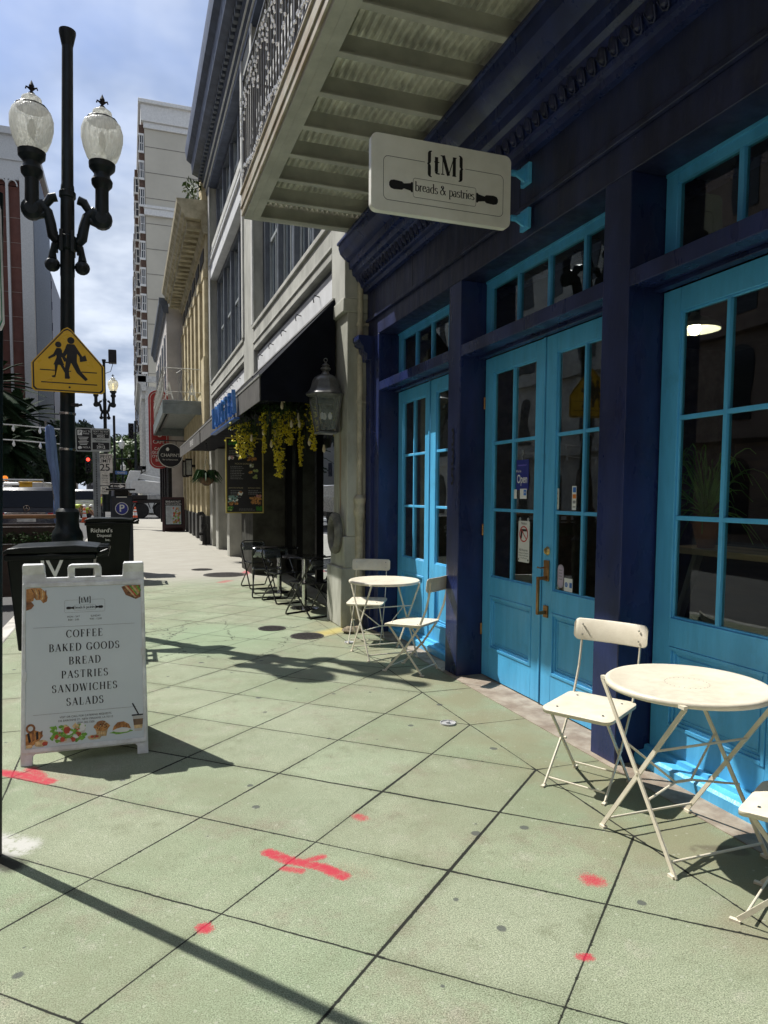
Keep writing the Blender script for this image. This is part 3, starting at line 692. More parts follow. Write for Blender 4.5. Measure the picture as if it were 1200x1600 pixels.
def doors():
    for i, (a, b) in enumerate(BAYS):
        mid = (a+b)/2
        entry = (i == 1)
        l1 = leaf(mid+0.006, b-0.012, XD-(0.0 if entry else 0.0)); l2 = leaf(a+0.012, mid-0.006, XD-0.004)
        # astragal
        mb = MB(); mb.box(XD-0.014, XD-0.0045, mid-0.002, mid+0.024, 0.02, 2.77); mb.build('astragal', SKYB, l2, bevel=0.002)
        if entry:
            for z in (0.42, 1.30, 2.40): hinge(b-0.012, z, XD, l1); hinge(a+0.012, z, XD-0.004, l2)
            hy = mid-0.075
            mb = MB()
            mb.lathe([(0.0, -0.02), (0.022, -0.018), (0.03, -0.006), (0.034, 0.0)], (XD-0.008, hy+0.0, 1.19), 18, axis='x')
            mb.build('deadbolt', BRASS, l2)
            mb = MB()
            mb.box(XD-0.018, XD-0.004, hy-0.032, hy+0.032, 0.965, 1.12)
            mb.box(XD-0.018, XD-0.004, hy-0.028, hy+0.028, 0.69, 0.78)
            mb.box(XD-0.075, XD-0.018, hy-0.012, hy+0.012, 0.975, 0.999); mb.box(XD-0.075, XD-0.018, hy-0.012, hy+0.012, 0.715, 0.739)
            mb.box(XD-0.091, XD-0.073, hy-0.013, hy+0.013, 0.715, 0.999)
            mb.tube([(XD-0.018, hy+0.01, 1.065), (XD-0.06, hy+0.012, 1.062), (XD-0.085, hy+0.014, 1.07)], 0.006, 6)
            mb.build('handle', BRONZE, l2, bevel=0.003)
            # stickers on the glass of the right leaf (outer face of glass at XD+0.0215)
            gx = XD+0.0165
            def stick(name, y0, y1, z0, z1, m, r=0.008):
                s = MB(); fn = frame((gx, (y0+y1)/2, (z0+z1)/2), (0, -1, 0), (0, 0, 1))
                s.prism(rrect(y1-y0, z1-z0, r), fn, 0.001); return s, fn
            Wm, Bm = WHITEI, mat('blue_ink', (0.03, 0.16, 0.55), 0.5)
            s, fn = stick('s', 4.405, 4.475, 1.50, 1.655, Wm)
            for k in range(3): disc(s, rrect(0.04, 0.012, 0.002, cy=0.04-k*0.035), fn, 0.0015, 1)
            s.build('sticker', [mat('pale_sticker', (0.60, 0.63, 0.55), 0.5), GREYI], l2)
            s, fn = stick('s', 4.195, 4.245, 1.50, 1.67, Wm, 0.003)
            disc(s, rrect(0.036, 0.036, 0.003, cx=0.003, cy=0.058), fn, 0.0015, 1); disc(s, rrect(0.04, 0.03, 0.003, cx=0.003, cy=0.012), fn, 0.0015, 2)
            disc(s, rrect(0.034, 0.02, 0.003, cx=0.003, cy=-0.028), fn, 0.0015, 3); disc(s, rrect(0.034, 0.008, 0.003, cx=0.003, cy=-0.062), fn, 0.0015, 3)
            s.build('sticker', [Wm, Bm, mat('orange_ink', (0.75, 0.22, 0.03), 0.5), GREYI], l2)
            s, fn = stick('s', 4.325, 4.40, 0.93, 1.10, mat('mauve_sticker', (0.50, 0.42, 0.55), 0.5), 0.034)
            ribbon(s, rrect(0.064, 0.158, 0.03), 0.003, fn, 0.0015, 1, True)
            for k in range(4): disc(s, rrect(0.04, 0.008, 0.002, cy=0.045-k*0.022), fn, 0.0015, 1)
            s.build('sticker', [MATS['mauve_sticker'], GREYI], l2)
            s, fn = stick('s', 4.215, 4.315, 0.915, 1.01, Wm, 0.004)
            disc(s, circ(-0.024, 0.0, 0.018), fn, 0.0015, 1); disc(s, rrect(0.03, 0.036, 0.003, cx=0.03), fn, 0.0015, 1)
            text_mb(s, 'E', 0.028, lambda p, q, c: fn(p-0.024, q, c), 0, 0.002)
            s.build('sticker', [Wm, Bm], l2)
            s, fn = stick('s', 4.97-0.12, 4.97-0.02, 1.575, 1.655, Wm, 0.003)
            disc(s, rrect(0.04, 0.045, 0.003, cx=0.025, cy=0.01), fn, 0.0015, 1); text_mb(s, 'AM', 0.02, lambda p, q, c: fn(p+0.025, q+0.01, c), 0, 0.002)
            s.build('sticker', [Wm, Bm], l1)
            s, fn = stick('s', 5.0, 5.075, 1.575, 1.65, Wm, 0.003); s.build('sticker', Wm, l1)
        else:
            mb = MB()
            mb.sweep([(0.0, 0.0), (-0.10, 0.0), (-0.10, 0.055), (-0.085, 0.07), (-0.03, 0.075), (-0.025, 0.10), (0, 0.105)], lambda p, q, t: (XD-0.002+p, t, q+0.004), a+0.002, b-0.002)
            mb.build('door_plinth', SKYB, cafe, smooth=25)
        # transom light
        zt0, zt1 = 2.876, 3.442
        mb = MB(); fw = 0.085
        mb.box(XD, XD+0.05, a+0.004, a+0.095, zt0, zt1); mb.box(XD, XD+0.05, b-0.095, b-0.004, zt0, zt1)
        mb.box(XD, XD+0.05, a+0.095, b-0.095, zt1-0.085, zt1); mb.box(XD, XD+0.05, a+0.095, b-0.095, zt0, zt0+0.10)
        mb.box(XD-0.012, XD+0.03, a+0.01, b-0.01, zt1-0.03, zt1-0.002)
        n = 4; ys = [a+0.095+(b-a-0.19)*k/n for k in range(1, n)]
        pane_grid(mb, a+0.095, b-0.095, zt0+0.10, zt1-0.085, ys, [], XD+0.004, 0.034)
        o = mb.build('transom_light', SKYB, cafe, bevel=0.0025, seg=1)
        g = MB(); g.box(XD+0.024, XD+0.028, a+0.09, b-0.09, zt0+0.09, zt1-0.08); g.build('glass', GLASS, o, smooth=0)
        # jamb stops behind
        
        for p, q in ((a, a+0.02), (b-0.02, b)): mb = MB(); mb.box(XD+0.048, XD+0.10, p, q, 0, 2.79); mb.build('jamb', NAVY, cafe)
doors()

def gallery():
    g = MB(); xo, xi, zf = 1.19, 2.50, 4.50
    ys = [7.63-0.494*k for k in range(0, 20)]
    # perimeter beams
    g.box(xo, xo+0.07, -2.0, 7.66, zf, zf+0.16); g.box(xo+0.07, xo+0.16, -2.0, 7.66, zf, zf+0.012)
    g.build('edge_beam', GREIGE, cafe, bevel=0.004)
    g = MB(); g.box(xo-0.02, xo, -2.0, 7.70, zf+0.03, zf+0.25); g.box(xo-0.035, xo+0.03, -2.0, 7.71, zf+0.25, zf+0.275); g.box(xo-0.032, xo-0.02, -2.0, 7.70, zf+0.10, zf+0.12)
    g.build('fascia', RUSTY, cafe, bevel=0.004)
    g = MB(); g.box(xi-0.07, xi+0.10, -2.0, 7.64, zf-0.005, zf+0.02); g.box(xi-0.02, xi, -2.0, 7.64, zf+0.02, zf+0.17)
    g.build('wall_beam', GREIGE, cafe, bevel=0.004)
    for y in ys:
        j = MB(); j.box(xo+0.07, xi-0.02, y-0.03, y+0.03, zf+0.001, zf+0.013) if y < 7.6 else j.box(xo+0.07, xi-0.02, y-0.06, y+0.03, zf+0.001, zf+0.013)
        j.box(xo+0.07, xi-0.02, y+0.014, y+0.024, zf+0.013, zf+0.15)
        j.build('joist', GREIGE, cafe, smooth=0)
    # corrugated deck
    d = MB(); n = 0; pts = []
    x = xo+0.075
    while x < xi:
        pts += [(x, 0.012), (x+0.016, 0.012), (x+0.028, 0.042), (x+0.044, 0.042)]; x += 0.0565
    o = len(d.v)
    for yy in (-2.0, 7.64):
        for p in pts: d.v.append((p[0], yy, zf+0.15+p[1]))
    k = len(pts)
    for i in range(k-1): d.f.append((i, i+1, k+i+1, k+i)); d.m.append(0)
    d.box(xo+0.0, xi, -2.0, 7.64, zf+0.20, zf+0.235)
    d.build('deck', mat('deck_steel', (0.72, 0.71, 0.62), 0.55, var=0.16, vs=5), cafe, smooth=20)
    d = MB(); d.box(xo+0.002, xi, 7.662, 7.672, zf+0.002, zf+0.235); d.box(xo+0.002, xi, 7.60, 7.672, zf-0.002, zf+0.0)
    d.build('end_plate', GREIGE, cafe)
    # railing
    r = MB()
    zr = zf+0.275; top = 5.86
    r.box(xo-0.015, xo+0.02, -2.0, 7.62, top-0.02, top); r.box(xo-0.012, xo+0.016, -2.0, 7.62, zr+0.07, zr+0.09)
    r.box(xo-0.012, xo+0.016, -2.0, 7.62, top-0.20, top-0.185)
    y = 7.60
    while y > -2.0:
        r.box(xo-0.006, xo+0.008, y-0.007, y+0.007, zr+0.09, top-0.02); y -= 0.115
    for y in (7.60, 5.2, 2.8, 0.4): r.box(xo-0.015, xo+0.015, y-0.018, y+0.018, zr, top+0.04)
    r.box(xo, 2.6, 7.60, 7.62, top-0.02, top)
    for k in range(12): r.box(xo+0.1*k+0.1, xo+0.1*k+0.114, 7.605, 7.619, zr+0.0, top-0.02)
    r.build('railing', mat('railing_iron', (0.06, 0.062, 0.065), 0.5, var=0.2), cafe, smooth=0)
gallery()
def icicle_lights():
    t = thing('icicle_lights', 'white icicle string lights hanging along the gallery railing', 'string lights', (1.17, 5, 5.6))
    w = MB(); b = MB(); x = 1.165
    y = 7.6; rnd = random.Random(3)
    top = []
    while y > 1.5:
        z = 5.70+0.05*math.sin(y*9); top.append((x, y, z))
        L = rnd.choice((0.25, 0.45, 0.62, 0.35)); p = []
        for k in range(int(L/0.05)):
            zz = z-k*0.05; yy = y+rnd.uniform(-0.03, 0.03); p.append((x+rnd.uniform(-0.015, 0.01), yy, zz))
            b.lathe([(0, -0.02), (0.010, -0.01), (0.008, 0.012), (0, 0.016)], p[-1], 5)
        if len(p) > 1: w.tube(p, 0.0022, 3)
        y -= 0.16
    w.tube(top, 0.004, 3)
    q = []; y = 7.6
    while y > 1.5:
        q.append((x-0.005, y+rnd.uniform(-0.02, 0.02), 4.86+0.05*math.sin(y*5.3)+rnd.uniform(-0.03, 0.03)))
        b.lathe([(0, -0.017), (0.0085, -0.01), (0.007, 0.012), (0, 0.014)], q[-1], 5); y -= 0.03
    w.tube(q, 0.003, 3)
    w.build('wire', mat('clear_wire', (0.5, 0.52, 0.52), 0.4), t); o = b.build('bulb_strand', mat('frosted_bulb', (0.92, 0.93, 0.95), 0.2, var=0.02), t); o['kind'] = 'stuff'
icicle_lights()

# ------------------------------------------------------------------ hanging board
def rolling_pin(mb, fn, w, h, hw, mi=0, lw=0.002):
    ribbon(mb, rrect(w, h, h*0.12), lw, fn, 0.0012, mi, True)
    for s in (-1, 1):
        x0 = s*(w/2+lw)
        def F(a, b, c): return fn(x0+s*a, b, c)
        k = hw
        disc(mb, [(0, -h*.26), (k*.06, -h*.27), (k*.10, -h*.2), (k*.38, -h*.13), (k*.46, -h*.22), (k*.8, -h*.25), (k*.94, -h*.2), (k, -h*.08), (k, h*.08), (k*.94, h*.2), (k*.8, h*.25), (k*.46, h*.22), (k*.38, h*.13), (k*.10, h*.2), (k*.06, h*.27), (0, h*.26)], F, 0.0012, mi)
def tm_logo(mb, fn, W, mi=0):
    """braces, initials, frame and rolling pin; W = frame width, origin at frame centre"""
    H = W*0.315; b = 0.168*W
    r = H*0.12
    # frame with a gap for the braces
    P = rrect(W, H, r); P = [p for p in P]
    right = [(b, H/2)]+list(reversed(P[0:6])); right = [(b, H/2), (W/2-r, H/2)]+[p for p in reversed(P[0:6])][1:] if False else [(b, H/2)]+[(W/2-r+r*math.sin(R(a)), H/2-r+r*math.cos(R(a))) for a in range(0, 91, 18)]
    pts = right+[(W/2-r+r*math.cos(R(a)), -H/2+r-r*math.sin(R(a))) for a in range(0, 91, 18)]
    pts += [(-q[0], q[1]) for q in reversed(pts)]
    ribbon(mb, pts, 0.0035*W, fn, 0.001, mi)
    s = 0.142*W
    f2 = lambda a, c, d: fn(a, c+H*0.5-s*0.50, d)
    serif_mb(mb, '{tM}', s, f2, mi, track=0.02, thick=.185, thin=.05)
    f3 = lambda a, c, d: fn(a, c-H*0.13, d)
    rolling_pin(mb, f3, W*0.525, H*0.44, W*0.19, mi, 0.0028*W)
    serif_mb(mb, 'breads & pastries', 0.068*W, lambda a, c, d: f3(a, c-0.022*W, d), mi, track=-0.04, thick=.13, thin=.05)

def hanging_sign():
    cx, cz, y = 2.025, 3.697, 4.45
    t = thing('hanging_sign', 'white rounded bakery board hanging on light blue brackets under the gallery', 'sign', (cx, y, cz))
    W, H = 1.024, 0.487
    fn = frame((cx, y, cz), (1, 0, 0), (0, 0, 1))
    mb = MB(); mb.prism(rrect(W, H, 0.045, 6), lambda a, b, c: fn(a, b, -c), 0.05)
    mb.build('board', SIGNW, t, bevel=0.006)
    mb = MB(); tm_logo(mb, lambda a, b, c: fn(a+0.012, b-0.032, c+0.0005), 0.88)
    mb.build('lettering', BLACKI, t, smooth=0, fix=False)
    for z in (cz+0.15, cz-0.155):
        mb = MB(); xb = cx+W/2
        mb.box(xb-0.01, X0-0.03, y+0.012, y+0.04, z-0.012, z+0.012); mb.tube([(xb+0.02, y+0.026, z), (xb+0.055, y+0.026, z)], 0.022, 8)
        mb.box(X0-0.04, X0-0.014, y-0.03, y+0.08, z-0.07, z+0.07)
        mb.sweep([(0, -0.05), (-0.10, 0), (0, 0.05)], lambda p, q, s: (X0-0.04+p, s, z+q), y+0.015, y+0.037)
        for a in (-0.015, 0.065):
            for b in (-0.055, 0.055): mb.lathe([(0.009, 0), (0.007, -0.006), (0, -0.007)], (X0-0.04, y+a, z+b), 8, axis='x')
        mb.build('bracket', SKYB, t, bevel=0.002)
hanging_sign()

# ------------------------------------------------------------------ window signs
def window_signs():
    gx = XD-0.001
    t = thing('open_sign', 'blue open sign with white lettering hung inside the left door glass', 'sign', (XD+0.03, 4.93, 1.75))
    fn = frame((XD+0.0185, 4.925, 1.765), (0, -1, 0), (0, 0, 1))
    mb = MB(); mb.prism(rrect(0.185, 0.24, 0.004), lambda a, b, c: fn(a, b, -c), 0.003); mb.build('panel', mat('deep_blue_print', (0.02, 0.03, 0.24), 0.4, var=0.03), t)
    mb = MB(); text_mb(mb, 'Open', 0.095, lambda a, b, c: fn(a+0.0, b-0.035, c), 0, 0.0012, squeeze=0.72, bold=0.008)
    text_mb(mb, "We're", 0.03, lambda a, b, c: fn(a-0.055, b+0.03, c), 0, 0.0012)
    mb.build('lettering', WHITEI, t, fix=False)
    mb = MB(); text_mb(mb, "Hello there", 0.025, lambda a, b, c: fn(a, b+0.075, c), 0, 0.0012) if False else mb.add([fn(-0.07+0.012*k, 0.07+0.006*(k % 2), 0.0012) for k in range(12)]+[fn(-0.07+0.012*k, 0.078+0.006*(k % 2), 0.0012) for k in range(12)], [(k, k+1, 13+k, 12+k) for k in range(11)])
    mb.build('script_line', mat('violet_ink', (0.18, 0.15, 0.6), 0.5), t, fix=False)
    mb = MB(); mb.tube([fn(0, 0.12, 0), fn(-0.01, 0.15, 0), fn(0.012, 0.17, 0), fn(0.0, 0.20, 0), fn(-0.008, 0.175, 0)], 0.003, 5); mb.lathe([(0.012, 0), (0, 0.01)], fn(0, 0.19, 0), 8)
    mb.build('hook', mat('grey_plastic', (0.35, 0.36, 0.36), 0.4), t)
    t = thing('notice_sign', 'white no guns notice with red prohibition circle hung inside the door', 'sign', (XD+0.02, 4.9, 1.2))
    fn = frame((XD+0.0185, 4.885, 1.235), (0, -1, 0), (0, 0, 1))
    mb = MB(); mb.prism(rrect(0.165, 0.33, 0.012), lambda a, b, c: fn(a, b, -c), 0.003); mb.build('panel', mat('notice_white', (0.72, 0.72, 0.69), 0.4, var=0.02), t)
    mb = MB()
    disc(mb, [(-.045, .03), (-.045, .055), (-.02, .06), (.045, .06), (.045, .042), (-.005, .042), (-.018, .03), (-.03, -.018), (-.05, -.012)], lambda a, b, c: fn(a, b+0.04, c), 0.0012)
    text_mb(mb, 'Notice', 0.03, lambda a, b, c: fn(a, b+0.145, c), 0, 0.0012)
    text_mb(mb, 'All Firearms', 0.026, lambda a, b, c: fn(a, b-0.068, c), 0, 0.0012)
    for k, s in enumerate(('Weapons are Prohibited', 'Firearms not Permitted', 'on These Premises')): text_mb(mb, s, 0.0145, lambda a, b, c: fn(a, b-0.092-0.02*k, c), 0, 0.0012)
    for a in (-.07, .07): disc(mb, circ(a, -.145, .008), fn, 0.0012)
    mb.build('lettering', BLACKI, t, fix=False)
    mb = MB(); ring(mb, circ(0, .06, .064, 28), circ(0, .06, .055, 28), fn, 0.0018); mb.obox(fn(-.042, .098, .0018), fn(.082, -.082, 0)-fn(0, 0, 0), fn(.006, .006, 0)-fn(0, 0, 0), fn(0, 0, .0004)-fn(0, 0, 0))
    mb.build('prohibition_ring', mat('red_ink', (0.6, 0.03, 0.03), 0.5), t)
    for a in (-.06, .06):
        mb = MB(); mb.lathe([(0.014, 0), (0.012, 0.006), (0.004, 0.012), (0, 0.013)], fn(a, 0.178, 0.0), 10, axis='x'); mb.tube([fn(a, 0.178, -0.002), fn(a, 0.155, -0.002)], 0.003, 5); mb.build('suction_cup', MATS['grey_plastic'], t)
window_signs()

# inside the near window: bench shelf, pot plant, pendant lamp
def inside():
    t = thing('window_bench', 'pale wooden window bench on slanted legs inside the near door glass', 'bench', (3.5, 2.4, 0))
    mb = MB(); mb.box(3.34, 3.74, 1.0, 3.75, 1.235, 1.275); mb.build('top', mat('pine', (0.72, 0.50, 0.28), 0.5, var=0.15, vs=3, stretch=(4, 0.4, 4)), t, bevel=0.004)
    for y in (3.62, 1.5):
        mb = MB(); mb.bar((3.52, y+0.42, 0.05), (3.5, y, 1.235), 0.05, 0.04); mb.build('leg', mat('pale_leg', (0.5, 0.45, 0.36), 0.5), t)
    t = thing('potted_plant', 'spidery green plant in a terracotta pot on the window bench', 'plant', (3.40, 3.5, 1.275))
    px, py = 3.44, 3.50
    mb = MB(); mb.lathe([(0.05, 0.0), (0.085, 0.15), (0.095, 0.15), (0.097, 0.185), (0.085, 0.187), (0.08, 0.15), (0, 0.15)], (px, py, 1.277), 20); mb.build('pot', mat('terracotta', (0.48, 0.17, 0.07), 0.8, var=0.1), t)
    rnd = random.Random(5); mb = MB()
    for i in range(60):
        a = rnd.uniform(0, 2*PI); r = rnd.uniform(0.12, 0.42); h = rnd.uniform(0.1, 0.55); dr = rnd.uniform(0.0, 0.3)
        P = []
        for k in range(8):
            s = k/7; P.append((px+math.cos(a)*r*s+rnd.uniform(-.012, .012), py+math.sin(a)*r*s+rnd.uniform(-.012, .012), 1.46+h*math.sin(s*2.0)-dr*s*s))
        mb.tube(P, [0.006-0.004*k/7 for k in range(8)], 4)
    mb.build('foliage', mat('plant_green', (0.28, 0.55, 0.12), 0.5, var=0.2), t)
    for k, (x, y, z, lab) in enumerate(((4.3, 4.575, 2.93, 'white dome pendant lamp with a lit bulb behind the near door'),)):
        t = thing('pendant_lamp', lab, 'lamp', (x, y, z), 'pendant lamps in the cafe')
        mb = MB(); mb.lathe([(0.0, 0.095), (0.05, 0.092), (0.12, 0.066), (0.18, 0.026), (0.192, 0.0), (0.20, 0.0), (0.19, 0.034), (0.13, 0.079), (0.05, 0.105), (0.03, 0.14), (0.0, 0.15)], (x, y, z), 24); mb.build('shade', mat('white_enamel', (0.85, 0.85, 0.82), 0.3, var=0.02), t)
        mb = MB(); mb.tube([(x, y, z+0.14), (x, y, 3.62)], 0.005, 6); mb.build('cord', BLACKM, t)
        mb = MB(); mb.lathe([(0, -0.05), (0.03, -0.04), (0.05, 0.0), (0.04, 0.035), (0.015, 0.06), (0, 0.065)], (x, y, z+0.01), 12); mb.build('bulb', mat('lit_bulb', (0.9, 0.85, 0.7), 0.4, emit=(1, 0.88, 0.65), es=26.0), t)
inside()

# ------------------------------------------------------------------ bistro furniture
def bistro_chair(name='bistro_chair'):
    t = thing(name, 'x', 'chair')
    # pressed seat with a rolled edge
    P = rrect(0.40, 0.385, 0.045, 6)
    mb = MB(); n = len(P); rings = []
    def dish(px, py): return 0.455-0.010*math.cos(px/0.19*1.2)*0.9-0.012*max(0, -(py+0.12))/0.07+0.010*max(0, (py-0.1))/0.09
    for k, s in enumerate((1.0, 1.0, 0.96, 0.6, 0.2)):
        rings.append([(p[0]*s, p[1]*s, (dish(p[0], p[1])-0.022 if k == 0 else dish(p[0]*s, p[1]*s)+(0.0 if k > 1 else -0.004))) for p in P])
    o = 0
    for rg in rings: mb.v += rg
    for i in range(len(rings)-1):
        for j in range(n):
            mb.f.append((i*n+j, i*n+(j+1) % n, (i+1)*n+(j+1) % n, (i+1)*n+j)); mb.m.append(0)
    mb.f.append(tuple((len(rings)-1)*n+j for j in range(n))); mb.m.append(0)
    for a in (-.13, .13):
        for b in (-.13, .13): mb.lathe([(0.007, 0), (0.006, 0.003), (0, 0.0035)], (a, b, dish(a, b)), 8, 1)
    seat = mb.build('seat', [CREAM, STEEL], t, smooth=50)
    seat.modifiers.new('solid', 'SOLIDIFY').thickness = 0.003
    # curved back panel
    def bf(a, b, c):
        y = 0.262+0.02*(b)/0.06*0.3-0.022*(1-(a/0.2)**2)*-1.0*0.9; return Vector((a, y+0.0+c, 0.815+b))
    mb = MB(); Pb = rrect(0.40, 0.128, 0.03, 6); m = len(Pb)
    cols = 12
    # grid panel following the rounded outline
    xs = [1.08*q for q in (-0.2, -0.1985, -0.194, -0.187, -0.178, -0.170, -0.13, -0.07, 0, 0.07, 0.13, 0.170, 0.178, 0.187, 0.194, 0.1985, 0.2)]; cols = len(xs)-1
    def hgt(x):
        e = 0.216-abs(x)
        return 0.064 if e >= 0.03 else 0.034+math.sqrt(max(0, 0.03**2-(0.03-e)**2))
    vs = []
    for x in xs:
        for s in (-1, -.92, .92, 1): vs.append(tuple(bf(x, s*hgt(x), 0.0)+Vector((0, -0.004 if abs(s) < 1 else 0.004, 0))))
    fs = [(i*4+k, i*4+k+1, (i+1)*4+k+1, (i+1)*4+k) for i in range(cols) for k in range(3)]
    mb.add(vs, fs)
    bo = mb.build('backrest', CREAM, t, smooth=60); sm = bo.modifiers.new('solid', 'SOLIDIFY'); sm.thickness = 0.008
    sc = MB()
    for a in (-.165, .165):
        for b in (-.03, .03):
            q = bf(a, b, 0); sc.lathe([(0.006, 0.0), (0.005, -0.004), (0, -0.005)], (q.x, q.y-0.007, q.z), 8, axis='y')
    sc.build('screw', STEEL, bo)
    for s in (-1, 1):
        x = 0.172*s
        mb = MB()
        path = [(x, 0.277, 0.84), (x, 0.268, 0.76), (x, 0.258, 0.70), (x, 0.235, 0.60), (x, 0.195, 0.50), (x, 0.165, 0.43), (x, 0.03, 0.235), (x, -0.175, 0.012)]
        for i in range(len(path)-1): mb.bar(path[i], path[i+1], 0.007, 0.018, up=(1, 0, 0)) if False else mb.bar(path[i], path[i+1], 0.018, 0.007, up=(1, 0, 0))
        mb.box(x-0.009, x+0.009, -0.205, -0.165, 0.0, 0.010)
        mb.build('leg', CREAM, t, smooth=60)
        x = 0.160*s
        mb = MB(); mb.bar((x, -0.16, 0.435), (x, 0.185, 0.012), 0.017, 0.008, up=(1, 0, 0)); mb.box(x-0.009, x+0.009, 0.175, 0.212, 0, 0.010)
        mb.lathe([(0.008, -0.014), (0.008, 0.014)], (x, 0.032, 0.225), 8, 0, axis='x')
        mb.build('leg', CREAM, t, smooth=60)
        mb = MB(); mb.box(x-0.012, x+0.006, -0.17, 0.17, 0.423, 0.437); mb.build('seat_rail', CREAM, t)
    mb = MB(); mb.tube([(-0.16, -0.148, 0.045), (0.16, -0.148, 0.045)], 0.005, 8); mb.build('stretcher', CREAM, t)
    mb = MB(); mb.tube([(-0.16, 0.16, 0.045), (0.16, 0.16, 0.045)], 0.005, 8); mb.build('stretcher', CREAM, t)
    return t
def face(dx, dy): return math.atan2(dx, -dy)
chairA = bistro_chair()
chairA['label'] = 'cream folding chair left of the near table, its back to the navy pillar'
chairA['group'] = 'cream bistro chairs'
chairA.location = (2.375, 3.20, 0); chairA.rotation_euler = (0, 0, face(-0.350, -0.205))
dup(chairA, (2.418, 5.895, 0), face(-0.63, 0.777), 'cream folding chair near the far table showing the shaded back of its backrest')
dup(chairA, (2.43, 7.22, 0), face(-0.48, -0.88), 'cream folding chair behind the far table beside the downpipe')
dup(chairA, (2.37, 1.875, 0), face(-0.48, 0.88), 'cream folding chair cut off at the right edge of the photo')

def bistro_table():
    t = thing('bistro_table', 'round cream folding table nearest the camera', 'table')
    Z = 0.75
    mb = MB(); mb.lathe([(0.0, Z), (0.12, Z), (0.317, Z-0.002), (0.332, Z+0.004), (0.347, Z+0.005), (0.356, Z-0.002), (0.357, Z-0.016), (0.352, Z-0.022), (0.348, Z-0.016), (0.342, Z-0.006), (0.0, Z-0.006)], n=64)
    top = mb.build('tabletop', CREAM, t, smooth=50)
    mb = MB()
    for k in range(26):
        a = 2*PI*k/26; mb.lathe([(0.0028, 0), (0, 0.0004)], (0.095*math.cos(a), 0.095*math.sin(a), Z+0.0004), 6)
    mb.build('drain_holes', BLACKI, top)
    zc = 0.36
    for s in (-1, 1):
        x = 0.257*s
        for k, q in enumerate((-1, 1)):
            xx = x+0.005*q
            mb = MB(); mb.bar((xx, 0.252*q, 0.0), (xx, -0.262*q, Z-0.02), 0.020, 0.008, up=(1, 0, 0)); mb.box(xx-0.012, xx+0.012, 0.235*q-0.014, 0.235*q+0.018, 0.0, 0.012)
            mb.lathe([(0.007, -0.008), (0.007, 0.008)], (xx, 0, zc), 8, axis='x')
            mb.build('leg', CREAM, t, smooth=0)
        mb = MB(); mb.box(x-0.01, x+0.01, -0.27, 0.27, Z-0.022, Z-0.008); mb.build('top_rail', CREAM, t)
    mb = MB()
    for q in (-1, 1): mb.tube([(-0.257, 0.215*q, 0.055), (0.257, 0.215*q, 0.055)], 0.006, 8)
    mb.build('stretcher', CREAM, t)
    mb = MB(); mb.tube([(-0.257, -0.10, zc+0.135), (0.257, -0.10, zc+0.135)], 0.006, 8); mb.build('stretcher', CREAM, t)
    mb = MB(); mb.tube([(-0.045, 0, zc-0.07), (0.045, 0, zc-0.07)], 0.007, 8)
    for s in (-1, 1):
        for q in (-1, 1): mb.tube([(0.045*s, 0, zc-0.07), (0.257*s, 0.075*q, zc+0.10*(1 if q > 0 else -1)+0.01)], 0.0055, 7)
    mb.build('brace', CREAM, t)
    return t
tabA = bistro_table(); tabA['group'] = 'cream bistro tables'; tabA.location = (2.39, 2.512, 0)
dup(tabA, (2.39, 6.56, 0), R(4), 'round cream folding table by the far double door')

# clear folding chairs and pedestal tables at the neighbour
SMOKE = glass_mat('smoked_acrylic', (0.50, 0.52, 0.56), 4.0, 0.08)
CHROME = mat('chrome', (0.72, 0.72, 0.70), 0.12, 1.0, var=0.05)
CHB = mat('chair_black', (0.012, 0.012, 0.013), 0.18, var=0.1, spec=0.7)
def clear_chair():
    t = thing('folding_chair', 'x', 'chair')
    w = 0.215
    def fr(y0, z0, y1, z1, arch):
        P = []
        if arch: P += [(-w*1.0, y1, z1-0.08), (-w*0.9, y1+0.008, z1-0.02), (-w*0.7, y1+0.01, z1), (w*0.7, y1+0.01, z1), (w*0.9, y1+0.008, z1-0.02), (w*1.0, y1, z1-0.08)]
        else: P += [(-w*0.92, y1, z1), (w*0.92, y1, z1)]
        P += [(w*1.02, y0*0.93, 0.05), (w*1.0, y0*0.98, 0.02), (w*0.88, y0, 0.012), (-w*0.88, y0, 0.012), (-w*1.0, y0*0.98, 0.02), (-w*1.02, y0*0.93, 0.05)]
        return P
    mb = MB(); mb.tube(fr(-0.25, 0, 0.25, 0.79, True), 0.0115, 8, closed=True); mb.build('back_frame', CHB, t)
    mb = MB(); mb.tube(fr(0.25, 0, -0.19, 0.44, False), 0.0115, 8, closed=True); mb.build('leg_frame', CHB, t)
    mb = MB(); mb.tube([(q[0], q[1], 0.445) for q in rrect(0.40, 0.39, 0.03, 4)], 0.011, 8, closed=True); mb.build('seat_frame', CHB, t)
    mb = MB(); mb.prism(rrect(0.375, 0.365, 0.02), lambda a, b, c: Vector((a, b, 0.448+c)), 0.008); mb.build('seat', SMOKE, t)
    mb = MB()
    vs = []; n = 10
    for i in range(n+1):
        x = -0.2+0.4*i/n; yy = 0.235-0.02*(1-(x/0.2)**2)*-1
        for z in (0.63, 0.765): vs.append((x, yy+(z-0.63)*0.12-0.02, z))
    mb.add(vs, [(i*2, i*2+2, i*2+3, i*2+1) for i in range(n)])
    b = mb.build('backrest', SMOKE, t, smooth=60); b.modifiers.new('s', 'SOLIDIFY').thickness = 0.008
    for s in (-1, 1):
        mb = MB(); mb.lathe([(0.028, -0.008), (0.028, 0.008)], (w*s*0.98, 0.06, 0.445), 14, axis='x'); mb.build('hinge_disc', STEEL, t)
    return t
kc = clear_chair(); kc['label'] = 'black folding chair with clear seat nearest the grey pilaster'; kc['group'] = 'clear folding chairs'
kc.location = (2.24, 9.02, 0); kc.rotation_euler = (0, 0, face(-0.45, 0.9))
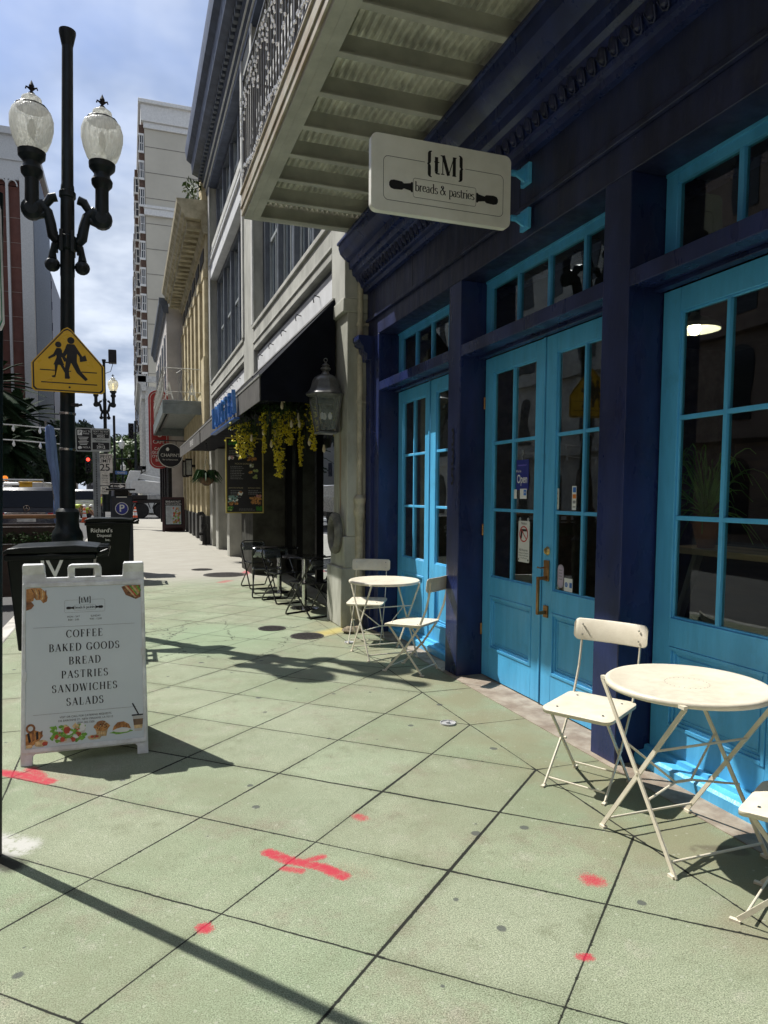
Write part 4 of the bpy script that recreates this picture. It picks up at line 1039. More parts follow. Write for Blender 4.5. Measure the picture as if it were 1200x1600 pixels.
dup(kc, (2.13, 10.30, 0), face(0.25, -0.97), 'black folding chair with clear seat between the two pedestal tables, back panel facing us')
dup(kc, (2.02, 10.95, 0), face(0.2, 0.98), 'black folding chair with clear seat tucked under the further pedestal table')
dup(kc, (2.06, 12.02, 0), face(0.15, -0.98), 'black folding chair with clear seat furthest off beside the dark pier')
def ped_table():
    t = thing('pedestal_table', 'black topped chrome pedestal table nearer the grey pilaster', 'table')
    mb = MB(); mb.lathe([(0.0, 0.745), (0.30, 0.745), (0.305, 0.738), (0.305, 0.722), (0.29, 0.718), (0, 0.718)], n=36); mb.build('tabletop', mat('black_laminate', (0.012, 0.012, 0.013), 0.12), t)
    mb = MB(); mb.lathe([(0.034, 0.02), (0.034, 0.72)], n=20); mb.build('column', CHROME, t)
    mb = MB(); mb.lathe([(0.205, 0.0), (0.205, 0.008), (0.19, 0.014), (0.06, 0.026), (0.034, 0.035)], n=36); mb.build('base', CHROME, t)
    return t
pt = ped_table(); pt['group'] = 'pedestal tables'; pt.location = (2.30, 9.60, 0)
dup(pt, (2.29, 11.32, 0), 0, 'black topped chrome pedestal table further off, towards the menu board')

# ------------------------------------------------------------------ A-frame board
def a_frame():
    t = thing('a_frame_sign', 'white plastic sandwich board listing coffee and baked goods on the sidewalk', 'sign', (-0.274, 4.6, 0))
    vv = Vector((0, 0.27, 1.12)).normalized()
    fn = frame((-0.274, 4.468, 0.0), (1, 0, 0), vv)
    base_fn = fn; fn = lambda a, b, c=0.0: base_fn(a, b*1.043, c)
    L = 1.152; w = 0.357
    outer = [(-w, 0), (-0.292, 0), (-0.292, 0.05), (-0.278, 0.062), (0.278, 0.062), (0.292, 0.05), (0.292, 0), (w, 0), (w-0.006, L-0.012), (w-0.012, L), (0.235, L), (0.228, L-0.01), (0.222, L-0.088), (-0.222, L-0.088), (-0.228, L-0.01), (-0.235, L), (-w+0.012, L), (-w+0.006, L-0.012)]
    def panel(name, f):
        mb = MB(); mb.prism(outer, lambda a, b, c: f(a, b, -c), 0.03)
        ho = [(-.092, L-.086), (-.092, L-.03), (-.085, L-.014), (-.07, L-.006), (.076, L-.006), (.091, L-.014), (.098, L-.03), (.098, L-.086), (.064, L-.086), (.064, L-.034), (.06, L-.028), (-.054, L-.028), (-.058, L-.034), (-.058, L-.086)]
        mb.prism(ho, lambda a, b, c: f(a, b, -.002-c), 0.026)
        o = mb.build(name, WHITEP, t, bevel=0.004)
        m = MB()
        # raised rim round the poster
        ring(m, rrect(0.70, 0.965, 0.01, 2, 0, 0.552), rrect(0.664, 0.915, 0.006, 2, 0, 0.552), lambda a, b, c: f(a, b, c), 0.008)
        m.build('rim', WHITEP, o, bevel=0.003)
        for a in (-.32, .32):
            for b in (.075, L-.125):
                k = MB(); k.lathe([(0.014, 0), (0.014, -0.004), (0.008, -0.006), (0.007, -0.002), (0, -0.002)], f(a, b, 0.001), 14, axis='y'); k.build('rivet', WHITEP, o)
        return o
    front = panel('front_panel', fn)
    fb = frame((-0.274, 5.03, 0.0), (-1, 0, 0), Vector((0, -0.27, 1.12)))
    panel('back_panel', lambda a, b, c=0.0: fb(a, b*1.043, c))
    mb = MB(); mb.box(-0.285, -0.26, 4.60, 4.90, 0.42, 0.435) if False else mb.tube([(-0.60, 4.62, 0.5), (-0.60, 4.89, 0.5)], 0.008, 6); mb.build('spreader', WHITEP, t)
    mb = MB(); mb.prism(rrect(0.662, 0.912, 0.004, 2, 0, 0.552), lambda a, b, c: fn(a, b, c+0.0005), 0.003)
    po = mb.build('poster', POSTER, t, smooth=0)
    for s, v in ((-1, 0.50), (1, 0.60)):
        mb = MB(); mb.prism(rrect(0.022, 0.05, 0.006, 3, s*0.335, v), lambda a, b, c: fn(a, b, c+0.004), 0.008); mb.build('clip', WHITEP, t, bevel=0.002)
    F = lambda a, b, c: fn(a, b, c+0.0037)
    ink = MB()
    tm_logo(ink, lambda a, b, c: F(a-0.0, b+0.89, c), 0.232)
    for s, x, y in (('MON - SAT', -.065, .828), ('8:00 - 2:00', -.065, .810), ('SUNDAY', .062, .828), ('9:00 - 12:00', .062, .810)):
        text_mb(ink, s, 0.0145, lambda a, b, c: F(a+x, b+y, c), 0, 0.001)
    for k, s in enumerate(('COFFEE', 'BAKED GOODS', 'BREAD', 'PASTRIES', 'SANDWICHES', 'SALADS')):
        serif_mb(ink, s, 0.0425, lambda a, b, c: F(a-0.003, b+0.708-0.0785*k, c), 0, track=0.17, thick=.17, thin=.05)
    for k, s in enumerate(('VISIT OR CALL FOR CATERING REQUESTS', '335 BARONNE ST., NEW ORLEANS, LA 70112', '(504) 302-7200')):
        text_mb(ink, s, 0.0155, lambda a, b, c: F(a, b+0.252-0.0195*k, c), 0, 0.001)
    ink.build('lettering', BLACKI, po, fix=False, smooth=0)
    for yy in (.772, .277): g = MB(); ribbon(g, [(-.29, yy), (.29, yy)], 0.0016, F); g.build('rule', GREYI, po, fix=False)
    # printed food pictures: flat, layered prints
    bread = mat('print_bread', (0.52, 0.25, 0.07), 0.5, var=0.35, vs=30, col2=(0.30, 0.12, 0.03)); crumb = mat('print_crumb', (0.72, 0.52, 0.26), 0.5, var=0.2, vs=40)
    crust = mat('print_crust', (0.30, 0.12, 0.04), 0.5, var=0.3, vs=40); leafg = mat('print_leaf', (0.20, 0.42, 0.05), 0.5, var=0.35, vs=60, col2=(0.08, 0.22, 0.02)); tom = mat('print_tomato', (0.55, 0.08, 0.04), 0.5, var=0.2, vs=40)
    cup = mat('print_cup', (0.62, 0.60, 0.56), 0.5, var=0.1); cof = mat('print_coffee', (0.22, 0.13, 0.07), 0.5, var=0.2, vs=20)
    ms = [bread, crumb, crust, leafg, tom, cup, cof, BLACKI, WHITEI]
    PR = lambda mb, poly, h, mi: disc(mb, poly, F, h, mi)
    x0, x1, y0, y1 = -0.329, 0.329, 0.098, 1.006
    def clip(poly): return [(min(max(p[0], x0), x1), min(max(p[1], y0), y1)) for p in poly]
    # croissants top left
    mb = MB()
    PR(mb, clip([(-.329, 1.0), (-.30, 1.006), (-.25, 1.005), (-.225, .985), (-.21, .95), (-.215, .925), (-.235, .915), (-.25, .935), (-.275, .935), (-.285, .95), (-.29, .93), (-.31, .925), (-.329, .90)]), 0.0010, 0)
    for k in range(5): ribbon(mb, [(-.30+k*.02, 1.002-.003*k), (-.285+k*.016, .975-.008*k), (-.283+k*.013, .95-.006*k)], 0.006, F, 0.0013, 1 if k % 2 else 2)
    PR(mb, clip([(-.329, .93), (-.30, .925), (-.285, .905), (-.30, .885), (-.329, .875)]), 0.0011, 2)
    mb.build('croissant_print', ms, po, fix=False, smooth=0)
    # sandwich top right
    mb = MB(); PR(mb, [(.215, .995), (.24, .945), (.30, .918), (.329, .93), (.329, 1.004), (.24, 1.004)], 0.0010, 2)
    for k, mi in enumerate((1, 4, 3, 1, 0, 3)): PR(mb, [(.232+k*.014, 1.0), (.243+k*.014, 1.002), (.305+k*.006, .932+.008*k), (.294+k*.006, .926+.007*k)], 0.0012+0.00005*k, mi)
    mb.build('sandwich_print', ms, po, fix=False, smooth=0)
    # breads bottom left
    mb = MB(); ring(mb, circ(-.303, .205, .026), circ(-.303, .205, .014), lambda a, b, c: F(a, b, c+0.0009), 0.0002, 2)
    PR(mb, clip([(-.329, .115), (-.329, .175), (-.28, .195), (-.245, .18), (-.235, .16), (-.265, .125), (-.30, .105)]), 0.0011, 0)
    for k in range(4): PR(mb, [(-.322+k*.024, .178+.002*k), (-.310+k*.024, .183+.002*k), (-.300+k*.02, .135+.006*k), (-.312+k*.02, .125+.006*k)], 0.0013, 7 if k % 2 == 0 else 2)
    PR(mb, clip(blob(-.245, .118, .038, .020)), 0.0014, 1); PR(mb, clip(blob(-.225, .115, .016, .012)), 0.0015, 4)
    PR(mb, clip(blob(-.31, .105, .02, .012)), 0.0014, 1)
    mb.build('bread_print', ms, po, fix=False, smooth=0)
    # salad bowl
    rnd = random.Random(2); mb = MB()
    PR(mb, [(-.19, .175), (-.175, .13), (-.15, .108), (-.05, .108), (-.015, .13), (-.0, .18)], 0.0009, 5)
    for i in range(70):
        a = rnd.uniform(-.185, -.005); b = rnd.uniform(.120, .205) if abs(a+.095) < .07 else rnd.uniform(.14, .20)
        PR(mb, blob(a, b, rnd.uniform(.008, .02), rnd.uniform(.006, .014), 9, .45), 0.0010+i*0.00001, rnd.choice((3, 3, 3, 3, 3, 4, 1, 8)))
    for a, b, q in ((-.105, .178, .019), (-.13, .128, .014), (-.07, .122, .012)): PR(mb, blob(a, b, q), 0.0018, 4)
    mb.build('salad_print', ms, po, fix=False, smooth=0)
    # muffin and biscuits
    mb = MB(); PR(mb, [(.055, .168), (.062, .125), (.115, .125), (.125, .17)], 0.0010, 1)
    for k in range(6): ribbon(mb, [(.060+k*.011, .168), (.066+k*.009, .126)], 0.0025, F, 0.0012, 0)
    PR(mb, blob(.09, .180, .045, .026, 16, .08), 0.0013, 0); PR(mb, blob(.088, .195, .030, .018, 14, .1), 0.0014, 2)
    for i in range(14): PR(mb, blob(.09+rnd.uniform(-.035, .035), .185+rnd.uniform(-.018, .02), .0035), 0.0016, 7 if i % 2 else 1)
    for a in (.035, .062): PR(mb, blob(a, .125, .024, .014), 0.0015, 1); PR(mb, blob(a, .127, .011, .007), 0.0017, 4)
    mb.build('muffin_print', ms, po, fix=False, smooth=0)
    # croissant sandwich
    mb = MB(); PR(mb, blob(.20, .138, .055, .012, 18, .3), 0.0010, 3); PR(mb, blob(.205, .148, .05, .012), 0.0011, 8)
    PR(mb, [(.15, .15), (.158, .175), (.18, .195), (.215, .198), (.245, .18), (.258, .152), (.235, .160), (.205, .165), (.175, .16)], 0.0012, 0)
    for k in range(4): ribbon(mb, [(.172+k*.02, .188+.003*(1-abs(k-1.5))), (.176+k*.019, .163)], 0.004, F, 0.0014, 2)
    mb.build('croissant_sandwich_print', ms, po, fix=False, smooth=0)
    # iced coffee
    mb = MB(); PR(mb, [(.268, .222), (.278, .135), (.322, .135), (.329, .222)], 0.0010, 5); PR(mb, [(.270, .205), (.274, .17), (.326, .17), (.329, .205)], 0.0011, 6); PR(mb, [(.274, .17), (.277, .15), (.323, .15), (.326, .17)], 0.0011, 1)
    PR(mb, [(.262, .224), (.264, .232), (.329, .232), (.329, .224)], 0.0012, 7); ribbon(mb, [(.302, .232), (.268, .298)], 0.008, F, 0.0013, 7)
    mb.build('coffee_print', ms, po, fix=False, smooth=0)
a_frame()

# ------------------------------------------------------------------ downpipe and wall lantern
def downpipe():
    t = thing('downpipe', 'cream painted downpipe in the corner between grey pilaster and navy shopfront', 'pipe', (2.60, 7.99, 0))
    m = mat('cream_pipe', (0.50, 0.46, 0.34), 0.6, var=0.15, vs=6)
    mb = MB(); mb.tube([(2.60, 8.02, 0.5), (2.60, 8.02, 4.6)], 0.034, 12); mb.build('pipe', m, t)
    mb = MB(); mb.lathe([(0.045, 0.0), (0.05, 0.05), (0.05, 0.5), (0.06, 0.52), (0.06, 0.56), (0.05, 0.58), (0.05, 1.22), (0.065, 1.25), (0.075, 1.30), (0.06, 1.36), (0.07, 1.40), (0.078, 1.45), (0.06, 1.48), (0.04, 1.5)], (2.60, 8.02, 0.1), 14); mb.build('boot', m, t)
    for z in (2.7, 3.6):
        mb = MB(); mb.lathe([(0.042, -0.02), (0.046, 0), (0.042, 0.02)], (2.60, 8.02, z), 12); mb.box(2.6, 2.72, 8.0, 8.02, z-0.015, z+0.015); mb.build('bracket', m, t)
    mb = MB(); 
    bm = bmesh.new(); bmesh.ops.create_icosphere(bm, subdivisions=2, radius=0.09)
    rnd = random.Random(1)
    vs = [(2.42+v.co.x*1.5*(1+rnd.uniform(-.2, .2)), 7.72+v.co.y*(1+rnd.uniform(-.2, .2)), 0.03+v.co.z*0.55*(1+rnd.uniform(-.2, .2))) for v in bm.verts]
    mb.add(vs, [tuple(v.index for v in f.verts) for f in bm.faces]); bm.free()
    o = mb.build('rubble_lump', mat('rubble', (0.26, 0.21, 0.14), 0.9, var=0.3, vs=20, bump=0.6, bs=60)); tag(o, 'small lump of rubble on the paving at the foot of the downpipe', 'rubble')
downpipe()
def lantern():
    x, y = 2.26, 8.32
    t = thing('wall_lantern', 'large pewter wall lantern with candle bulbs on the grey pilaster', 'lantern', (x, y, 2.33))
    PEW = mat('pewter', (0.17, 0.17, 0.165), 0.42, 0.55, var=0.15, vs=9, col2=(0.10, 0.10, 0.095))
    def sq(prof, name, n=4, par=t, m=PEW):
        mb = MB(); o = []
        for r, z in prof: o.append([(x+r*.86*math.cos(PI/4+2*PI*j/n), y+r*.86*math.sin(PI/4+2*PI*j/n), z) for j in range(n)])
        vs = [p for q in o for p in q]
        mb.add(vs, [(i*n+j, i*n+(j+1) % n, (i+1)*n+(j+1) % n, (i+1)*n+j) for i in range(len(o)-1) for j in range(n)]+[tuple(range(n))[::-1], tuple((len(o)-1)*n+j for j in range(n))])
        return mb.build(name, m, par, bevel=0.004)
    z0 = 2.335
    sq([(0.19, z0), (0.195, z0+0.02), (0.15, z0+0.035)], 'base')
    sq([(0.285, z0+0.455), (0.288, z0+0.472), (0.262, z0+0.49), (0.232, z0+0.52), (0.212, z0+0.56), (0.202, z0+0.60), (0.186, z0+0.64), (0.155, z0+0.675), (0.11, z0+0.698), (0.07, z0+0.708), (0.06, z0+0.72)], 'roof', 8)
    mb = MB(); mb.lathe([(0.05, 0.715), (0.04, 0.75), (0.06, 0.765), (0.062, 0.785), (0.035, 0.80), (0.05, 0.815), (0.03, 0.835), (0.012, 0.845), (0.01, 0.86)], (x, y, z0), 16)
    mb.tube([(x+0.022*math.cos(a*PI/6), y, z0+0.882+0.022*math.sin(a*PI/6)) for a in range(12)], 0.005, 6, closed=True); mb.build('finial', PEW, t)
    for j in range(4):
        a = PI/4+PI/2*j
        mb = MB(); mb.bar((x+0.142*math.cos(a), y+0.142*math.sin(a), z0+0.03), (x+0.228*math.cos(a), y+0.228*math.sin(a), z0+0.46), 0.016, 0.016); mb.build('corner_bar', PEW, t)
    mb = MB()
    n = 4; r0, r1 = 0.135, 0.219
    for j in range(4):
        a, b = PI/4+PI/2*j, PI/4+PI/2*(j+1)
        mb.quad((x+r0*math.cos(a), y+r0*math.sin(a), z0+0.04), (x+r0*math.cos(b), y+r0*math.sin(b), z0+0.04), (x+r1*math.cos(b), y+r1*math.sin(b), z0+0.455), (x+r1*math.cos(a), y+r1*math.sin(a), z0+0.455))
    lg = mat('lantern_glass', (0.50, 0.54, 0.48), 0.15, var=0.1, vs=12); lg.node_tree.nodes['Principled BSDF'].inputs['Alpha'].default_value = 0.24; mb.build('glass', lg, t, smooth=0)
    for dx, dy in ((-0.05, -0.02), (0.05, -0.02), (0, 0.05)):
        mb = MB(); mb.tube([(x, y, z0+0.10), (x+dx*0.6, y+dy*.6, z0+0.08), (x+dx, y+dy, z0+0.13), (x+dx, y+dy, z0+0.17)], 0.006, 6); mb.build('candle_arm', BLACKM, t)
        mb = MB(); mb.lathe([(0.012, 0.0), (0.016, 0.0), (0.028, 0.035), (0.022, 0.065), (0.006, 0.085), (0, 0.087)], (x+dx, y+dy, z0+0.175), 10); mb.build('bulb', mat('clear_bulb', (0.75, 0.75, 0.72), 0.15), t)
    mb = MB(); mb.tube([(x, y, z0+0.03), (x, y, z0+0.12)], 0.012, 8); mb.build('stem', BLACKM, t)
    mb = MB(); mb.box(2.40, 2.425, y-0.07, y+0.07, z0+0.02, z0+0.5); mb.box(2.38, 2.40, y-0.045, y+0.045, z0+0.06, z0+0.46)
    mb.tube([(2.39, y, z0+0.42), (x+0.10, y, z0+0.45)], 0.012, 8); mb.tube([(2.39, y, z0+0.12), (2.36, y, z0+0.07), (2.31, y, z0+0.05), (x+0.05, y, z0+0.03)], 0.009, 8)
    mb.tube([(2.36+0.03*math.cos(a*.5), y-0.05, z0+0.09+0.03*math.sin(a*.5)) for a in range(12)], 0.005, 5)
    mb.build('wall_bracket', PEW, t, bevel=0.002)
lantern()

# ------------------------------------------------------------------ grey building next door
GX = 2.42
grey = thing('grey_building', 'grey stucco building with tall dark framed windows and white panels above the awning', 'building', (GX, 15, 0))
def rust_streaks():
    m = MATS['stucco_stained']; t = NT(m.node_tree); b = t.n['Principled BSDF']; src = b.inputs['Base Color'].links[0].from_socket
    P = t.node('ShaderNodeTexCoord').outputs['Object']; x, y, z = t.sep(P)[:3]; wob = t.math('MULTIPLY', t.math('SUBTRACT', t.noise(P, 3.0, 3.0), 0.5), 0.05)
    def streak(y0, slope, w, za, zb):
        d = t.math('ABSOLUTE', t.math('SUBTRACT', t.math('ADD', y, wob), t.math('ADD', t.math('MULTIPLY', t.math('SUBTRACT', z, za), slope), y0)))
        return t.math('MULTIPLY', t.ramp(d, 0.0, w, 0.85, 0.0), t.math('MULTIPLY', t.ramp(z, za-0.1, za+0.1), t.ramp(z, zb-0.5, zb, 1.0, 0.0)))
    c = t.mix(streak(8.33, 0.0, 0.05, 1.4, 2.6), src, (0.26, 0.13, 0.05, 1))
    c = t.mix(streak(8.40, -0.16, 0.012, 1.25, 2.0), c, (0.60, 0.57, 0.44, 1)); c = t.mix(streak(8.46, -0.13, 0.010, 1.3, 1.95), c, (0.60, 0.57, 0.44, 1))
    t.inp(b.inputs['Base Color'], c)
def grey_building():
    Y0, Y1 = 8.04, 22.8
    XB = 9.0
    mb = MB()
    # piers (full height strips)
    STR = [(8.045, 8.62), (14.45, 15.72), (22.2, 22.8)]
    for a, b in STR:
        mb = MB(); mb.box(GX, GX+0.6, a, b, 3.9, 11.2); mb.build('pier', STONE, grey, bevel=0.01)
    mb = MB(); mb.box(GX+0.03, GX+0.6, 8.045, 8.62, 1.10, 3.74); mb.box(GX-0.02, GX+0.6, 8.04, 8.66, 3.74, 3.90); mb.box(GX-0.01, GX+0.6, 8.045, 8.63, 0.72, 1.10); mb.box(GX-0.045, GX+0.6, 8.035, 8.68, 0.0, 0.72)
    mb.build('end_pilaster', mat('stucco_stained', (0.44, 0.44, 0.38), 0.8, var=0.16, vs=2.6, bump=0.25, bs=30, stretch=(1, 1, 0.4), col2=(0.26, 0.26, 0.21)), grey, bevel=0.012)
    rust_streaks()
    mb = MB(); mb.tube([(GX-0.05, 8.29+0.155*math.cos(a*PI/12), 1.13+0.205*math.sin(a*PI/12)) for a in range(24)], 0.055, 8, closed=True); mb.build('stone_ring', mat('ring_stone', (0.17, 0.165, 0.145), 0.85, var=0.2, vs=8, bump=0.3), grey)
    # middle pier below the awning
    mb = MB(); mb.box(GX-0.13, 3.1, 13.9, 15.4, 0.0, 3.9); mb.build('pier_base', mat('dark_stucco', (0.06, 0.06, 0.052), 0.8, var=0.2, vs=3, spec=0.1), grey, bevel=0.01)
    for a, b, z in ((22.1, 22.8, 3.9), (20.6, 21.2, 2.9), (18.2, 18.7, 2.9)): mb = MB(); mb.box(GX-0.02, 3.1, a, b, 0.0, z); mb.build('pier_base', STONE, grey, bevel=0.01)
    # horizontal members per bay
    bays = [(8.62, 14.45), (15.72, 22.2)]
    for bi, (a, b) in enumerate(bays):
        mb = MB(); mb.box(GX, GX+0.6, a, b, 4.50, 4.92); mb.box(GX-0.03, GX+0.3, a+0.002, b-0.002, 4.92, 5.0); mb.box(GX-0.02, GX+0.3, a+0.002, b-0.002, 4.62, 4.66); mb.build('sill_band', STONE, grey, bevel=0.012)
        mb = MB(); mb.box(GX+0.10, GX+0.5, a, b, 3.6, 4.5); mb.build('panel_recess', SLATE, grey)
        mb = MB(); mb.box(GX+0.07, GX+0.10, a+0.06, b-0.06, 3.98, 4.42); mb.build('sign_panel', STONEW, grey, bevel=0.004)
        for k in range(5):
            mb = MB(); y = a+(b-a)*(k+0.8)/5.4; mb.tube([(GX+0.07, y, 4.28), (GX+0.0, y, 4.30), (GX-0.02, y, 4.26), (GX-0.01, y, 4.2)], 0.008, 5); mb.build('hook', BLACKM, grey)
        mb = MB(); mb.box(GX, GX+0.6, a, b, 8.05, 8.45); mb.box(GX-0.05, GX+0.3, a+.002, b-.002, 8.45, 8.54); mb.build('spandrel', STONEW, grey, bevel=0.01)
        mb = MB(); mb.box(GX-0.015, GX+0.3, a+.002, b-.002, 8.54, 8.62); mb.box(GX-0.03, GX+0.3, a+.002, b-.002, 8.66, 8.72); mb.box(GX+0.02, GX+0.6, a, b, 8.62, 9.0); mb.build('spandrel_trim', TRIMW, grey, bevel=0.006)
        # windows: two storeys
        for z0, z1 in ((5.0, 8.05), (9.0, 10.75)):
            n = 4
            fr = MB()
            xw = GX+0.20
            fr.box(xw, xw+0.25, a, a+0.34, z0, z1); fr.box(xw, xw+0.25, b-0.34, b, z0, z1); fr.box(xw-0.002, xw+0.25, a+0.34, b-0.34, z1-0.16, z1)
            ys = [a+0.34+(b-a-0.68)*k/n for k in range(n+1)]
            for y in ys: fr.box(xw-0.03, xw+0.2, y-0.06, y+0.06, z0, z1-0.16)
            fr.build('window_frame', SLATE, grey, bevel=0.006)
            for k in range(n):
                w = MB(); p, q = ys[k]+0.06, ys[k+1]-0.06
                w.box(xw+0.06, xw+0.09, p, p+0.05, z0, z1-0.16); w.box(xw+0.06, xw+0.09, q-0.05, q, z0, z1-0.16); zm = (z0+z1)/2
                w.box(xw+0.06, xw+0.09, p+0.05, q-0.05, zm-0.03, zm+0.03); w.box(xw+0.06, xw+0.09, p+0.05, q-0.05, z0, z0+0.06); w.box(xw+0.062, xw+0.085, (p+q)/2-0.012, (p+q)/2+0.012, z0+0.06, z1-0.16)
                o = w.build('sash', mat('pale_sash', (0.34, 0.37, 0.38), 0.5, var=0.06), grey)
                g = MB(); g.box(xw+0.095, xw+0.10, p, q, z0, z1-0.16); g.build('pane', glass_mat('upper_glass', (0.08, 0.09, 0.10), 2.6, 0.0, 0.02), o, smooth=0)
        # interior floor darkness
    mb = MB(); mb.box(GX+0.6, XB, Y0, Y1, 3.6, 11.2); mb.build('core', DARKW, grey)
    # cornice
    mb = MB()
    prof = [(0.5, 10.75), (-0.02, 10.75), (-0.04, 10.95), (-0.10, 11.0), (-0.10, 11.1), (-0.16, 11.15), (-0.16, 11.35), (-0.42, 11.45), (-0.45, 11.75), (-0.58, 11.85), (-0.62, 12.1), (-0.62, 12.2), (0.5, 12.2)]
    mb.sweep(prof, lambda p, q, t: (GX+p, t, q), Y0, Y1+0.3)
    mb.build('cornice', mat('slate_cornice', (0.085, 0.105, 0.16), 0.5, var=0.14, vs=3), grey, smooth=25)
    for z, x in ((10.86, -0.06), (11.0, -0.13)):
        mb = MB(); mb.box(GX+x, GX+0.1, Y0, Y1, z, z+0.05); mb.build('cornice_line', TRIMW, grey)
    y = Y0+0.1; mb = MB()
    while y < Y1+0.2: mb.box(GX-0.26, GX-0.16, y, y+0.12, 11.2, 11.34); y += 0.24
    mb.build('dentil_course', SLATE, grey, smooth=0)
    # strips on pier edges
    for y in (8.62, 14.45, 15.72, 22.2):
        mb = MB(); mb.box(GX-0.035, GX, y-0.09, y+0.09, 5.0, 10.75); mb.build('pilaster_strip', TRIMW, grey, bevel=0.006)
    # shopfront below
    xs = 3.0
    mb = MB(); mb.box(xs-0.03, xs+0.05, 8.62, 13.9, 0.0, 0.16); mb.box(xs-0.03, xs+0.05, 8.62, 13.9, 2.9, 3.6)
    for y in (8.95, 9.9, 11.45, 12.95, 13.85): mb.box(xs-0.06, xs+0.05, y-0.06, y+0.06, 0.16, 2.9)
    mb.build('shop_frame', mat('black_frame', (0.004, 0.004, 0.004), 0.5, spec=0.12), grey, bevel=0.004)
    mb = MB(); mb.box(xs, xs+0.01, 8.62, 13.9, 0.16, 2.9); mb.build('shop_glass', GLASSD, grey, smooth=0)
    mb = MB(); mb.box(xs+1.8, xs+1.9, 8.6, 13.9, 0, 3.6); mb.box(xs, xs+1.9, 8.5, 13.9, 3.55, 3.62); mb.build('shop_interior', DARKW, grey)
    mb = MB(); mb.box(2.9, 3.0, 15.4, 22.1, 0.0, 3.9); mb.build('far_shopfront', DARKW, grey)
    for y in (16.4, 17.3, 19.2, 20.1):
        mb = MB(); mb.box(2.86, 2.899, y-0.3, y+0.3, 0.12, 2.3); mb.build('far_pane', glass_mat('far_glass', (0.3, 0.32, 0.33), 3.0), grey)
    mb = MB(); fn = frame((xs-0.004, 10.15, 1.46), (0, -1, 0), (0, 0, 1))
    text_mb(mb, 'OPEN EVERYDAY', 0.13, lambda a, b, c: fn(a-0.2, b+0.06, c), 0, 0.002, squeeze=0.55, bold=0.006); text_mb(mb, '11 AM - 9 PM', 0.15, lambda a, b, c: fn(a-0.2, b-0.10, c), 0, 0.002, squeeze=0.6, bold=0.01)
    mb.build('window_lettering', WHITEI, grey, fix=False)
    mb = MB()
    for k, c in enumerate((0, 1, 2, 0)): mb.obox((xs-0.07, 9.02, 2.0+0.075*k), (0.002, 0, 0), (0, 0.10, 0), (0, 0, 0.07), c)
    mb.build('sticker_strip', [mat('cyan_ink', (0.1, 0.4, 0.6)), mat('purple_ink', (0.22, 0.06, 0.5)), mat('orange_ink', (0.75, 0.22, 0.03))], grey)
grey_building()

def awning():
    AX, ya, yb = 1.50, 8.47, 22.5
    t = thing('awning', 'long black awning with grey valance and blue raised letters over the tea shop', 'awning', (2.0, 15, 2.7))
    AB = mat('awning_canvas', (0.006, 0.007, 0.012), 0.85, var=0.15, vs=3, spec=0.1); AV = mat('awning_valance', (0.105, 0.10, 0.092), 0.7, var=0.12, vs=4)
    mb = MB()
    mb.sweep([(GX, 3.985), (AX, 3.02), (AX, 2.99), (GX, 3.95)], lambda p, q, y: (p, y, q), ya+0.01, yb)
    mb.build('canopy', AB, t, smooth=0)
    mb = MB(); mb.prism([(GX, 3.98), (AX, 3.015), (AX, 2.72), (GX, 2.72)], lambda a, b, c: Vector((a, ya+c, b)), 0.008); mb.build('side_panel', AB, t, smooth=0)
    for a, b in ((ya+0.02, 15.9), (16.1, yb)):
        mb = MB(); mb.box(AX-0.012, AX, a, b, 2.715, 3.01); mb.build('valance', AV, t, smooth=0)
    mb = MB(); mb.box(AX-0.02, AX+0.02, ya, yb, 3.005, 3.03); mb.box(GX-0.03, GX+0.0, ya, yb, 3.975, 4.0); mb.build('rim_strip', mat('rim_grey', (0.30, 0.30, 0.28), 0.6), t)
    mb = MB(); mb.box(AX+0.02, GX+0.5, ya+0.02, yb-0.02, 2.93, 2.96); mb.build('soffit', AB, t, smooth=0)
    BL = mat('sign_blue', (0.03, 0.10, 0.34), 0.35, var=0.05); BLF = mat('sign_blue_edge', (0.06, 0.22, 0.55), 0.3)
    fn = frame((AX-0.03, 11.55, 2.90), (0, -1, 0), (0, 0, 1))
    for k, ch in enumerate('YONGTEA'):
        mb = MB()
        text_mb(mb, ch, 0.50, lambda a, b, c: fn(a+(k-3)*0.42, b, c), 0, 0.04, squeeze=0.8)
        o = mb.build('letter', BL, t, fix=False, smooth=0); s = o.modifiers.new('s', 'SOLIDIFY'); s.thickness = 0.05; s.offset = 0; s.material_offset_rim = 1; o.data.materials.append(BLF)
    mb = MB(); mb.box(AX-0.10, AX-0.02, 10.05, 13.0, 2.655, 2.68); mb.build('letter_rail', BL, t)
    fn2 = frame((AX-0.014, 18.2, 2.86), (0, -1, 0), (0, 0, 1)); mb = MB(); text_mb(mb, 'BREWED', 0.2, fn2, 0, 0.002, squeeze=1.2); mb.build('small_lettering', WHITEI, t, fix=False)
awning()

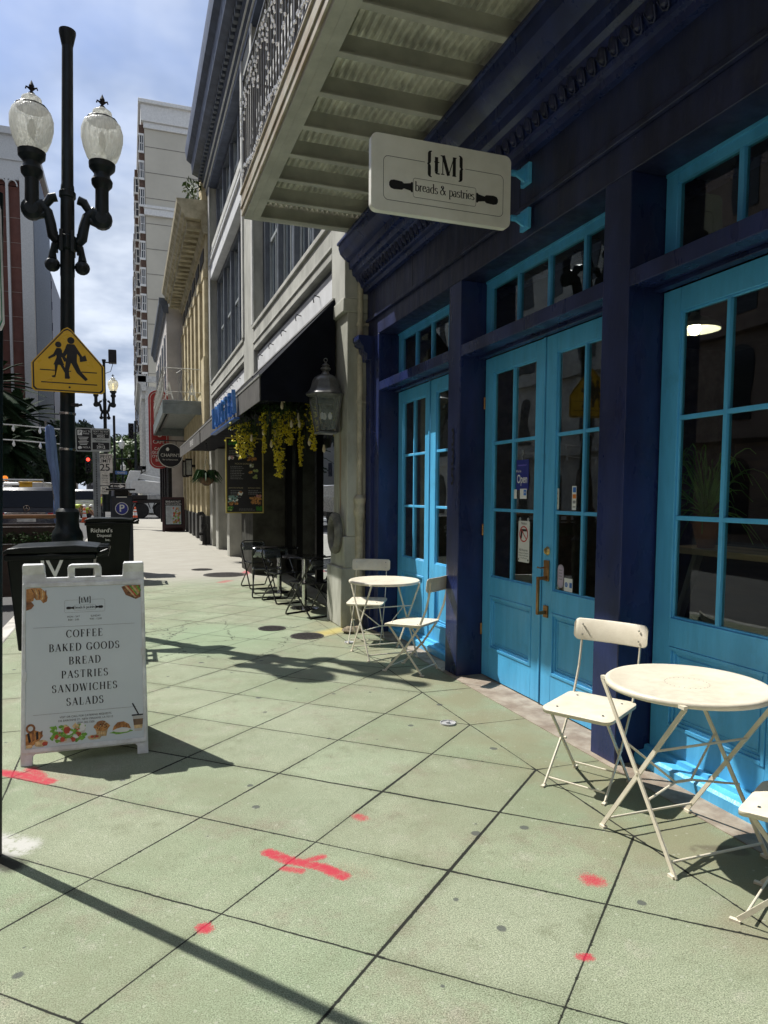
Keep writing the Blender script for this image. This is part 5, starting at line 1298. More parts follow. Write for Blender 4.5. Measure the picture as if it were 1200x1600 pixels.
def leaf_cloud(mb, pts, n, size, rnd, mi=0, up=0.3, flat=None):
    for i in range(n):
        c = rnd.choice(pts); r = c[3]
        while True:
            p = Vector((rnd.uniform(-1, 1), rnd.uniform(-1, 1), rnd.uniform(-1, 1)))
            if p.length <= 1: break
        p = Vector(c[:3])+p*r
        d = Vector((rnd.uniform(-1, 1), rnd.uniform(-1, 1), rnd.uniform(-1, 1))).normalized(); e = d.orthogonal().normalized()
        s = size*rnd.uniform(0.6, 1.4)
        mb.add([p-d*s, p+e*s*.45, p+d*s, p-e*s*.45], [(0, 1, 2, 3)], mi if not isinstance(mi, (list, tuple)) else rnd.choice(mi))
def flowers():
    Y1 = mat('yellow_petals', (0.85, 0.72, 0.02), 0.6, var=0.1, vs=20); Y2 = mat('pale_yellow_petals', (0.88, 0.80, 0.14), 0.6, var=0.05); GR = mat('garland_green', (0.05, 0.10, 0.02), 0.6, var=0.3)
    rnd = random.Random(11)
    # (x, y, top z, length, width)
    spec = [(1.62, 10.7, 2.66, 0.52, 0.20, 'wide yellow flower garland hanging over the top left corner of the menu board'),
            (1.78, 10.9, 2.55, 0.35, 0.10, 'short yellow garland bunched over the top edge of the menu board'),
            (1.80, 9.9, 2.78, 0.60, 0.06, 'thin yellow garland hanging between the two widest flower clusters'),
            (1.98, 9.75, 2.72, 0.88, 0.16, 'longest and fullest yellow flower garland, hanging below the menu board top'),
            (2.12, 9.7, 2.74, 0.45, 0.14, 'bushy yellow garland high beside the longest one'),
            (2.32, 9.9, 2.70, 0.70, 0.07, 'sparse yellow garland hanging in front of the dark shop mullions'),
            (2.30, 9.05, 2.80, 0.62, 0.09, 'yellow garland just left of the wall lantern'),
            (2.72, 9.2, 2.75, 0.85, 0.12, 'shaded yellow garland behind the wall lantern')]
    for x, y, zt, L, w, lab in spec:
        t = thing('flower_garland', lab, 'flowers', (x, y, zt), 'yellow flower garlands under the awning')
        mb = MB(); gb = MB()
        k = int(L*200*(w/0.1)**0.9)
        for i in range(k):
            s = rnd.random()**1.15; ww = w*(1-0.75*s)
            p = Vector((x+rnd.gauss(0, ww*.55), y+rnd.gauss(0, ww*.6), zt-L*s))
            for j in range(5):
                d = Vector((rnd.uniform(-1, 1), rnd.uniform(-1, 1), rnd.uniform(-1, 1))).normalized(); e = d.orthogonal().normalized(); q = 0.023
                mb.add([p, p+d*q*.6+e*q*.5, p+d*q*1.2, p+d*q*.6-e*q*.5], [(0, 1, 2, 3)], 0 if rnd.random() < .6 else 1)
        for i in range(int(14*w/0.1)):
            p = Vector((x+rnd.gauss(0, w*.6), y+rnd.gauss(0, w*.6), zt+0.1+rnd.uniform(-.05, .05))); gb.tube([p, p+Vector((rnd.uniform(-.05, .05), rnd.uniform(-.05, .05), -L*rnd.uniform(.3, .8)))], 0.003, 3)
        leaf_cloud(gb, [(x, y, zt+0.02, w*1.1)], 60, 0.03, rnd)
        mb.build('petals', [Y1, Y2], t, smooth=0, fix=False); gb.build('stems', GR, t, smooth=0, fix=False)
    t = thing('hanging_greenery', 'dark artificial greenery packed under the awning soffit above the flowers', 'greenery', (2.0, 10.2, 2.85))
    mb = MB(); leaf_cloud(mb, [(1.7+0.17*k, 10.8-0.22*k, 2.88, 0.12) for k in range(8)], 1300, 0.035, rnd); mb.build('foliage', mat('dark_ivy', (0.03, 0.06, 0.015), 0.6, var=0.3), t, smooth=0, fix=False)
    t = thing('festoon_lights', 'string of small filament bulbs hanging among the yellow flowers', 'string lights', (2.0, 9.8, 2.6))
    pts = [(1.72, 10.5, 2.42), (1.86, 10.3, 2.5), (1.95, 9.9, 2.45), (2.02, 9.6, 2.9), (1.98, 9.55, 2.80), (2.1, 9.5, 2.55), (2.22, 9.6, 2.66), (2.22, 9.55, 2.56), (2.3, 9.3, 2.3), (2.36, 9.0, 2.55), (1.9, 9.9, 2.3), (2.45, 9.1, 2.2)]
    w = MB(); w.tube([(p[0], p[1], 2.93) for p in sorted(pts)], 0.004, 4)
    for p in pts: w.tube([(p[0], p[1], 2.93), (p[0], p[1], p[2]+0.05)], 0.003, 4)
    w.build('wire', BLACKM, t)
    for p in pts:
        mb = MB(); mb.lathe([(0, -0.05), (0.018, -0.03), (0.024, 0.0), (0.014, 0.04), (0.012, 0.06), (0, 0.062)], p, 10); mb.build('bulb', mat('amber_bulb', (0.7, 0.6, 0.42), 0.2, var=0.05), t)
flowers()

def menu_board():
    x, y, z = 1.862, 12.1, 1.915
    t = thing('menu_board', 'black hanging menu board with yellow edge under the awning', 'menu board', (x, y, z))
    fn = frame((x, y, z), (1, 0, 0), (0, 0, 1)); W, H = 0.60, 1.24
    YL = mat('yellow_frame', (0.50, 0.40, 0.10), 0.5, var=0.1)
    mb = MB(); ring(mb, rrect(W+0.04, H+0.04, .004, 1), rrect(W, H, .003, 1), lambda a, b, c: fn(a, b, -c), 0.04); mb.build('frame', YL, t)
    mb = MB(); mb.prism(rrect(W, H, .003, 1), lambda a, b, c: fn(a, b, -c-.008), 0.02); mb.build('panel', mat('menu_black', (0.010, 0.010, 0.016), 0.4), t)
    F = lambda a, b, c: fn(a, b, c-0.006)
    ink = MB(); rnd = random.Random(4)
    def lines(x0, y0, n, w, h=0.012, dy=0.028):
        for k in range(n):
            xx = x0
            end = x0+w*rnd.uniform(.6, 1)
            while xx < end:
                ww = rnd.uniform(.012, .04); disc(ink, [(xx, y0-k*dy), (xx+ww, y0-k*dy), (xx+ww, y0-k*dy+h*.7), (xx, y0-k*dy+h*.7)], F, 0.0006); xx += ww+.008
    lines(-.26, .42, 4, .17); lines(.04, .39, 4, .14)
    lines(-.24, .15, 2, .24); lines(-.24, .085, 2, .27); lines(-.24, .03, 2, .26); lines(-.24, -.03, 2, .2)
    lines(-.24, -.26, 5, .17); lines(.06, -.26, 3, .2); lines(-.1, -.57, 2, .3, .008, .02)
    ink.build('small_print', GREYI, t, fix=False, smooth=0)
    g = MB(); text_mb(g, 'MOCHI DONUTS', .038, lambda a, b, c: F(a-.02, b+.2, c), 0, .0006); text_mb(g, 'JAPANESE RAMUNE', .028, lambda a, b, c: F(a-.15, b-.21, c), 0, .0006); text_mb(g, 'ICE CREAM', .03, lambda a, b, c: F(a-.18, b+.46, c), 0, .0006); text_mb(g, 'WINGS', .03, lambda a, b, c: F(a+.14, b+.45, c), 0, .0006)
    text_mb(g, 'SNACKS & SODA', .028, lambda a, b, c: F(a+.16, b-.21, c), 0, .0006); g.build('headings', GOLDI, t, fix=False, smooth=0)
    fb = MB()
    def pic(cx, cy, w, h, mis, n=26):
        for i in range(n): disc(fb, blob(cx+rnd.uniform(-w, w)*.8, cy+rnd.uniform(-h, h)*.8, rnd.uniform(.010, .022), None, 8, .4), F, 0.0008+i*0.00001, rnd.choice(mis))
    pic(-.22, .30, .05, .03, (0, 1), 14); pic(-.09, .32, .05, .04, (1, 2), 14); pic(.13, .28, .09, .03, (2, 3)); pic(.12, .17, .03, .03, (4, 1), 12); pic(.19, .09, .04, .02, (4, 5), 12); pic(.10, .05, .03, .02, (2, 5), 10); pic(.17, -.02, .035, .03, (5,), 10)
    pic(-.08, -.30, .04, .03, (1, 2), 14); pic(-.2, -.40, .1, .06, (6, 1, 6), 30); pic(-.2, -.47, .1, .025, (2, 3), 24); pic(.18, -.42, .11, .07, (2, 3, 2), 50); pic(.24, -.36, .05, .05, (0, 2), 14)
    pic(-.25, -.56, .05, .035, (5, 7), 20); pic(.24, -.56, .06, .035, (7,), 20); pic(-.2, .56, .08, .04, (7,), 24)
    fb.build('food_print', [mat('print_pink', (.5, .22, .25)), WHITEI, MATS['print_bread'], MATS['print_crust'], mat('print_sage', (.28, .3, .16)), mat('print_lime', (.35, .42, .14)), mat('print_teal', (.2, .34, .32)), mat('print_green', (.03, .2, .02))], t, fix=False, smooth=0)
    for a in (-.2, .2):
        mb = MB(); mb.tube([fn(a, H/2, -.02), (x+a, y, 2.94)], .004, 5); mb.build('chain', BLACKM, t)
menu_board()
def hanging_basket():
    x, y, z = 1.78, 17.6, 1.98
    t = thing('hanging_basket', 'fern in a hanging basket under the far end of the awning', 'plant', (x, y, z))
    mb = MB(); mb.lathe([(0.05, -.18), (.16, -.1), (.2, 0), (.19, .02), (0, .01)], (x, y, z), 16); mb.build('basket', mat('coir', (.13, .08, .04), .9, var=.3), t)
    rnd = random.Random(8); mb = MB()
    for i in range(90):
        a = rnd.uniform(0, 2*PI); r = rnd.uniform(.15, .42); h = rnd.uniform(.05, .28); P = [(x+math.cos(a)*r*s, y+math.sin(a)*r*s, z+h*math.sin(s*2.6)-.16*s*s) for s in (0, .33, .66, 1)]
        mb.tube(P, [.012, .03, .022, .003], 3)
    mb.build('fronds', mat('fern', (.035, .10, .025), .6, var=.3), t, fix=False)
    mb = MB()
    for a in (0, 2.1, 4.2): mb.tube([(x+.2*math.cos(a), y+.2*math.sin(a), z), (x, y, z+.5)], .004, 4)
    mb.tube([(x, y, z+.5), (x, y, 2.93)], .005, 4); mb.build('chain', STEEL, t)
hanging_basket()

# ------------------------------------------------------------------ cream building, pale side wall, tall block
def cream_building():
    t = thing('cream_building', 'cream building with a deep bracketed cornice beyond the grey building', 'building', (2.4, 28, 0))
    CX, a, b = 2.36, 22.82, 33.0
    CC = mat('cream_cornice', (0.50, 0.45, 0.31), 0.75, var=0.16, vs=2.5, bump=0.15, col2=(0.30, 0.26, 0.16)); DK = mat('dark_opening', (0.035, 0.032, 0.025), 0.6)
    mb = MB(); mb.box(CX+0.25, 9, a, b, 0, 10.2); mb.build('core', mat('cream_shade', (0.40, 0.33, 0.19), 0.8), t)
    mb = MB(); mb.box(CX, CX+0.25, a, b, 3.4, 5.0); mb.box(CX, CX+0.25, a, b, 8.55, 10.2); mb.box(CX-0.1, CX, a, a+0.9, 3.4, 5.9); mb.build('wall', CREAMB, t, bevel=0.01)
    n = 6
    for k in range(n+1):
        y = a+0.3+(b-a-0.6)*k/n
        mb = MB(); mb.box(CX-0.06, CX+0.25, y-0.28, y+0.28, 5.0, 8.55); mb.box(CX-0.09, CX+0.2, y-0.32, y+0.32, 8.3, 8.55); mb.build('pilaster', CREAMB, t, bevel=0.01)
        mb = MB(); mb.box(CX-0.06, CX+0.25, y-0.28, y+0.28, 0.9, 3.4); mb.build('ground_pier', CREAMB, t, bevel=0.01)
        mb = MB(); mb.box(CX-0.09, CX+0.25, y-0.31, y+0.31, 0.0, 0.9); mb.build('pier_plinth', mat('dark_granite', (0.05, 0.05, 0.05), 0.5), t, bevel=0.01)
    for k in range(n):
        y = a+0.3+(b-a-0.6)*(k+.5)/n
        mb = MB(); mb.box(CX+0.16, CX+0.24, y-0.45, y+0.45, 5.2, 8.3); mb.build('window', DK, t)
        mb = MB(); mb.box(CX+0.16, CX+0.24, y-0.45, y+0.45, 0.1, 3.2); mb.build('shop_opening', DK, t)
        mb = MB(); mb.box(CX-0.03, CX, y-0.55, y+0.55, 8.95, 9.35); mb.build('frieze_vent', DK, t)
    mb = MB(); prof = [(0.3, 9.6), (-0.06, 9.6), (-0.12, 9.75), (-0.14, 10.0), (-0.62, 10.02), (-0.64, 10.12), (-0.72, 10.16), (-0.74, 10.3), (-0.84, 10.42), (-0.86, 10.55), (0.3, 10.6)]
    mb.sweep(prof, lambda p, q, s: (CX+p, s, q), a-0.1, b+0.1); mb.build('cornice', CC, t, smooth=25)
    y = a+0.15; mb = MB()
    for k in range(20):
        mb = MB(); mb.box(CX-0.55, CX-0.1, y, y+0.24, 9.78, 10.0); mb.build('bracket', CC, t, bevel=0.01); y += 0.515
    mb = MB(); mb.box(CX+0.1, CX+0.5, a, b, 10.6, 11.6); mb.box(CX-0.1, CX+0.5, a, a+0.9, 10.6, 12.6); mb.build('parapet', CREAMB, t, bevel=0.02)
    rnd = random.Random(3); p = thing('roof_plant', 'small weedy plant growing on the cream building cornice', 'plant', (CX-0.4, a+0.3, 10.6)); mb = MB(); leaf_cloud(mb, [(CX-0.3, a+0.3, 10.95, 0.4)], 120, 0.09, rnd); mb.build('foliage', mat('weed', (.07, .12, .03), .6), p, fix=False, smooth=0)
    # flat canopy with wire railing
    c = thing('flat_canopy', 'grey flat metal canopy with thin wire railing in front of the cream building', 'canopy', (1.7, 28, 4.2)); GM = mat('canopy_grey', (0.17, 0.20, 0.20), 0.5, var=0.08)
    mb = MB(); mb.box(1.05, CX-0.002, 23.8, 33.0, 4.50, 4.62); mb.box(1.05, 1.13, 23.8, 33.0, 4.18, 4.50); mb.box(1.13, CX-0.002, 23.8, 23.88, 4.18, 4.50); mb.box(1.13, CX-.002, 32.9, 33.0, 4.18, 4.5); mb.build('canopy_box', GM, c, bevel=0.01)
    mb = MB(); mb.box(1.3, 1.36, 24.0, 32.8, 4.36, 4.49); mb.build('light_trough', mat('canopy_dark', (.05, .055, .055), .5), c)
    r = MB(); W = mat('wire_white', (.42, .42, .38), .6)
    y = 23.9
    while y < 32.6:
        r.tube([(1.08, y, 4.62), (1.08, y, 5.65)], .012, 4); r.tube([(1.08, y, 4.62), (1.08, y+.9, 5.6)], .008, 4); r.tube([(1.08, y+.9, 4.62), (1.08, y, 5.6)], .008, 4); y += .9
    r.tube([(1.08, 23.9, 5.65), (1.08, 32.8, 5.65)], .014, 4); r.tube([(1.08, 23.9, 5.65), (CX, 23.9, 5.65)], .014, 4); r.tube([(1.08, 23.9, 4.9), (CX, 23.9, 4.9)], .01, 4); r.tube([(1.5, 23.9, 4.62), (1.72, 23.9, 5.6), (1.94, 23.9, 4.62)], .01, 4); r.tube([(1.72, 23.9, 4.62), (1.5, 23.9, 5.5), (1.72, 23.9, 5.65), (1.94, 23.9, 5.5), (1.72, 23.9, 4.62)], .01, 4)
    r.build('railing', W, c)
    for k, x in enumerate((1.28, 2.02)):
        mb = MB(); fn = frame((x, 24.3, 4.95), (1, 0, 0), (0, 0, 1)); text_mb(mb, 'A', .8, fn, 0, .05, squeeze=.55); o = mb.build('letter', mat('letter_white', (.75, .74, .68), .5), c, fix=False, smooth=0); s = o.modifiers.new('s', 'SOLIDIFY'); s.thickness = .06
    # two black lanterns on the piers
    for y, lab in ((27.4, 'nearer black box lantern on the cream piers'), (28.9, 'further black box lantern on the cream piers')):
        l = thing('box_lantern', lab, 'lantern', (2.1, y, 2.4)); mb = MB()
        for dx in (-.11, .11):
            for dy in (-.11, .11): mb.box(2.12+dx-.015, 2.12+dx+.015, y+dy-.015, y+dy+.015, 2.3, 2.85)
        mb.box(2.0, 2.24, y-.12, y+.12, 2.26, 2.31); mb.box(1.99, 2.25, y-.13, y+.13, 2.85, 2.92); mb.box(2.2, CX, y-.04, y+.04, 2.6, 2.7); mb.build('frame', BLACKM, l)
        mb = MB(); mb.box(2.03, 2.21, y-.095, y+.095, 2.31, 2.85); mb.build('glass', mat('milk_glass', (.35, .36, .33), .3), l)
    s = thing('standpipe', 'black standpipe with valves against the cream building plinth', 'standpipe', (2.2, 22.6, 0)); mb = MB(); mb.tube([(2.2, 22.6, 0), (2.2, 22.6, .9)], .07, 10); mb.lathe([(.1, 0), (.11, .08), (.1, .16)], (2.2, 22.6, .5), 12); mb.tube([(2.2, 22.6, .9), (2.12, 22.5, 1.0), (2.02, 22.42, .98)], .06, 10); mb.tube([(2.2, 22.6, .35), (2.02, 22.5, .35)], .05, 8); mb.build('pipe', BLACKM, s)
cream_building()
def round_sign():
    t = thing('round_sign', 'black round hanging cafe sign below the awning end', 'sign', (1.28, 24.2, 2.9)); fn = frame((1.29, 24.2, 2.86), (1, 0, 0), (0, 0, 1))
    mb = MB(); mb.prism(circ(0, 0, .41, 36), lambda a, b, c: fn(a, b, -c), .05); mb.build('disc', BLACKM, t)
    mb = MB(); ring(mb, circ(0, 0, .40, 36), circ(0, 0, .375, 36), fn, .006); text_mb(mb, "CHAPIN'S", .15, fn, 0, .004, squeeze=.95); text_mb(mb, 'Bar & Restaurant', .07, lambda a, b, c: fn(a, b-.14, c), 0, .004); disc(mb, blob(-.08, .2, .05, .06), fn, .004); mb.build('lettering', mat('sign_cream', (.5, .48, .42), .5), t, fix=False)
    mb = MB(); mb.tube([(.8, 24.2, 3.34), (2.36, 24.2, 3.34)], .02, 6); mb.tube([(1.1, 24.2, 3.34), (1.1, 24.2, 3.2)], .01, 5); mb.tube([(1.48, 24.2, 3.34), (1.48, 24.2, 3.2)], .01, 5); mb.build('bracket', BLACKM, t)
round_sign()
def menu_a_board():
    t = thing('menu_a_board', 'dark wooden sandwich board with a breakfast menu far down the sidewalk', 'sign', (1.75, 31, 0)); WD = mat('dark_red_wood', (.045, .014, .014), .5)
    v = Vector((0, .25, 1.45)).normalized(); fn = frame((1.75, 30.9, 0), (1, 0, 0), v)
    mb = MB(); ring(mb, rrect(.92, 1.3, .01, 1, 0, .83), rrect(.72, 1.1, .01, 1, 0, .83), lambda a, b, c: fn(a, b, -c), .05); mb.obox(fn(-.46, 0, 0), fn(.1, 0, 0)-fn(0, 0, 0), fn(0, .2, 0)-fn(0, 0, 0), Vector((0, .05, 0))); mb.obox(fn(.36, 0, 0), fn(.1, 0, 0)-fn(0, 0, 0), fn(0, .2, 0)-fn(0, 0, 0), Vector((0, .05, 0)))
    mb.build('frame', WD, t)
    mb = MB(); mb.obox((1.3, 31.3, 0), (.9, 0, 0), (0, -.15, 1.4), (0, .04, 0)); mb.build('back_leaf', WD, t)
    mb = MB(); disc(mb, rrect(.72, 1.1, .01, 1, 0, .83), fn, -.01); po = mb.build('poster', BLACKM, t, fix=False, smooth=0)
    mb = MB(); disc(mb, rrect(.62, .8, .01, 1, 0, .72), fn, -.005); mb.build('menu_sheet', mat('menu_sheet', (.45, .5, .52), .5), po, fix=False, smooth=0)
    mb = MB(); text_mb(mb, 'BREAKFAST', .12, lambda a, b, c: fn(a, b+1.28, c), 0, -.004); text_mb(mb, 'LUNCH & DINNER', .08, lambda a, b, c: fn(a, b+1.18, c), 0, -.004); mb.build('lettering', WHITEI, po, fix=False)
    mb = MB(); rnd = random.Random(4)
    for i in range(60): disc(mb, blob(.13+rnd.uniform(-.14, .14), .72+rnd.uniform(-.36, .34), rnd.uniform(.02, .045), None, 8, .4), fn, -.003+i*.00005, rnd.choice((0, 1, 2, 3)))
    for k in range(16): disc(mb, rrect(.2*rnd.uniform(.6, 1), .012, .002, 1, -.18, 1.05-k*.045), fn, -.003, 4)
    mb.build('food_print', [MATS['print_bread'], MATS['print_crust'], MATS['print_leaf'], MATS['print_tomato'], GREYI], po, fix=False, smooth=0)
menu_a_board()

def side_building():
    t = thing('pale_building', 'pale grey building with a blank side wall above the flat canopy', 'building', (2, 40, 0)); X = 1.68
    mb = MB(); mb.box(X, 9, 33.15, 45.5, 3.6, 9.9); mb.box(X+.15, 9, 33.15, 45.5, 0, 3.6); mb.build('wall', mat('pale_stucco', (.52, .49, .46), .8, var=.08, vs=1.5, bump=.1), t)
    mb = MB(); mb.sweep([(0.1, 9.6), (-.12, 9.6), (-.2, 9.9), (-.3, 10.0), (-.3, 10.25), (.1, 10.25)], lambda p, q, s: (X+p, s, q), 33.1, 45.6); mb.build('cornice', SLATE, t, smooth=20)
    for y in (34.6, 37, 39.5, 42, 44.3):
        mb = MB(); mb.box(X-.03, X+.02, y-.7, y+.7, 5.6, 8.8); o = mb.build('window', mat('dark_pane', (.03, .035, .045), .15), t); f = MB(); f.box(X-.06, X-.03, y-.04, y+.04, 5.6, 8.8); f.box(X-.06, X-.03, y-.7, y+.7, 7.1, 7.2); f.box(X-.09, X+.0, y-.8, y+.8, 5.5, 5.6); f.build('sash', TRIMW, o)
    for y in (33.4, 34.3, 36.5, 39, 42):
        mb = MB(); mb.box(X-.02, X+.15, y-.15, y+.15, 0, 3.6); mb.build('shop_post', BLACKM, t)  # black colour stands in for posts lying in shade
    mb = MB(); mb.box(X+.12, X+.149, 34.5, 45, .1, 3.2); mb.build('shop_window', MATS['dark_pane'], t)
    s = thing('vertical_sign', 'tall red rounded cafe sign projecting from the pale building', 'sign', (1.28, 32.9, 4.2)); fn = frame((1.28, 33.0, 4.45), (1, 0, 0), (0, 0, 1)); RD = mat('sign_red', (.36, .02, .02), .4, var=.06)
    mb = MB(); mb.prism(rrect(.84, 3.45, .36, 10), lambda a, b, c: fn(a, b, -c), .25); mb.build('panel', RD, s, bevel=.02)
    mb = MB(); ring(mb, rrect(.70, 3.3, .30, 10), rrect(.66, 3.26, .28, 10), fn, .01)
    for k, q in enumerate(('N', "'S", 'CAFE', 'CAFE', 'GUMBO', 'OYSTER', 'BAR')): text_mb(mb, q, (.42, .42, .22, .17, .17, .17, .17)[k], lambda a, b, c: fn(a-(.0 if k < 3 else .0), b+(.2, -.2, -.55, -.85, -1.02, -1.19, -1.36)[k], c), 0, .012, bold=.01)
    for k, q in enumerate('CAJU'): text_mb(mb, q, .4, lambda a, b, c: fn(a, b+1.4-.36*k+.02, c), 0, .012) if k < 3 else None
    mb.build('lettering', mat('sign_letters', (.72, .68, .62), .5), s, fix=False)
    f = thing('ornate_white_building', 'white ornate corner building with a bracketed cornice below the brick tower', 'building', (1.4, 64, 0)); X = 1.35
    WS = mat('white_stone', (.58, .57, .53), .75, var=.1)
    mb = MB(); mb.box(X, 9, 61.5, 80, 0, 10.4); mb.build('wall', WS, f)
    mb = MB(); mb.sweep([(.1, 10.0), (-.2, 10.0), (-.35, 10.5), (-.6, 10.7), (-.6, 11.1), (-.7, 11.3), (.1, 11.3)], lambda p, q, z: (X+p, z, q), 61.2, 80); mb.box(X-.55, 9, 61.2, 61.45, 10.7, 11.2); mb.build('cornice', WS, f, smooth=25)
    for k in range(10):
        mb = MB(); mb.box(X-.3, X, 61.6+k*.9, 61.95+k*.9, 9.4, 10.0); mb.build('bracket', WS, f)
    for k in range(6):
        for z in (4.6, 7.4):
            mb = MB(); mb.box(X-.04, X+.02, 62.4+k*2.6, 63.8+k*2.6, z, z+1.9); mb.build('window', MATS['dark_pane'], f)
        mb = MB(); mb.box(X-.3, X, 62.0+k*2.6, 62.3+k*2.6, 0, 10.0); mb.build('pilaster', WS, f)
    mb = MB(); mb.box(X-.7, X, 62, 78, 3.6, 3.9); mb.sweep([(0, 3.6), (-1.0, 2.9), (0, 3.5)], lambda p, q, z: (X+p, z, q), 62, 66); mb.build('street_awning', BLACKM, f, smooth=0)
side_building()
def tower():
    t = thing('tower_block', 'tall pale slab building with brown brick window bays on its street side', 'building', (4, 85, 0)); X = 2.15
    PW = mat('tower_stucco', (.52, .485, .40), .85, var=.04, vs=.3); BR = mat('tower_brick', (.11, .065, .045), .85, var=.12); TW = mat('tower_trim', (.70, .69, .66), .7, var=.05)
    mb = MB(); mb.box(X, 14, 80.5, 150, 0, 40.5); mb.build('wall', PW, t)
    mb = MB(); mb.box(X-.35, 14.2, 80.1, 150, 40.5, 42.2); mb.box(X-.6, 14.2, 79.8, 150, 42.2, 42.6); mb.box(X-.1, 14, 80.3, 80.5, 39.9, 40.5); mb.build('cornice', TW, t, bevel=.05)
    mb = MB(); mb.box(X+.3, 14, 81, 149, 42.6, 42.9); mb.build('roof_edge', SLATE, t)
    for z in (31.0,):
        mb = MB(); mb.box(X-.15, 14, 80.2, 80.5, z, z+.7); mb.box(X-.2, 14, 80.1, 80.5, z+.7, z+1.0); mb.build('string_course', TW, t, bevel=.03)
    z = 4
    while z < 41:
        if abs(z-31.3) > 1:
            mb = MB(); mb.box(X+.02, 14, 80.47, 80.51, z, z+.05); mb.build('panel_joint', mat('joint_grey', (.2, .19, .17), .8), t, smooth=0)
        z += 2.62
    for y, x in ((7.3, 0), (9.0, 1)):
        mb = MB(); mb.box(X+y-.9, X+y-.6, 80.25, 80.5, 31.9, 40.4); mb.build('trim_strip', TW, t, bevel=.02)
    # street side bays
    for bi in range(6):
        y0 = 80.7+bi*11; pr = .55+.0*bi if bi % 2 == 0 else .9
        mb = MB(); mb.box(X-pr, X-.002, y0, y0+6.0, 6, 40.3-bi*.0); mb.build('bay', BR, t)
        for fl in range(12):
            z = 7.4+fl*2.75
            if bi > 3 and fl % 2: continue
            mb = MB(); mb.box(X-pr-.04, X-pr, y0+1.0, y0+5, z, z+1.55); mb.box(X-pr+.08, X-.1, y0-.04, y0, z, z+1.55); o = mb.build('window', MATS['dark_pane'], t)
            g = MB(); g.box(X-pr-.1, X-.05, y0-.12, y0+5.3, z-.22, z); g.box(X-pr-.1, X-.05, y0-.12, y0+5.3, z+1.55, z+1.75); g.box(X-pr+.02, X-pr+.10, y0-.08, y0-.04, z, z+1.55); g.box(X-.14, X-.06, y0-.08, y0-.04, z, z+1.55); g.box(X-pr*.5-.03, X-pr*.5+.03, y0-.07, y0-.04, z, z+1.55); g.box(X-pr+.1, X-.14, y0-.07, y0-.04, z+.74, z+.82); g.build('surround', TW, o)
tower()
def left_tower():
    t = thing('brick_tower', 'tall red brick building with white vertical ribs and arches at the far left', 'building', (-30, 112, 0)); Y, X = 111, -12.2
    BR = mat('left_brick', (.135, .052, .038), .85, var=.1, vs=.5); WH = mat('left_white', (.46, .46, .45), .7, var=.06); RB = mat('ribbed_metal', (.24, .28, .34), .5, .2, var=.06)
    mb = MB(); mb.box(-60, X, Y, Y+22, 0, 50); mb.build('wall', BR, t)
    mb = MB(); mb.box(-60, X+.1, Y-.5, Y, 44.5, 50.3); mb.box(-60, X+.6, Y-1.0, Y+22, 50.3, 51.2); mb.box(-60, X+.3, Y-.7, Y, 47, 47.5); mb.build('attic', WH, t)
    x = X-.0
    mb = MB(); mb.box(X-1.3, X+.2, Y-.8, Y, 0, 45); mb.build('corner_pier', WH, t)
    for k in range(9):
        xx = X-2.9-1.35*k
        mb = MB(); mb.box(xx-.16, xx+.16, Y-.7, Y, 0, 44.5); mb.build('rib', WH, t)
        mb = MB(); ring(mb, [(xx+.68+.68*math.cos(PI*i/12), 43.6+.95*math.sin(PI*i/12)) for i in range(13)], [(xx+.68+.52*math.cos(PI*i/12), 43.6+.75*math.sin(PI*i/12)) for i in range(13)], lambda a, b, c: Vector((a, Y-.6+c, b)), .3); mb.build('arch', WH, t)
    for fl in range(11):
        z = 6+fl*3.35
        mb = MB(); mb.box(-60, X-1.4, Y-.05, Y, z, z+.06); mb.build('floor_line', mat('mortar', (.3, .24, .2), .8), t)
        for k in (3, 4, 5, 6):
            xx = X-2.9-1.35*k-.68
            mb = MB(); mb.box(xx-.42, xx+.42, Y-.3, Y-.0, z+.8, z+2.3); o = mb.build('window', mat('navy_pane', (.02, .03, .07), .15), t); g = MB(); g.box(xx-.5, xx+.5, Y-.35, Y-.02, z+2.3, z+2.9); g.box(xx-.5, xx+.5, Y-.35, Y-.02, z+.4, z+.8); g.build('spandrel', WH, o)
    mb = MB(); mb.box(X, X+.02, Y+.5, Y+22, 0, 48.5)
    for k in range(36): mb.box(X+.02, X+.3, Y+.6+k*.6, Y+.78+k*.6, 0, 48.5)
    mb.build('ribbed_side', RB, t, smooth=0)
    d = thing('dark_office_block', 'dark low office block beyond the brick building at far left', 'building', (-15, 150, 0)); mb = MB(); mb.box(-40, -12.9, 145, 175, 0, 42); mb.build('wall', mat('dark_block', (.06, .06, .085), .5), d)
    for k in range(10):
        mb = MB(); mb.box(-40, -12.8, 144.8, 145, 5+k*3.8, 6.4+k*3.8); mb.build('window_band', MATS['navy_pane'], d)
    w = thing('white_low_building', 'pale office building with small windows at the far left edge', 'building', (-20, 90, 0)); mb = MB(); mb.box(-50, -19.2, 84, 108, 0, 26); mb.build('wall', WH, w)
    for z in (4, 8, 12, 16, 20):
        for k in range(5):
            mb = MB(); mb.box(-20.6-k*2.4, -19.8-k*2.4, 83.95, 84, z, z+1.8); mb.build('window', MATS['navy_pane'], w)
            mb = MB(); mb.box(-19.2, -19.16, 85+k*4.6, 86.6+k*4.6, z, z+1.8); mb.build('window', MATS['navy_pane'], w)
    f = thing('flag_on_pole', 'american flag on a rooftop pole at the upper left', 'flag', (-17.6, 112, 51.2)); fx, fy = -17.6, 112
    mb = MB(); mb.tube([(fx, fy, 51.2), (fx, fy, 62.3)], .09, 6); mb.lathe([(0, 0), (.16, .12), (0, .26)], (fx, fy, 62.3), 8); mb.build('pole', STEEL, f)
    mb = MB(); n = 12
    fl = MB()
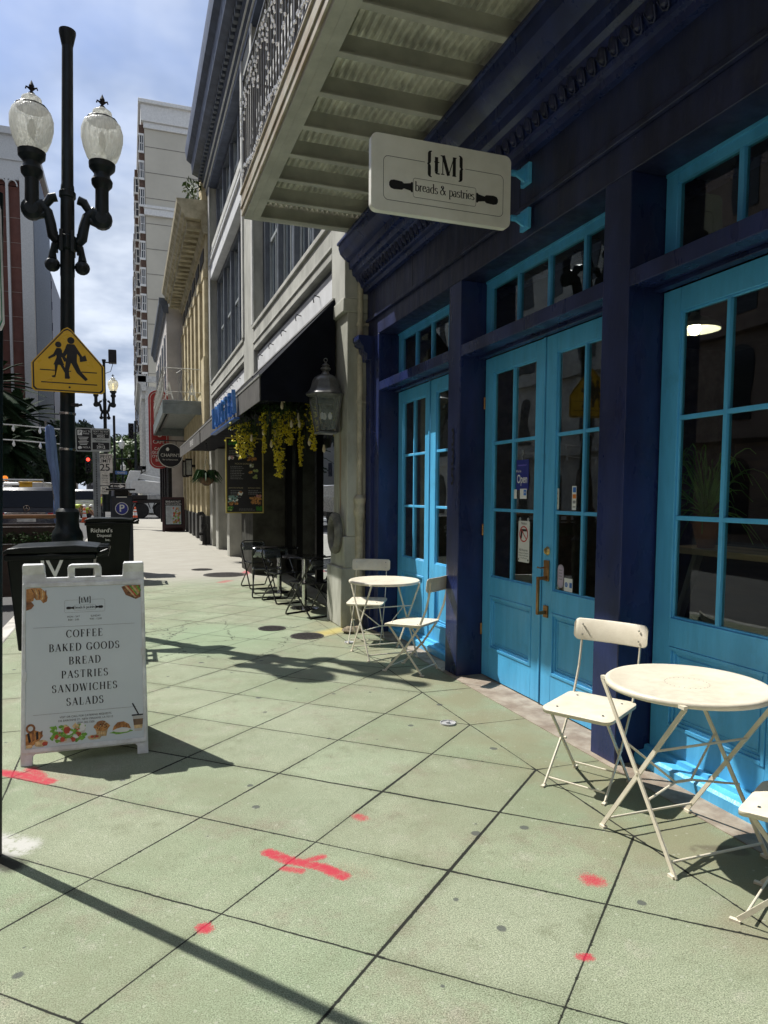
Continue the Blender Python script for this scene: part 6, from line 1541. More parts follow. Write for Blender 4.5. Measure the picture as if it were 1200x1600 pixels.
    for i in range(13):
        z1, z0 = 61.2-i*.36+0, 61.2-(i+1)*.36
        for j in range(6):
            def P(u, z): return (fx-1.9*u*.9, fy+.35*math.sin(u*5+z), z-u*1.6)
            a, b = j/6, (j+1)/6
            fl.quad(P(a, z0), P(b, z0), P(b, z1), P(a, z1), 2 if (i < 7 and j < 3) else i % 2)
    fl.build('cloth', [mat('flag_red', (.35, .03, .05), .7), WHITEI, mat('flag_blue', (.02, .03, .12), .7)], f, fix=False)
left_tower()
# buildings opposite, seen in the window reflections; ones behind are added to cut skylight
def opposite():
    specs = [(-16, -2, 20, (.62, .50, .38), 'cream rendered building across the street with arched windows'), (-2.0, 12, 22, (.60, .50, .42), 'buff stucco building across the street with moulded bands'), (12, 27, 17, (.40, .30, .24), 'brick building across the street beside the parked cars'), (27, 46, 19, (.60, .58, .53), 'pale building across the street near the junction')]  # heights raised so the row holds back sky light
    for k, (a, b, h, c, lab) in enumerate(specs):
        t = thing('street_building', lab, 'building', (-14.5, (a+b)/2, 0)); m = mat('opposite_%s' % 'abcd'[k], c, .8, var=.1, vs=1.2)
        mb = MB(); mb.box(-30, -14.5, a, b, 0, h); mb.build('wall', m, t)
        mb = MB()
        for z in (3.6, 7.4): mb.box(-14.5, -14.2, a, b, z, z+.35)
        mb.sweep([(0, h-.6), (.3, h-.5), (.7, h-.1), (.7, h+.2), (0, h+.2)], lambda p, q, s: (-14.5+p, s, q), a, b); mb.build('cornice', m, t, smooth=20)
        n = int((b-a)/2.6)
        for i in range(n):
            y = a+(i+.5)*(b-a)/n
            for z0, z1 in ((.3, 3.0), (4.3, 6.9), (8.1, 10.4), (11.6, 13.9), (15.1, 17.4)):
                if z1 > h-.6: continue
                w = MB(); P = [(-.6, 0), (.6, 0), (.6, z1-z0-.5)]+[(.6*math.cos(R(x)), z1-z0-.5+.5*math.sin(R(x))) for x in range(15, 180, 15)]+[(-.6, z1-z0-.5)]
                w.prism(P, lambda u, v, s: Vector((-14.49+s, y+u, z0+v)), .03); w.build('window', MATS['dark_pane'], t)
    t = thing('sky_block_building', 'unseen brick building added behind the camera to cut sky light', 'building', (5, -17, 0)); mb = MB(); mb.box(2.75, 12, -34, -3.05, 0, 15); mb.build('wall', mat('sky_block_brick', (.26, .15, .11), .8, var=.15), t)
    for k in range(8):
        for z in (.6, 4.6, 8.6, 11.8): mb = MB(); mb.box(2.70, 2.75, -33+k*3.7, -31+k*3.7, z, z+2.3); mb.build('window', MATS['dark_pane'], t)
    t = thing('sky_block_end', 'unseen stucco building added behind the camera to cut sky light', 'building', (-6, -45, 0)); mb = MB(); mb.box(-30, 12, -60, -42, 0, 22); mb.build('wall', MATS['opposite_b'], t)
    for k in range(10):
        for z in (1, 5, 9, 13, 17): mb = MB(); mb.box(-28+k*4, -26+k*4, -42, -41.95, z, z+2.3); mb.build('window', MATS['dark_pane'], t)
opposite()

# ------------------------------------------------------------------ street furniture
GLOBE = None
def globe_mat():
    m = bpy.data.materials.new('ribbed_globe'); m.use_nodes = True; t = NT(m.node_tree); b = t.n['Principled BSDF']
    P = t.node('ShaderNodeTexCoord').outputs['Object']; n = t.noise(t.scale(P, (1, 1, .18)), 55, 2)
    b.inputs['Base Color'].default_value = (.90, .91, .86, 1); b.inputs['Roughness'].default_value = .18
    out = [q for q in t.n if q.type == 'OUTPUT_MATERIAL'][0]
    tl = t.node('ShaderNodeBsdfTranslucent'); tl.inputs[0].default_value = (.92, .93, .88, 1); tr = t.node('ShaderNodeBsdfTransparent'); tr.inputs[0].default_value = (.95, .96, .93, 1)
    m1 = t.node('ShaderNodeMixShader'); m1.inputs[0].default_value = .55; t.l.new(b.outputs[0], m1.inputs[1]); t.l.new(tl.outputs[0], m1.inputs[2])
    m2 = t.node('ShaderNodeMixShader'); t.inp(m2.inputs[0], t.ramp(n, .3, .7, .04, .24)); t.l.new(m1.outputs[0], m2.inputs[1]); t.l.new(tr.outputs[0], m2.inputs[2]); t.l.new(m2.outputs[0], out.inputs[0])
    bn = t.node('ShaderNodeBump'); bn.inputs['Strength'].default_value = .6; bn.inputs['Distance'].default_value = .02; t.inp(bn.inputs['Height'], n); t.l.new(bn.outputs[0], b.inputs['Normal'])
    return m
def lamppost():
    t = thing('lamp_post', 'x', 'street lamp'); G = globe_mat()
    mb = MB(); mb.lathe([(.22, 0), (.22, .12), (.20, .16), (.20, .9), (.215, .94), (.215, 1.0), (.16, 1.06), (.172, 1.10), (.178, 1.16), (.165, 1.22), (.135, 1.27), (.125, 1.36), (.132, 1.40), (.132, 1.46), (.11, 1.49), (.10, 1.50)], n=20); mb.build('base', POLEM, t, smooth=30)
    mb = MB(); mb.lathe([(.088, 1.48), (.080, 3.3), (.076, 4.2), (.080, 4.22), (.075, 5.2), (.072, 5.24), (.066, 5.26), (.060, 6.84)], n=18); mb.build('pole', POLEM, t)
    mb = MB(); mb.lathe([(.062, 6.80), (.083, 6.90), (.092, 6.94), (.092, 6.97), (.07, 6.98), (0, 6.99)], n=18); mb.build('cap', POLEM, t)
    mb = MB(); mb.lathe([(.08, 4.50), (.115, 4.52), (.115, 4.66), (.08, 4.68)], n=8)
    mc = MB(); mc.lathe([(.076, 5.10), (.092, 5.11), (.092, 5.17), (.076, 5.18)], n=12)
    for k in range(6): a = k*PI/3; mb.box(.12*math.cos(a)-.02, .12*math.cos(a)+.02, .12*math.sin(a)-.02, .12*math.sin(a)+.02, 4.47, 4.71)
    mb.build('collar', POLEM, t, bevel=.005); mc.build('upper_collar', POLEM, t)
    for z in (3.05, 2.62, 2.2):
        mb = MB(); mb.lathe([(.088, -.015), (.094, -.012), (.094, .012), (.088, .015)], (0, 0, z), 18); mb.build('strap', STEEL, t)
    for s in (-1, 1):
        mb = MB(); X = lambda x, z: (s*x*1.04, 0, z+.24); XG = lambda x, z: (s*x*1.04, 0, z+.35)
        mb.tube([X(.10, 4.36), X(.15, 4.42), X(.17, 4.55), X(.20, 4.68), X(.27, 4.76), X(.34, 4.72), X(.37, 4.66)], [.055, .06, .058, .054, .052, .066, .075], 12)
        mb.tube([X(.11, 4.86), X(.17, 4.84), X(.22, 4.76), X(.27, 4.76)], [.05, .052, .045, .042], 10)
        mb.tube([X(.20, 4.70), X(.24, 4.64), X(.29, 4.62), X(.33, 4.66)], [.03, .042, .042, .04], 10)
        mb.lathe([(0, -.075), (.07, -.07), (.085, -.055), (.115, -.04), (.12, 0), (.115, .04), (.085, .055), (.07, .07), (0, .075)], X(.36, 4.68), 16, axis='y')
        mb.tube([X(.12, 4.32), X(.15, 4.24), X(.155, 4.16)], [.05, .035, .05], 8)
        mb.lathe([(0, -.07), (.06, -.05), (.085, 0), (.06, .05), (0, .07)], X(.155, 4.09), 14, axis='y')
        mb.build('arm', POLEM, t)
        mb = MB(); mb.lathe([(.07, 4.66), (.078, 4.72), (.075, 4.90), (.075, 5.02), (.115, 5.07), (.12, 5.12), (.09, 5.17), (.09, 5.20), (.145, 5.26), (.15, 5.32), (.13, 5.33)], X(.36, 0), 18); mb.build('cup', POLEM, t)
        mb = MB(); mb.lathe([(.13, 5.215), (.17, 5.27), (.208, 5.37), (.232, 5.48), (.232, 5.57), (.208, 5.65), (.165, 5.695), (.108, 5.71), (.085, 5.725), (.11, 5.755), (.105, 5.795), (.07, 5.82), (.05, 5.835), (0, 5.84)], XG(.36, 0), 28); g = mb.build('globe', G, t, smooth=60)
        mb = MB(); mb.lathe([(.166, 5.692), (.172, 5.698), (.162, 5.705)], XG(.36, 0), 28)
        for k in range(22): 
            a = PI*(.12+.76*k/21)
        mb.tube([(s*.3744+.172*math.cos(a*.1*PI*2)*1, .172*math.sin(a*.1*PI*2), 6.045) for a in range(10)], .008, 5, closed=True); mb.build('band', BLACKM, g)
        mb = MB(); mb.lathe([(.03, 5.83), (.035, 5.855), (.015, 5.87), (.015, 5.895), (.03, 5.935), (0, 6.0)], XG(.36, 0), 8)
        for q in (-1, 1): mb.tube([(s*.3744, 0, 6.23), (s*.3744+.03*q, 0, 6.26), (s*.3744+.055*q, 0, 6.27), (s*.3744+.062*q, 0, 6.245)], [.012, .012, .01, .008], 6)
        mb.build('finial', BLACKM, g)
        mb = MB(); mb.lathe([(.02, 5.22), (.03, 5.35), (.045, 5.45), (.03, 5.55), (0, 5.58)], XG(.36, 0), 10); mb.build('bulb', mat('lamp_bulb', (.7, .7, .66), .3), g)
    return t
lp = lamppost(); lp['label'] = 'twin globe dark iron street lamp carrying the yellow crossing sign'; lp['group'] = 'twin globe street lamps'; lp.location = (-.735, 9.15, -.08); lp.rotation_euler = (0, .0226, 0)
l2 = dup(lp, (-1.0, 35, .75), 0, 'distant twin globe street lamp with lit bulbs and a floodlight')
for ch in l2.children:
    if ch.name.startswith('globe'):
        for g in ch.children:
            if g.name.startswith('bulb'):
                g.data = g.data.copy(); g.data.materials[0] = mat('glowing_bulb', (.9, .8, .5), .4, emit=(1, .82, .4), es=3.0)
def floodlight():
    t = thing('floodlight', 'black floodlight box on the distant street lamp', 'floodlight', (-.7, 35, 8.0)); mb = MB(); mb.box(-.80, -.45, 34.7, 35.1, 7.55, 8.15); mb.build('housing', BLACKM, t, bevel=.03); mb = MB(); mb.tube([(-1.0, 35, 7.6), (-.8, 35, 7.6)], .03, 6); mb.tube([(-.6, 35, 7.6), (-.72, 35, 7.2), (-.95, 35, 7.1)], .015, 5); mb.build('arm', BLACKM, t)
floodlight()
def far_lamp(x, y, z, lab):
    t = thing('globe_lamp', lab, 'street lamp', (x, y, 0), 'small white globe lamps'); mb = MB(); mb.lathe([(.14, 0), (.07, .8), (.06, z), (.12, z+.1), (.12, z+.2)], (x, y, 0), 10); mb.build('pole', POLEM, t); mb = MB(); mb.lathe([(.12, z+.2), (.25, z+.5), (.22, z+.8), (.1, z+.9), (.04, z+1.1), (0, z+1.15)], (x, y, 0), 14); mb.build('globe', mat('white_globe', (.75, .76, .72), .3), t)
far_lamp(-.55, 64, 5.2, 'upper small white globe lamp in front of the green tree'); far_lamp(-.5, 70, 3.4, 'lower small white globe lamp in front of the green tree')

def crossing_sign():
    y = 9.0; t = thing('crossing_sign', 'yellow pentagon school crossing sign strapped to the near lamp post', 'sign', (-.575, y, 2.75))
    fn = frame((-.645, y, 2.77), (1, 0, -.012), (0, 0, 1)); YM = mat('sign_yellow', (.72, .42, .012), .35, var=.05, vs=2)
    w, h, hs = .39, .735, .315
    P = [(-w+.03, 0), (w-.03, 0), (w, .03), (w, hs), (w-.03, hs+.04), (.04, h-.01), (0, h+.01), (-.04, h-.01), (-w+.03, hs+.04), (-w, hs), (-w, .03)]
    def sc(k): return [(p[0]*k, .34+(p[1]-.34)*k) for p in P]
    mb = MB(); mb.prism(P, lambda a, b, c: fn(a, b, -c), .004); mb.build('panel', YM, t, smooth=0)
    mb = MB(); ring(mb, sc(.965), sc(.925), fn, .0012); F = lambda a, b, c: fn(a, b, c)
    ribbon(mb, [(-.30, .245), (-.14, .245)], .012, F); ribbon(mb, [(-.01, .245), (.03, .245)], .012, F); ribbon(mb, [(.14, .245), (.31, .245)], .012, F); ribbon(mb, [(-.29, .105), (.31, .105)], .012, F)
    def fig(cx, s, skirt):
        D = lambda poly, h=.0014: disc(mb, [(cx+p[0]*s, .165+p[1]*s) for p in poly], F, h)
        D(circ(0, .94, .085, 16))
        if skirt:
            D([(-.05, .84), (.06, .84), (.10, .78), (.07, .58), (.15, .36), (-.14, .36), (-.05, .58), (-.09, .76)])
            D([(-.11, .37), (-.02, .37), (-.12, .06), (-.20, .04), (-.18, .0), (-.10, .0)], .0016); D([(.03, .37), (.12, .37), (.28, .06), (.30, .02), (.24, -.02)], .0018)
            D([(-.07, .80), (-.14, .66), (-.28, .56), (-.26, .51), (-.09, .60), (-.02, .72)], .0020); D([(.06, .80), (.15, .62), (.22, .55), (.25, .64), (.28, .48), (.14, .46), (.04, .7)], .0022)
        else:
            D([(-.09, .85), (.08, .85), (.15, .74), (.13, .50), (.13, .40), (-.12, .40), (-.10, .58), (-.13, .76)])
            D([(-.13, .41), (.0, .41), (-.06, .2), (-.05, -.02), (-.16, -.02), (-.16, .2)], .0016); D([(-.02, .41), (.13, .41), (.22, .18), (.38, .0), (.32, -.05), (.12, .14)], .0018)
            D([(-.10, .80), (-.20, .60), (-.32, .54), (-.30, .48), (-.14, .53), (-.04, .7)], .0020); D([(.09, .82), (.20, .66), (.26, .56), (.33, .60), (.37, .46), (.20, .42), (.19, .55), (.08, .70)], .0022)
    fig(-.10, .40, True); fig(.035, .46, False)
    for b in (.60, .06): disc(mb, circ(.01, b, .012, 10), F, .0024)
    mb.build('symbol', BLACKI, t, fix=False, smooth=0)
    mb = MB(); mb.box(-.71, -.63, y+.004, y+.10, 2.83, 2.88); mb.box(-.70, -.62, y+.004, y+.10, 3.25, 3.30); mb.build('bracket', STEEL, t)
    c = thing('conduit_clip', 'small black cable clip on the near lamp post', 'clip', (-.54, 9.1, 2.65)); mb = MB(); mb.box(-.64, -.55, 9.08, 9.14, 2.62, 2.66); mb.tube([(-.55, 9.11, 2.64), (-.51, 9.11, 2.65)], .015, 6); mb.build('clip', BLACKM, c)
crossing_sign()
def left_post():
    t = thing('sign_post', 'dark green steel post with a white parking sign at the left edge', 'sign', (-.596, 3.385, 0)); mb = MB(); mb.tube([(-.588, 3.385, 0), (-.588+.030*2.85, 3.385, 2.85)], .027, 16); mb.build('post', POLEM, t)
    u = Vector((.608, -.794, 0)); fn = frame(Vector((-.517, 3.385, 2.54))+Vector((-.03, -.024, 0)), u, (0, 0, 1))
    P = [(-.125, -.25), (-.10, -.275), (.10, -.275), (.125, -.25), (.125, .2), (.11, .235), (.08, .245), (.05, .275), (0, .29), (-.05, .275), (-.08, .245), (-.11, .235), (-.125, .2)]
    mb = MB(); mb.prism(P, lambda a, b, c: fn(a, b, -c), .003); mb.build('panel', mat('post_sign_white', (.74, .75, .74), .4), t)
    mb = MB(); sc = lambda k, kk: [(p[0]*k, p[1]*kk) for p in P]; ring(mb, sc(.92, .955), sc(.87, .93), fn, .001); text_mb(mb, 'M', .2, lambda a, b, c: fn(a*1.0, b+.06, c), 0, .001, bold=.02); mb.build('lettering', mat('sign_green', (.01, .22, .09), .5), t, fix=False)
left_post()

def signs():
    t = thing('pay_to_park_sign', 'black and white pay to park sign on a perforated steel post', 'sign', (-.66, 16, 0)); x0, y = -.70, 16.0
    mb = MB(); mb.box(-.72, -.70, y, y+.05, 0, 2.9); mb.box(-.60, -.58, y, y+.05, 0, 2.9); mb.box(-.70, -.60, y+.03, y+.05, 0, 2.9)
    mb.build('post', mat('galvanised', (.30, .33, .35), .5, .4), t)
    mb = MB()
    for k in range(60): mb.lathe([(.014, -.002), (0, -.003)], (-.65, y+.028, .3+k*.036), 6, axis='y')
    mb.build('post_holes', BLACKI, t)
    fn = frame((-.70, y-.01, 2.72), (1, 0, 0), (0, 0, 1)); mb = MB(); mb.prism(rrect(.68, .49, .04), lambda a, b, c: fn(a, b, -c), .005); mb.build('panel', mat('sign_grey', (.45, .47, .46), .45), t)
    mb = MB(); disc(mb, rrect(.28, .45, .03, 4, -.18, 0), fn, .001); disc(mb, rrect(.33, .17, .015, 4, .15, .125), fn, .001); disc(mb, rrect(.33, .15, .015, 4, .15, -.125), fn, .001); mb.build('field', BLACKI, t, fix=False)
    mb = MB(); disc(mb, rrect(.09, .11, .01, 3, -.255, .145), fn, .002); D = lambda s, z, x, yy, **k: text_mb(mb, s, z, lambda a, b, c: fn(a+x, b+yy, c), 0, .0022, **k)
    D('PAY TO', .05, -.12, .17); D('PARK', .05, -.13, .125); D('TEXT TO PAY', .05, .15, .175); D('TEXT ZONE # TO', .036, .15, .125); D('30202', .065, .15, .075, bold=.01); D('Zone', .05, .15, -.085); D('2912', .085, .15, -.15, bold=.012); D('NOLA', .055, -.13, -.16)
    for k in range(6): disc(mb, rrect(.2-.03*(k % 3), .012, .002, 1, -.19+.0*k, .05-.03*k), fn, .002)
    disc(mb, blob(-.26, -.165, .04, .03), fn, .002); mb.build('lettering', WHITEI, t, fix=False, smooth=0)
    mb = MB(); text_mb(mb, 'P', .1, lambda a, b, c: fn(a-.255, b+.145, c), 0, .003, bold=.01); text_mb(mb, 'ParkMobile.com', .045, lambda a, b, c: fn(a+.15, b, c), 0, .002, bold=.01) if False else text_mb(mb, 'Parknola.com', .045, lambda a, b, c: fn(a+.15, b, c), 0, .002, bold=.01); mb.build('dark_lettering', BLACKI, t, fix=False)
    # speed limit, notice, one way, street name on one post
    p = thing('signal_post', 'tall thin dark post behind the speed limit sign', 'post', (-.65, 37, 0)); mb = MB(); mb.tube([(-.65, 37, 0), (-.65, 37, 5.4)], .06, 8); mb.build('post', POLEM, p)
    def plate(name, lab, x, z, w, h, y, m, lines, inkm, r=.03):
        t = thing(name, lab, 'sign', (x, y, z)); fn = frame((x, y, z), (1, 0, 0), (0, 0, 1)); mb = MB(); mb.prism(rrect(w, h, r), lambda a, b, c: fn(a, b, -c), .01); mb.build('panel', m, t); mb = MB()
        for s, zz, dx, dy in lines:
            if s is None: zz(mb, fn)
            else: text_mb(mb, s, zz, lambda a, b, c: fn(a+dx, b+dy, c), 0, .004, bold=.01)
        mb.build('lettering', inkm, t, fix=False)
        mb = MB(); mb.tube([(x, y+.01, z), (-.98, 34.95, z) if y < 35 else (-.65, 37, z)], .02, 5); mb.build('bracket', STEEL, t)
    WS = mat('road_sign_white', (.62, .61, .56), .5)
    plate('speed_limit_sign', 'white speed limit 25 sign under the pay to park sign', -1.04, 2.98, .66, .86, 34.75, WS, [('SPEED', .22, 0, .29), ('LIMIT', .22, 0, .10), ('25', .46, 0, -.2)], BLACKI)
    plate('transit_notice', 'small white notice below the speed limit sign', -1.05, 2.26, .40, .58, 34.75, WS, [('Stop', .13, 0, .17), ('No parking', .06, 0, .04), ('any time', .06, 0, -.05), ('Tow zone', .06, 0, -.15)], BLACKI)
    plate('one_way_sign', 'black one way sign with white arrow near the crane truck', -.62, 1.95, .95, .32, 36.4, BLACKI, [('ONE WAY', .14, -.08, .0), (None, lambda mb, fn: (ring(mb, rrect(.92, .29, .03), rrect(.88, .25, .025), fn, .003), disc(mb, [(.18, .10), (.42, 0), (.18, -.10), (.18, -.04), (.12, -.04), (.12, .04), (.18, .04)], fn, .004)), 0, 0)], WHITEI)
    plate('street_name_sign', 'small blue street name sign above the one way sign', -.36, 2.62, .56, .17, 36.8, mat('street_blue', (.08, .20, .50), .4), [('Gravier', .12, 0, 0)], WHITEI)
    plate('truck_route_sign', 'small black and white sign beside the one way sign', -1.08, 1.75, .34, .36, 34.75, WS, [('NO', .14, 0, .07), ('TURN', .10, 0, -.07)], BLACKI)
signs()

def bins():
    GRN = mat('bin_green', (.004, .007, .006), .38, var=.15, bump=.05, spec=.2)
    def bin_(name, lab, x0, x1, y0, y1, h, letters, size, lift=0):
        t = thing(name, lab, 'bin', ((x0+x1)/2, (y0+y1)/2, 0)); ins = .07
        mb = MB(); vs = [(x0+ins, y0+ins, .06), (x1-ins, y0+ins, .06), (x1-ins, y1-ins, .06), (x0+ins, y1-ins, .06), (x0, y0, h), (x1, y0, h), (x1, y1, h), (x0, y1, h)]
        mb.add(vs, [(0, 3, 2, 1), (4, 5, 6, 7), (0, 1, 5, 4), (1, 2, 6, 5), (2, 3, 7, 6), (3, 0, 4, 7)]); mb.box(x0-.02, x1+.02, y0-.02, y1+.02, h-.07, h-.01); mb.build('body', GRN, t, bevel=.015)
        mb = MB(); mb.prism([(x0-.03, h), (x1+.04, h), (x1+.04, h+.03+lift), ((x0+x1)/2+.22, h+.055+lift), (x0+.12, h+.06), (x0+.02, h+.05), (x0-.03, h+.02)], lambda a, b, c: Vector((a, y0-.03+c, b)), y1-y0+.06); mb.build('lid', GRN, t, bevel=.012)
        mb = MB(); mb.tube([(x1+.02, y0+.05, h-.03), (x1+.12, y0+.05, h+.01), (x1+.12, y1-.05, h+.01), (x1+.02, y1-.05, h-.03)], .022, 8)
        for yy in (y0+.12, (y0+y1)/2, y1-.12): mb.box(x1+.0, x1+.13, yy-.02, yy+.02, h-.05, h+.05)
        mb.build('handle', GRN, t, bevel=.004)
        for yy in (y0+.06, y1-.11):
            w = MB(); w.lathe([(.0, -.03), (.13, -.03), (.14, 0), (.13, .03), (0, .03)], (x1-.08, yy, .14), 16, axis='y'); w.build('wheel', RUBBER, t)
        # sloping front face frame for the lettering
        a = Vector(((x0+x1)/2, y0-.004, h)); vv = Vector((0, -ins, h-.06)); fn = frame(a, (1, 0, 0), vv); mb = MB()
        for s, z, dx, dy in letters: text_mb(mb, s, z, lambda p, q, c: fn(p+dx, q+dy, c), 0, .004, bold=.012)
        mb.build('lettering', WHITEI, t, fix=False)
    bin_('wheelie_bin', 'black wheeled bin with IV lettering behind the sandwich board', -1.12, -.34, 7.45, 8.1, 1.02, [('IV', .25, -.0, -.165), ('IVwaste.com', .06, .02, -.29), ('504.224.6670', .055, .02, -.345)], .2, .02)
    bin_('wheelie_bin', 'dark green wheeled bin with small white name beside the pay station', -.74, .02, 13.4, 14.1, 1.10, [("Richard's", .10, -.12, -.16), ('Disposal', .07, -.08, -.25), ('Inc.', .06, -.02, -.33)], .1)
    t = thing('pay_station', 'dark pay station box with a blue P disc and flat roof', 'parking meter', (-.17, 15, 0)); BB = mat('station_blue', (.022, .028, .042), .4, var=.1)
    mb = MB(); mb.box(-.36, .06, 14.95, 15.3, .0, 1.55); mb.build('cabinet', BB, t, bevel=.02)
    mb = MB(); mb.box(-.44, .11, 14.82, 15.42, 1.66, 1.70); mb.box(-.28, -.02, 15.0, 15.25, 1.55, 1.66); mb.build('roof', BLACKM, t, bevel=.01)
    fn = frame((-.15, 14.946, 1.30), (1, 0, 0), (0, 0, 1)); mb = MB(); disc(mb, circ(0, 0, .125, 28), fn, .002); mb.build('disc', mat('parking_blue', (.025, .035, .28), .4), t, fix=False)
    mb = MB(); ring(mb, circ(0, 0, .125, 28), circ(0, 0, .112, 28), fn, .004); text_mb(mb, 'P', .2, fn, 0, .004, bold=.02); disc(mb, rrect(.2, .022, .004, 2, 0, .23), fn, .002); mb.build('lettering', WHITEI, t, fix=False)
bins()
def parklet():
    WD = mat('orange_timber', (.26, .12, .045), .6, var=.25, stretch=(.3, 4, 4), vs=5)
    t = thing('timber_barrier', 'orange brown timber rails of a kerbside planter behind the bins', 'planter', (-2, 12.2, 0)); mb = MB()
    mb.box(-5, -1.0, 12.2, 12.3, 1.20, 1.26); mb.build('top_rail', WD, t, bevel=.01); mb = MB(); mb.box(-5, -1.0, 12.22, 12.3, 1.08, 1.12); mb.box(-5, -1.0, 12.26, 12.3, .80, 1.06); mb.build('lower_rail', mat('brown_timber', (.035, .016, .009), .6, var=.2), t, bevel=.01)
    for x in (-1.05, -2.6, -4.2): mb = MB(); mb.box(x-.05, x+.05, 12.3, 12.4, 0, 1.25); mb.build('post', WD, t)
    mb = MB(); mb.box(-5, -1.0, 12.0, 12.2, 0, .8); mb.build('trough', mat('brown_timber', (.1, .05, .02)), t)
    p = thing('planter_shrubs', 'low clipped shrubs growing along the timber planter', 'plants', (-2, 11.9, .8)); mb = MB(); rnd = random.Random(2); leaf_cloud(mb, [(-1.1-.15*k, 12.05, .90, .11) for k in range(26)], 2600, .022, rnd); mb.build('foliage', mat('boxwood', (.03, .055, .018), .8, var=.3, spec=.1), p, fix=False, smooth=0)
    u = thing('folded_parasol', 'faded blue folded parasol leaning beside the near lamp post', 'parasol', (-1.15, 13, 0)); mb = MB(); P = [(-1.30+.0*k, 13, 0) for k in range(2)]
    n = 12; o = len(mb.v); prof = [(.02, 2.74, -1.25), (.065, 2.70, -1.24), (.075, 2.5, -1.23), (.068, 2.2, -1.22), (.06, 1.9, -1.18), (.058, 1.5, -1.15), (.065, 1.2, -1.14), (.04, 1.05, -1.14)]
    for r, z, cx in prof:
        for j in range(n): a = 2*PI*j/n; rr = r*(1+.3*math.cos(5*a+z*3)); mb.v.append((cx+rr*math.cos(a), 13+rr*math.sin(a), z))
    for i in range(len(prof)-1):
        for j in range(n): mb.f.append((i*n+j, i*n+(j+1) % n, (i+1)*n+(j+1) % n, (i+1)*n+j)); mb.m.append(0)
    mb.build('canopy', mat('faded_blue', (.16, .24, .46), .7, var=.2, vs=9, stretch=(1, 1, .2)), u, smooth=60); mb = MB(); mb.tube([(-1.3, 13, 2.8), (-1.15, 13, 1.0), (-1.14, 13, 0)], .02, 8); mb.build('pole', STEEL, u)
    for zz, lab in ((2.70, 'upper string of white bulbs crossing from the left edge to the lamp post'), (2.45, 'lower string of white bulbs crossing from the left edge to the lamp post')):
        s = thing('festoon_string', lab, 'string lights', (-2, 13.1, zz)); mb = MB(); P = [(-5+.4*k, 13.1, zz-.04*math.sin(k*.7)) for k in range(11)]; mb.tube(P, .011, 5); mb.build('cable', mat('cable_white', (.5, .5, .5), .5), s)
        for k in range(1, 11):
            q = P[k]; b = MB(); b.lathe([(0, -.11), (.02, -.09), (.024, -.06), (.014, -.03), (.012, 0)], q, 8); b.build('bulb', MATS['frosted_bulb'], s)
    for x in (-5.0, -1.03): mb = MB()
parklet()

# ------------------------------------------------------------------ vehicles
CARG = glass_mat('car_glass', (.04, .045, .055), .8)
REDL = mat('tail_red', (.35, .01, .01), .2, var=.05); TYRE = mat('tyre', (.015, .015, .015), .85, var=.1); RIM = mat('rim', (.35, .36, .37), .35, .7)
def wheel(par, x, y, r, w, side):
    o = MB(); o.lathe([(r*.62, -w/2), (r*.92, -w/2), (r, -w*.35), (r, w*.35), (r*.92, w/2), (r*.62, w/2)], (x, y, r), 24, axis='x'); wh = o.build('wheel', TYRE, par)
    m = MB(); m.lathe([(r*.62, -w*.42), (r*.5, -w*.2), (r*.2, -w*.3), (0, -w*.35)] if side < 0 else [(0, w*.35), (r*.2, w*.3), (r*.5, w*.2), (r*.62, w*.42)], (x, y, r), 16, axis='x'); m.build('rim', RIM, wh)
def loft(mb, st, mi=0):
    """st: list of (y, [(x,z)...]) rings"""
    n = len(st[0][1]); o = len(mb.v)
    for y, rg in st:
        for x, z in rg: mb.v.append((x, y, z))
    for i in range(len(st)-1):
        for j in range(n): mb.f.append((o+i*n+j, o+i*n+(j+1) % n, o+(i+1)*n+(j+1) % n, o+(i+1)*n+j)); mb.m.append(mi)
    mb.f.append(tuple(o+j for j in range(n))); mb.m.append(mi); mb.f.append(tuple(o+(len(st)-1)*n+j for j in range(n))[::-1]); mb.m.append(mi)
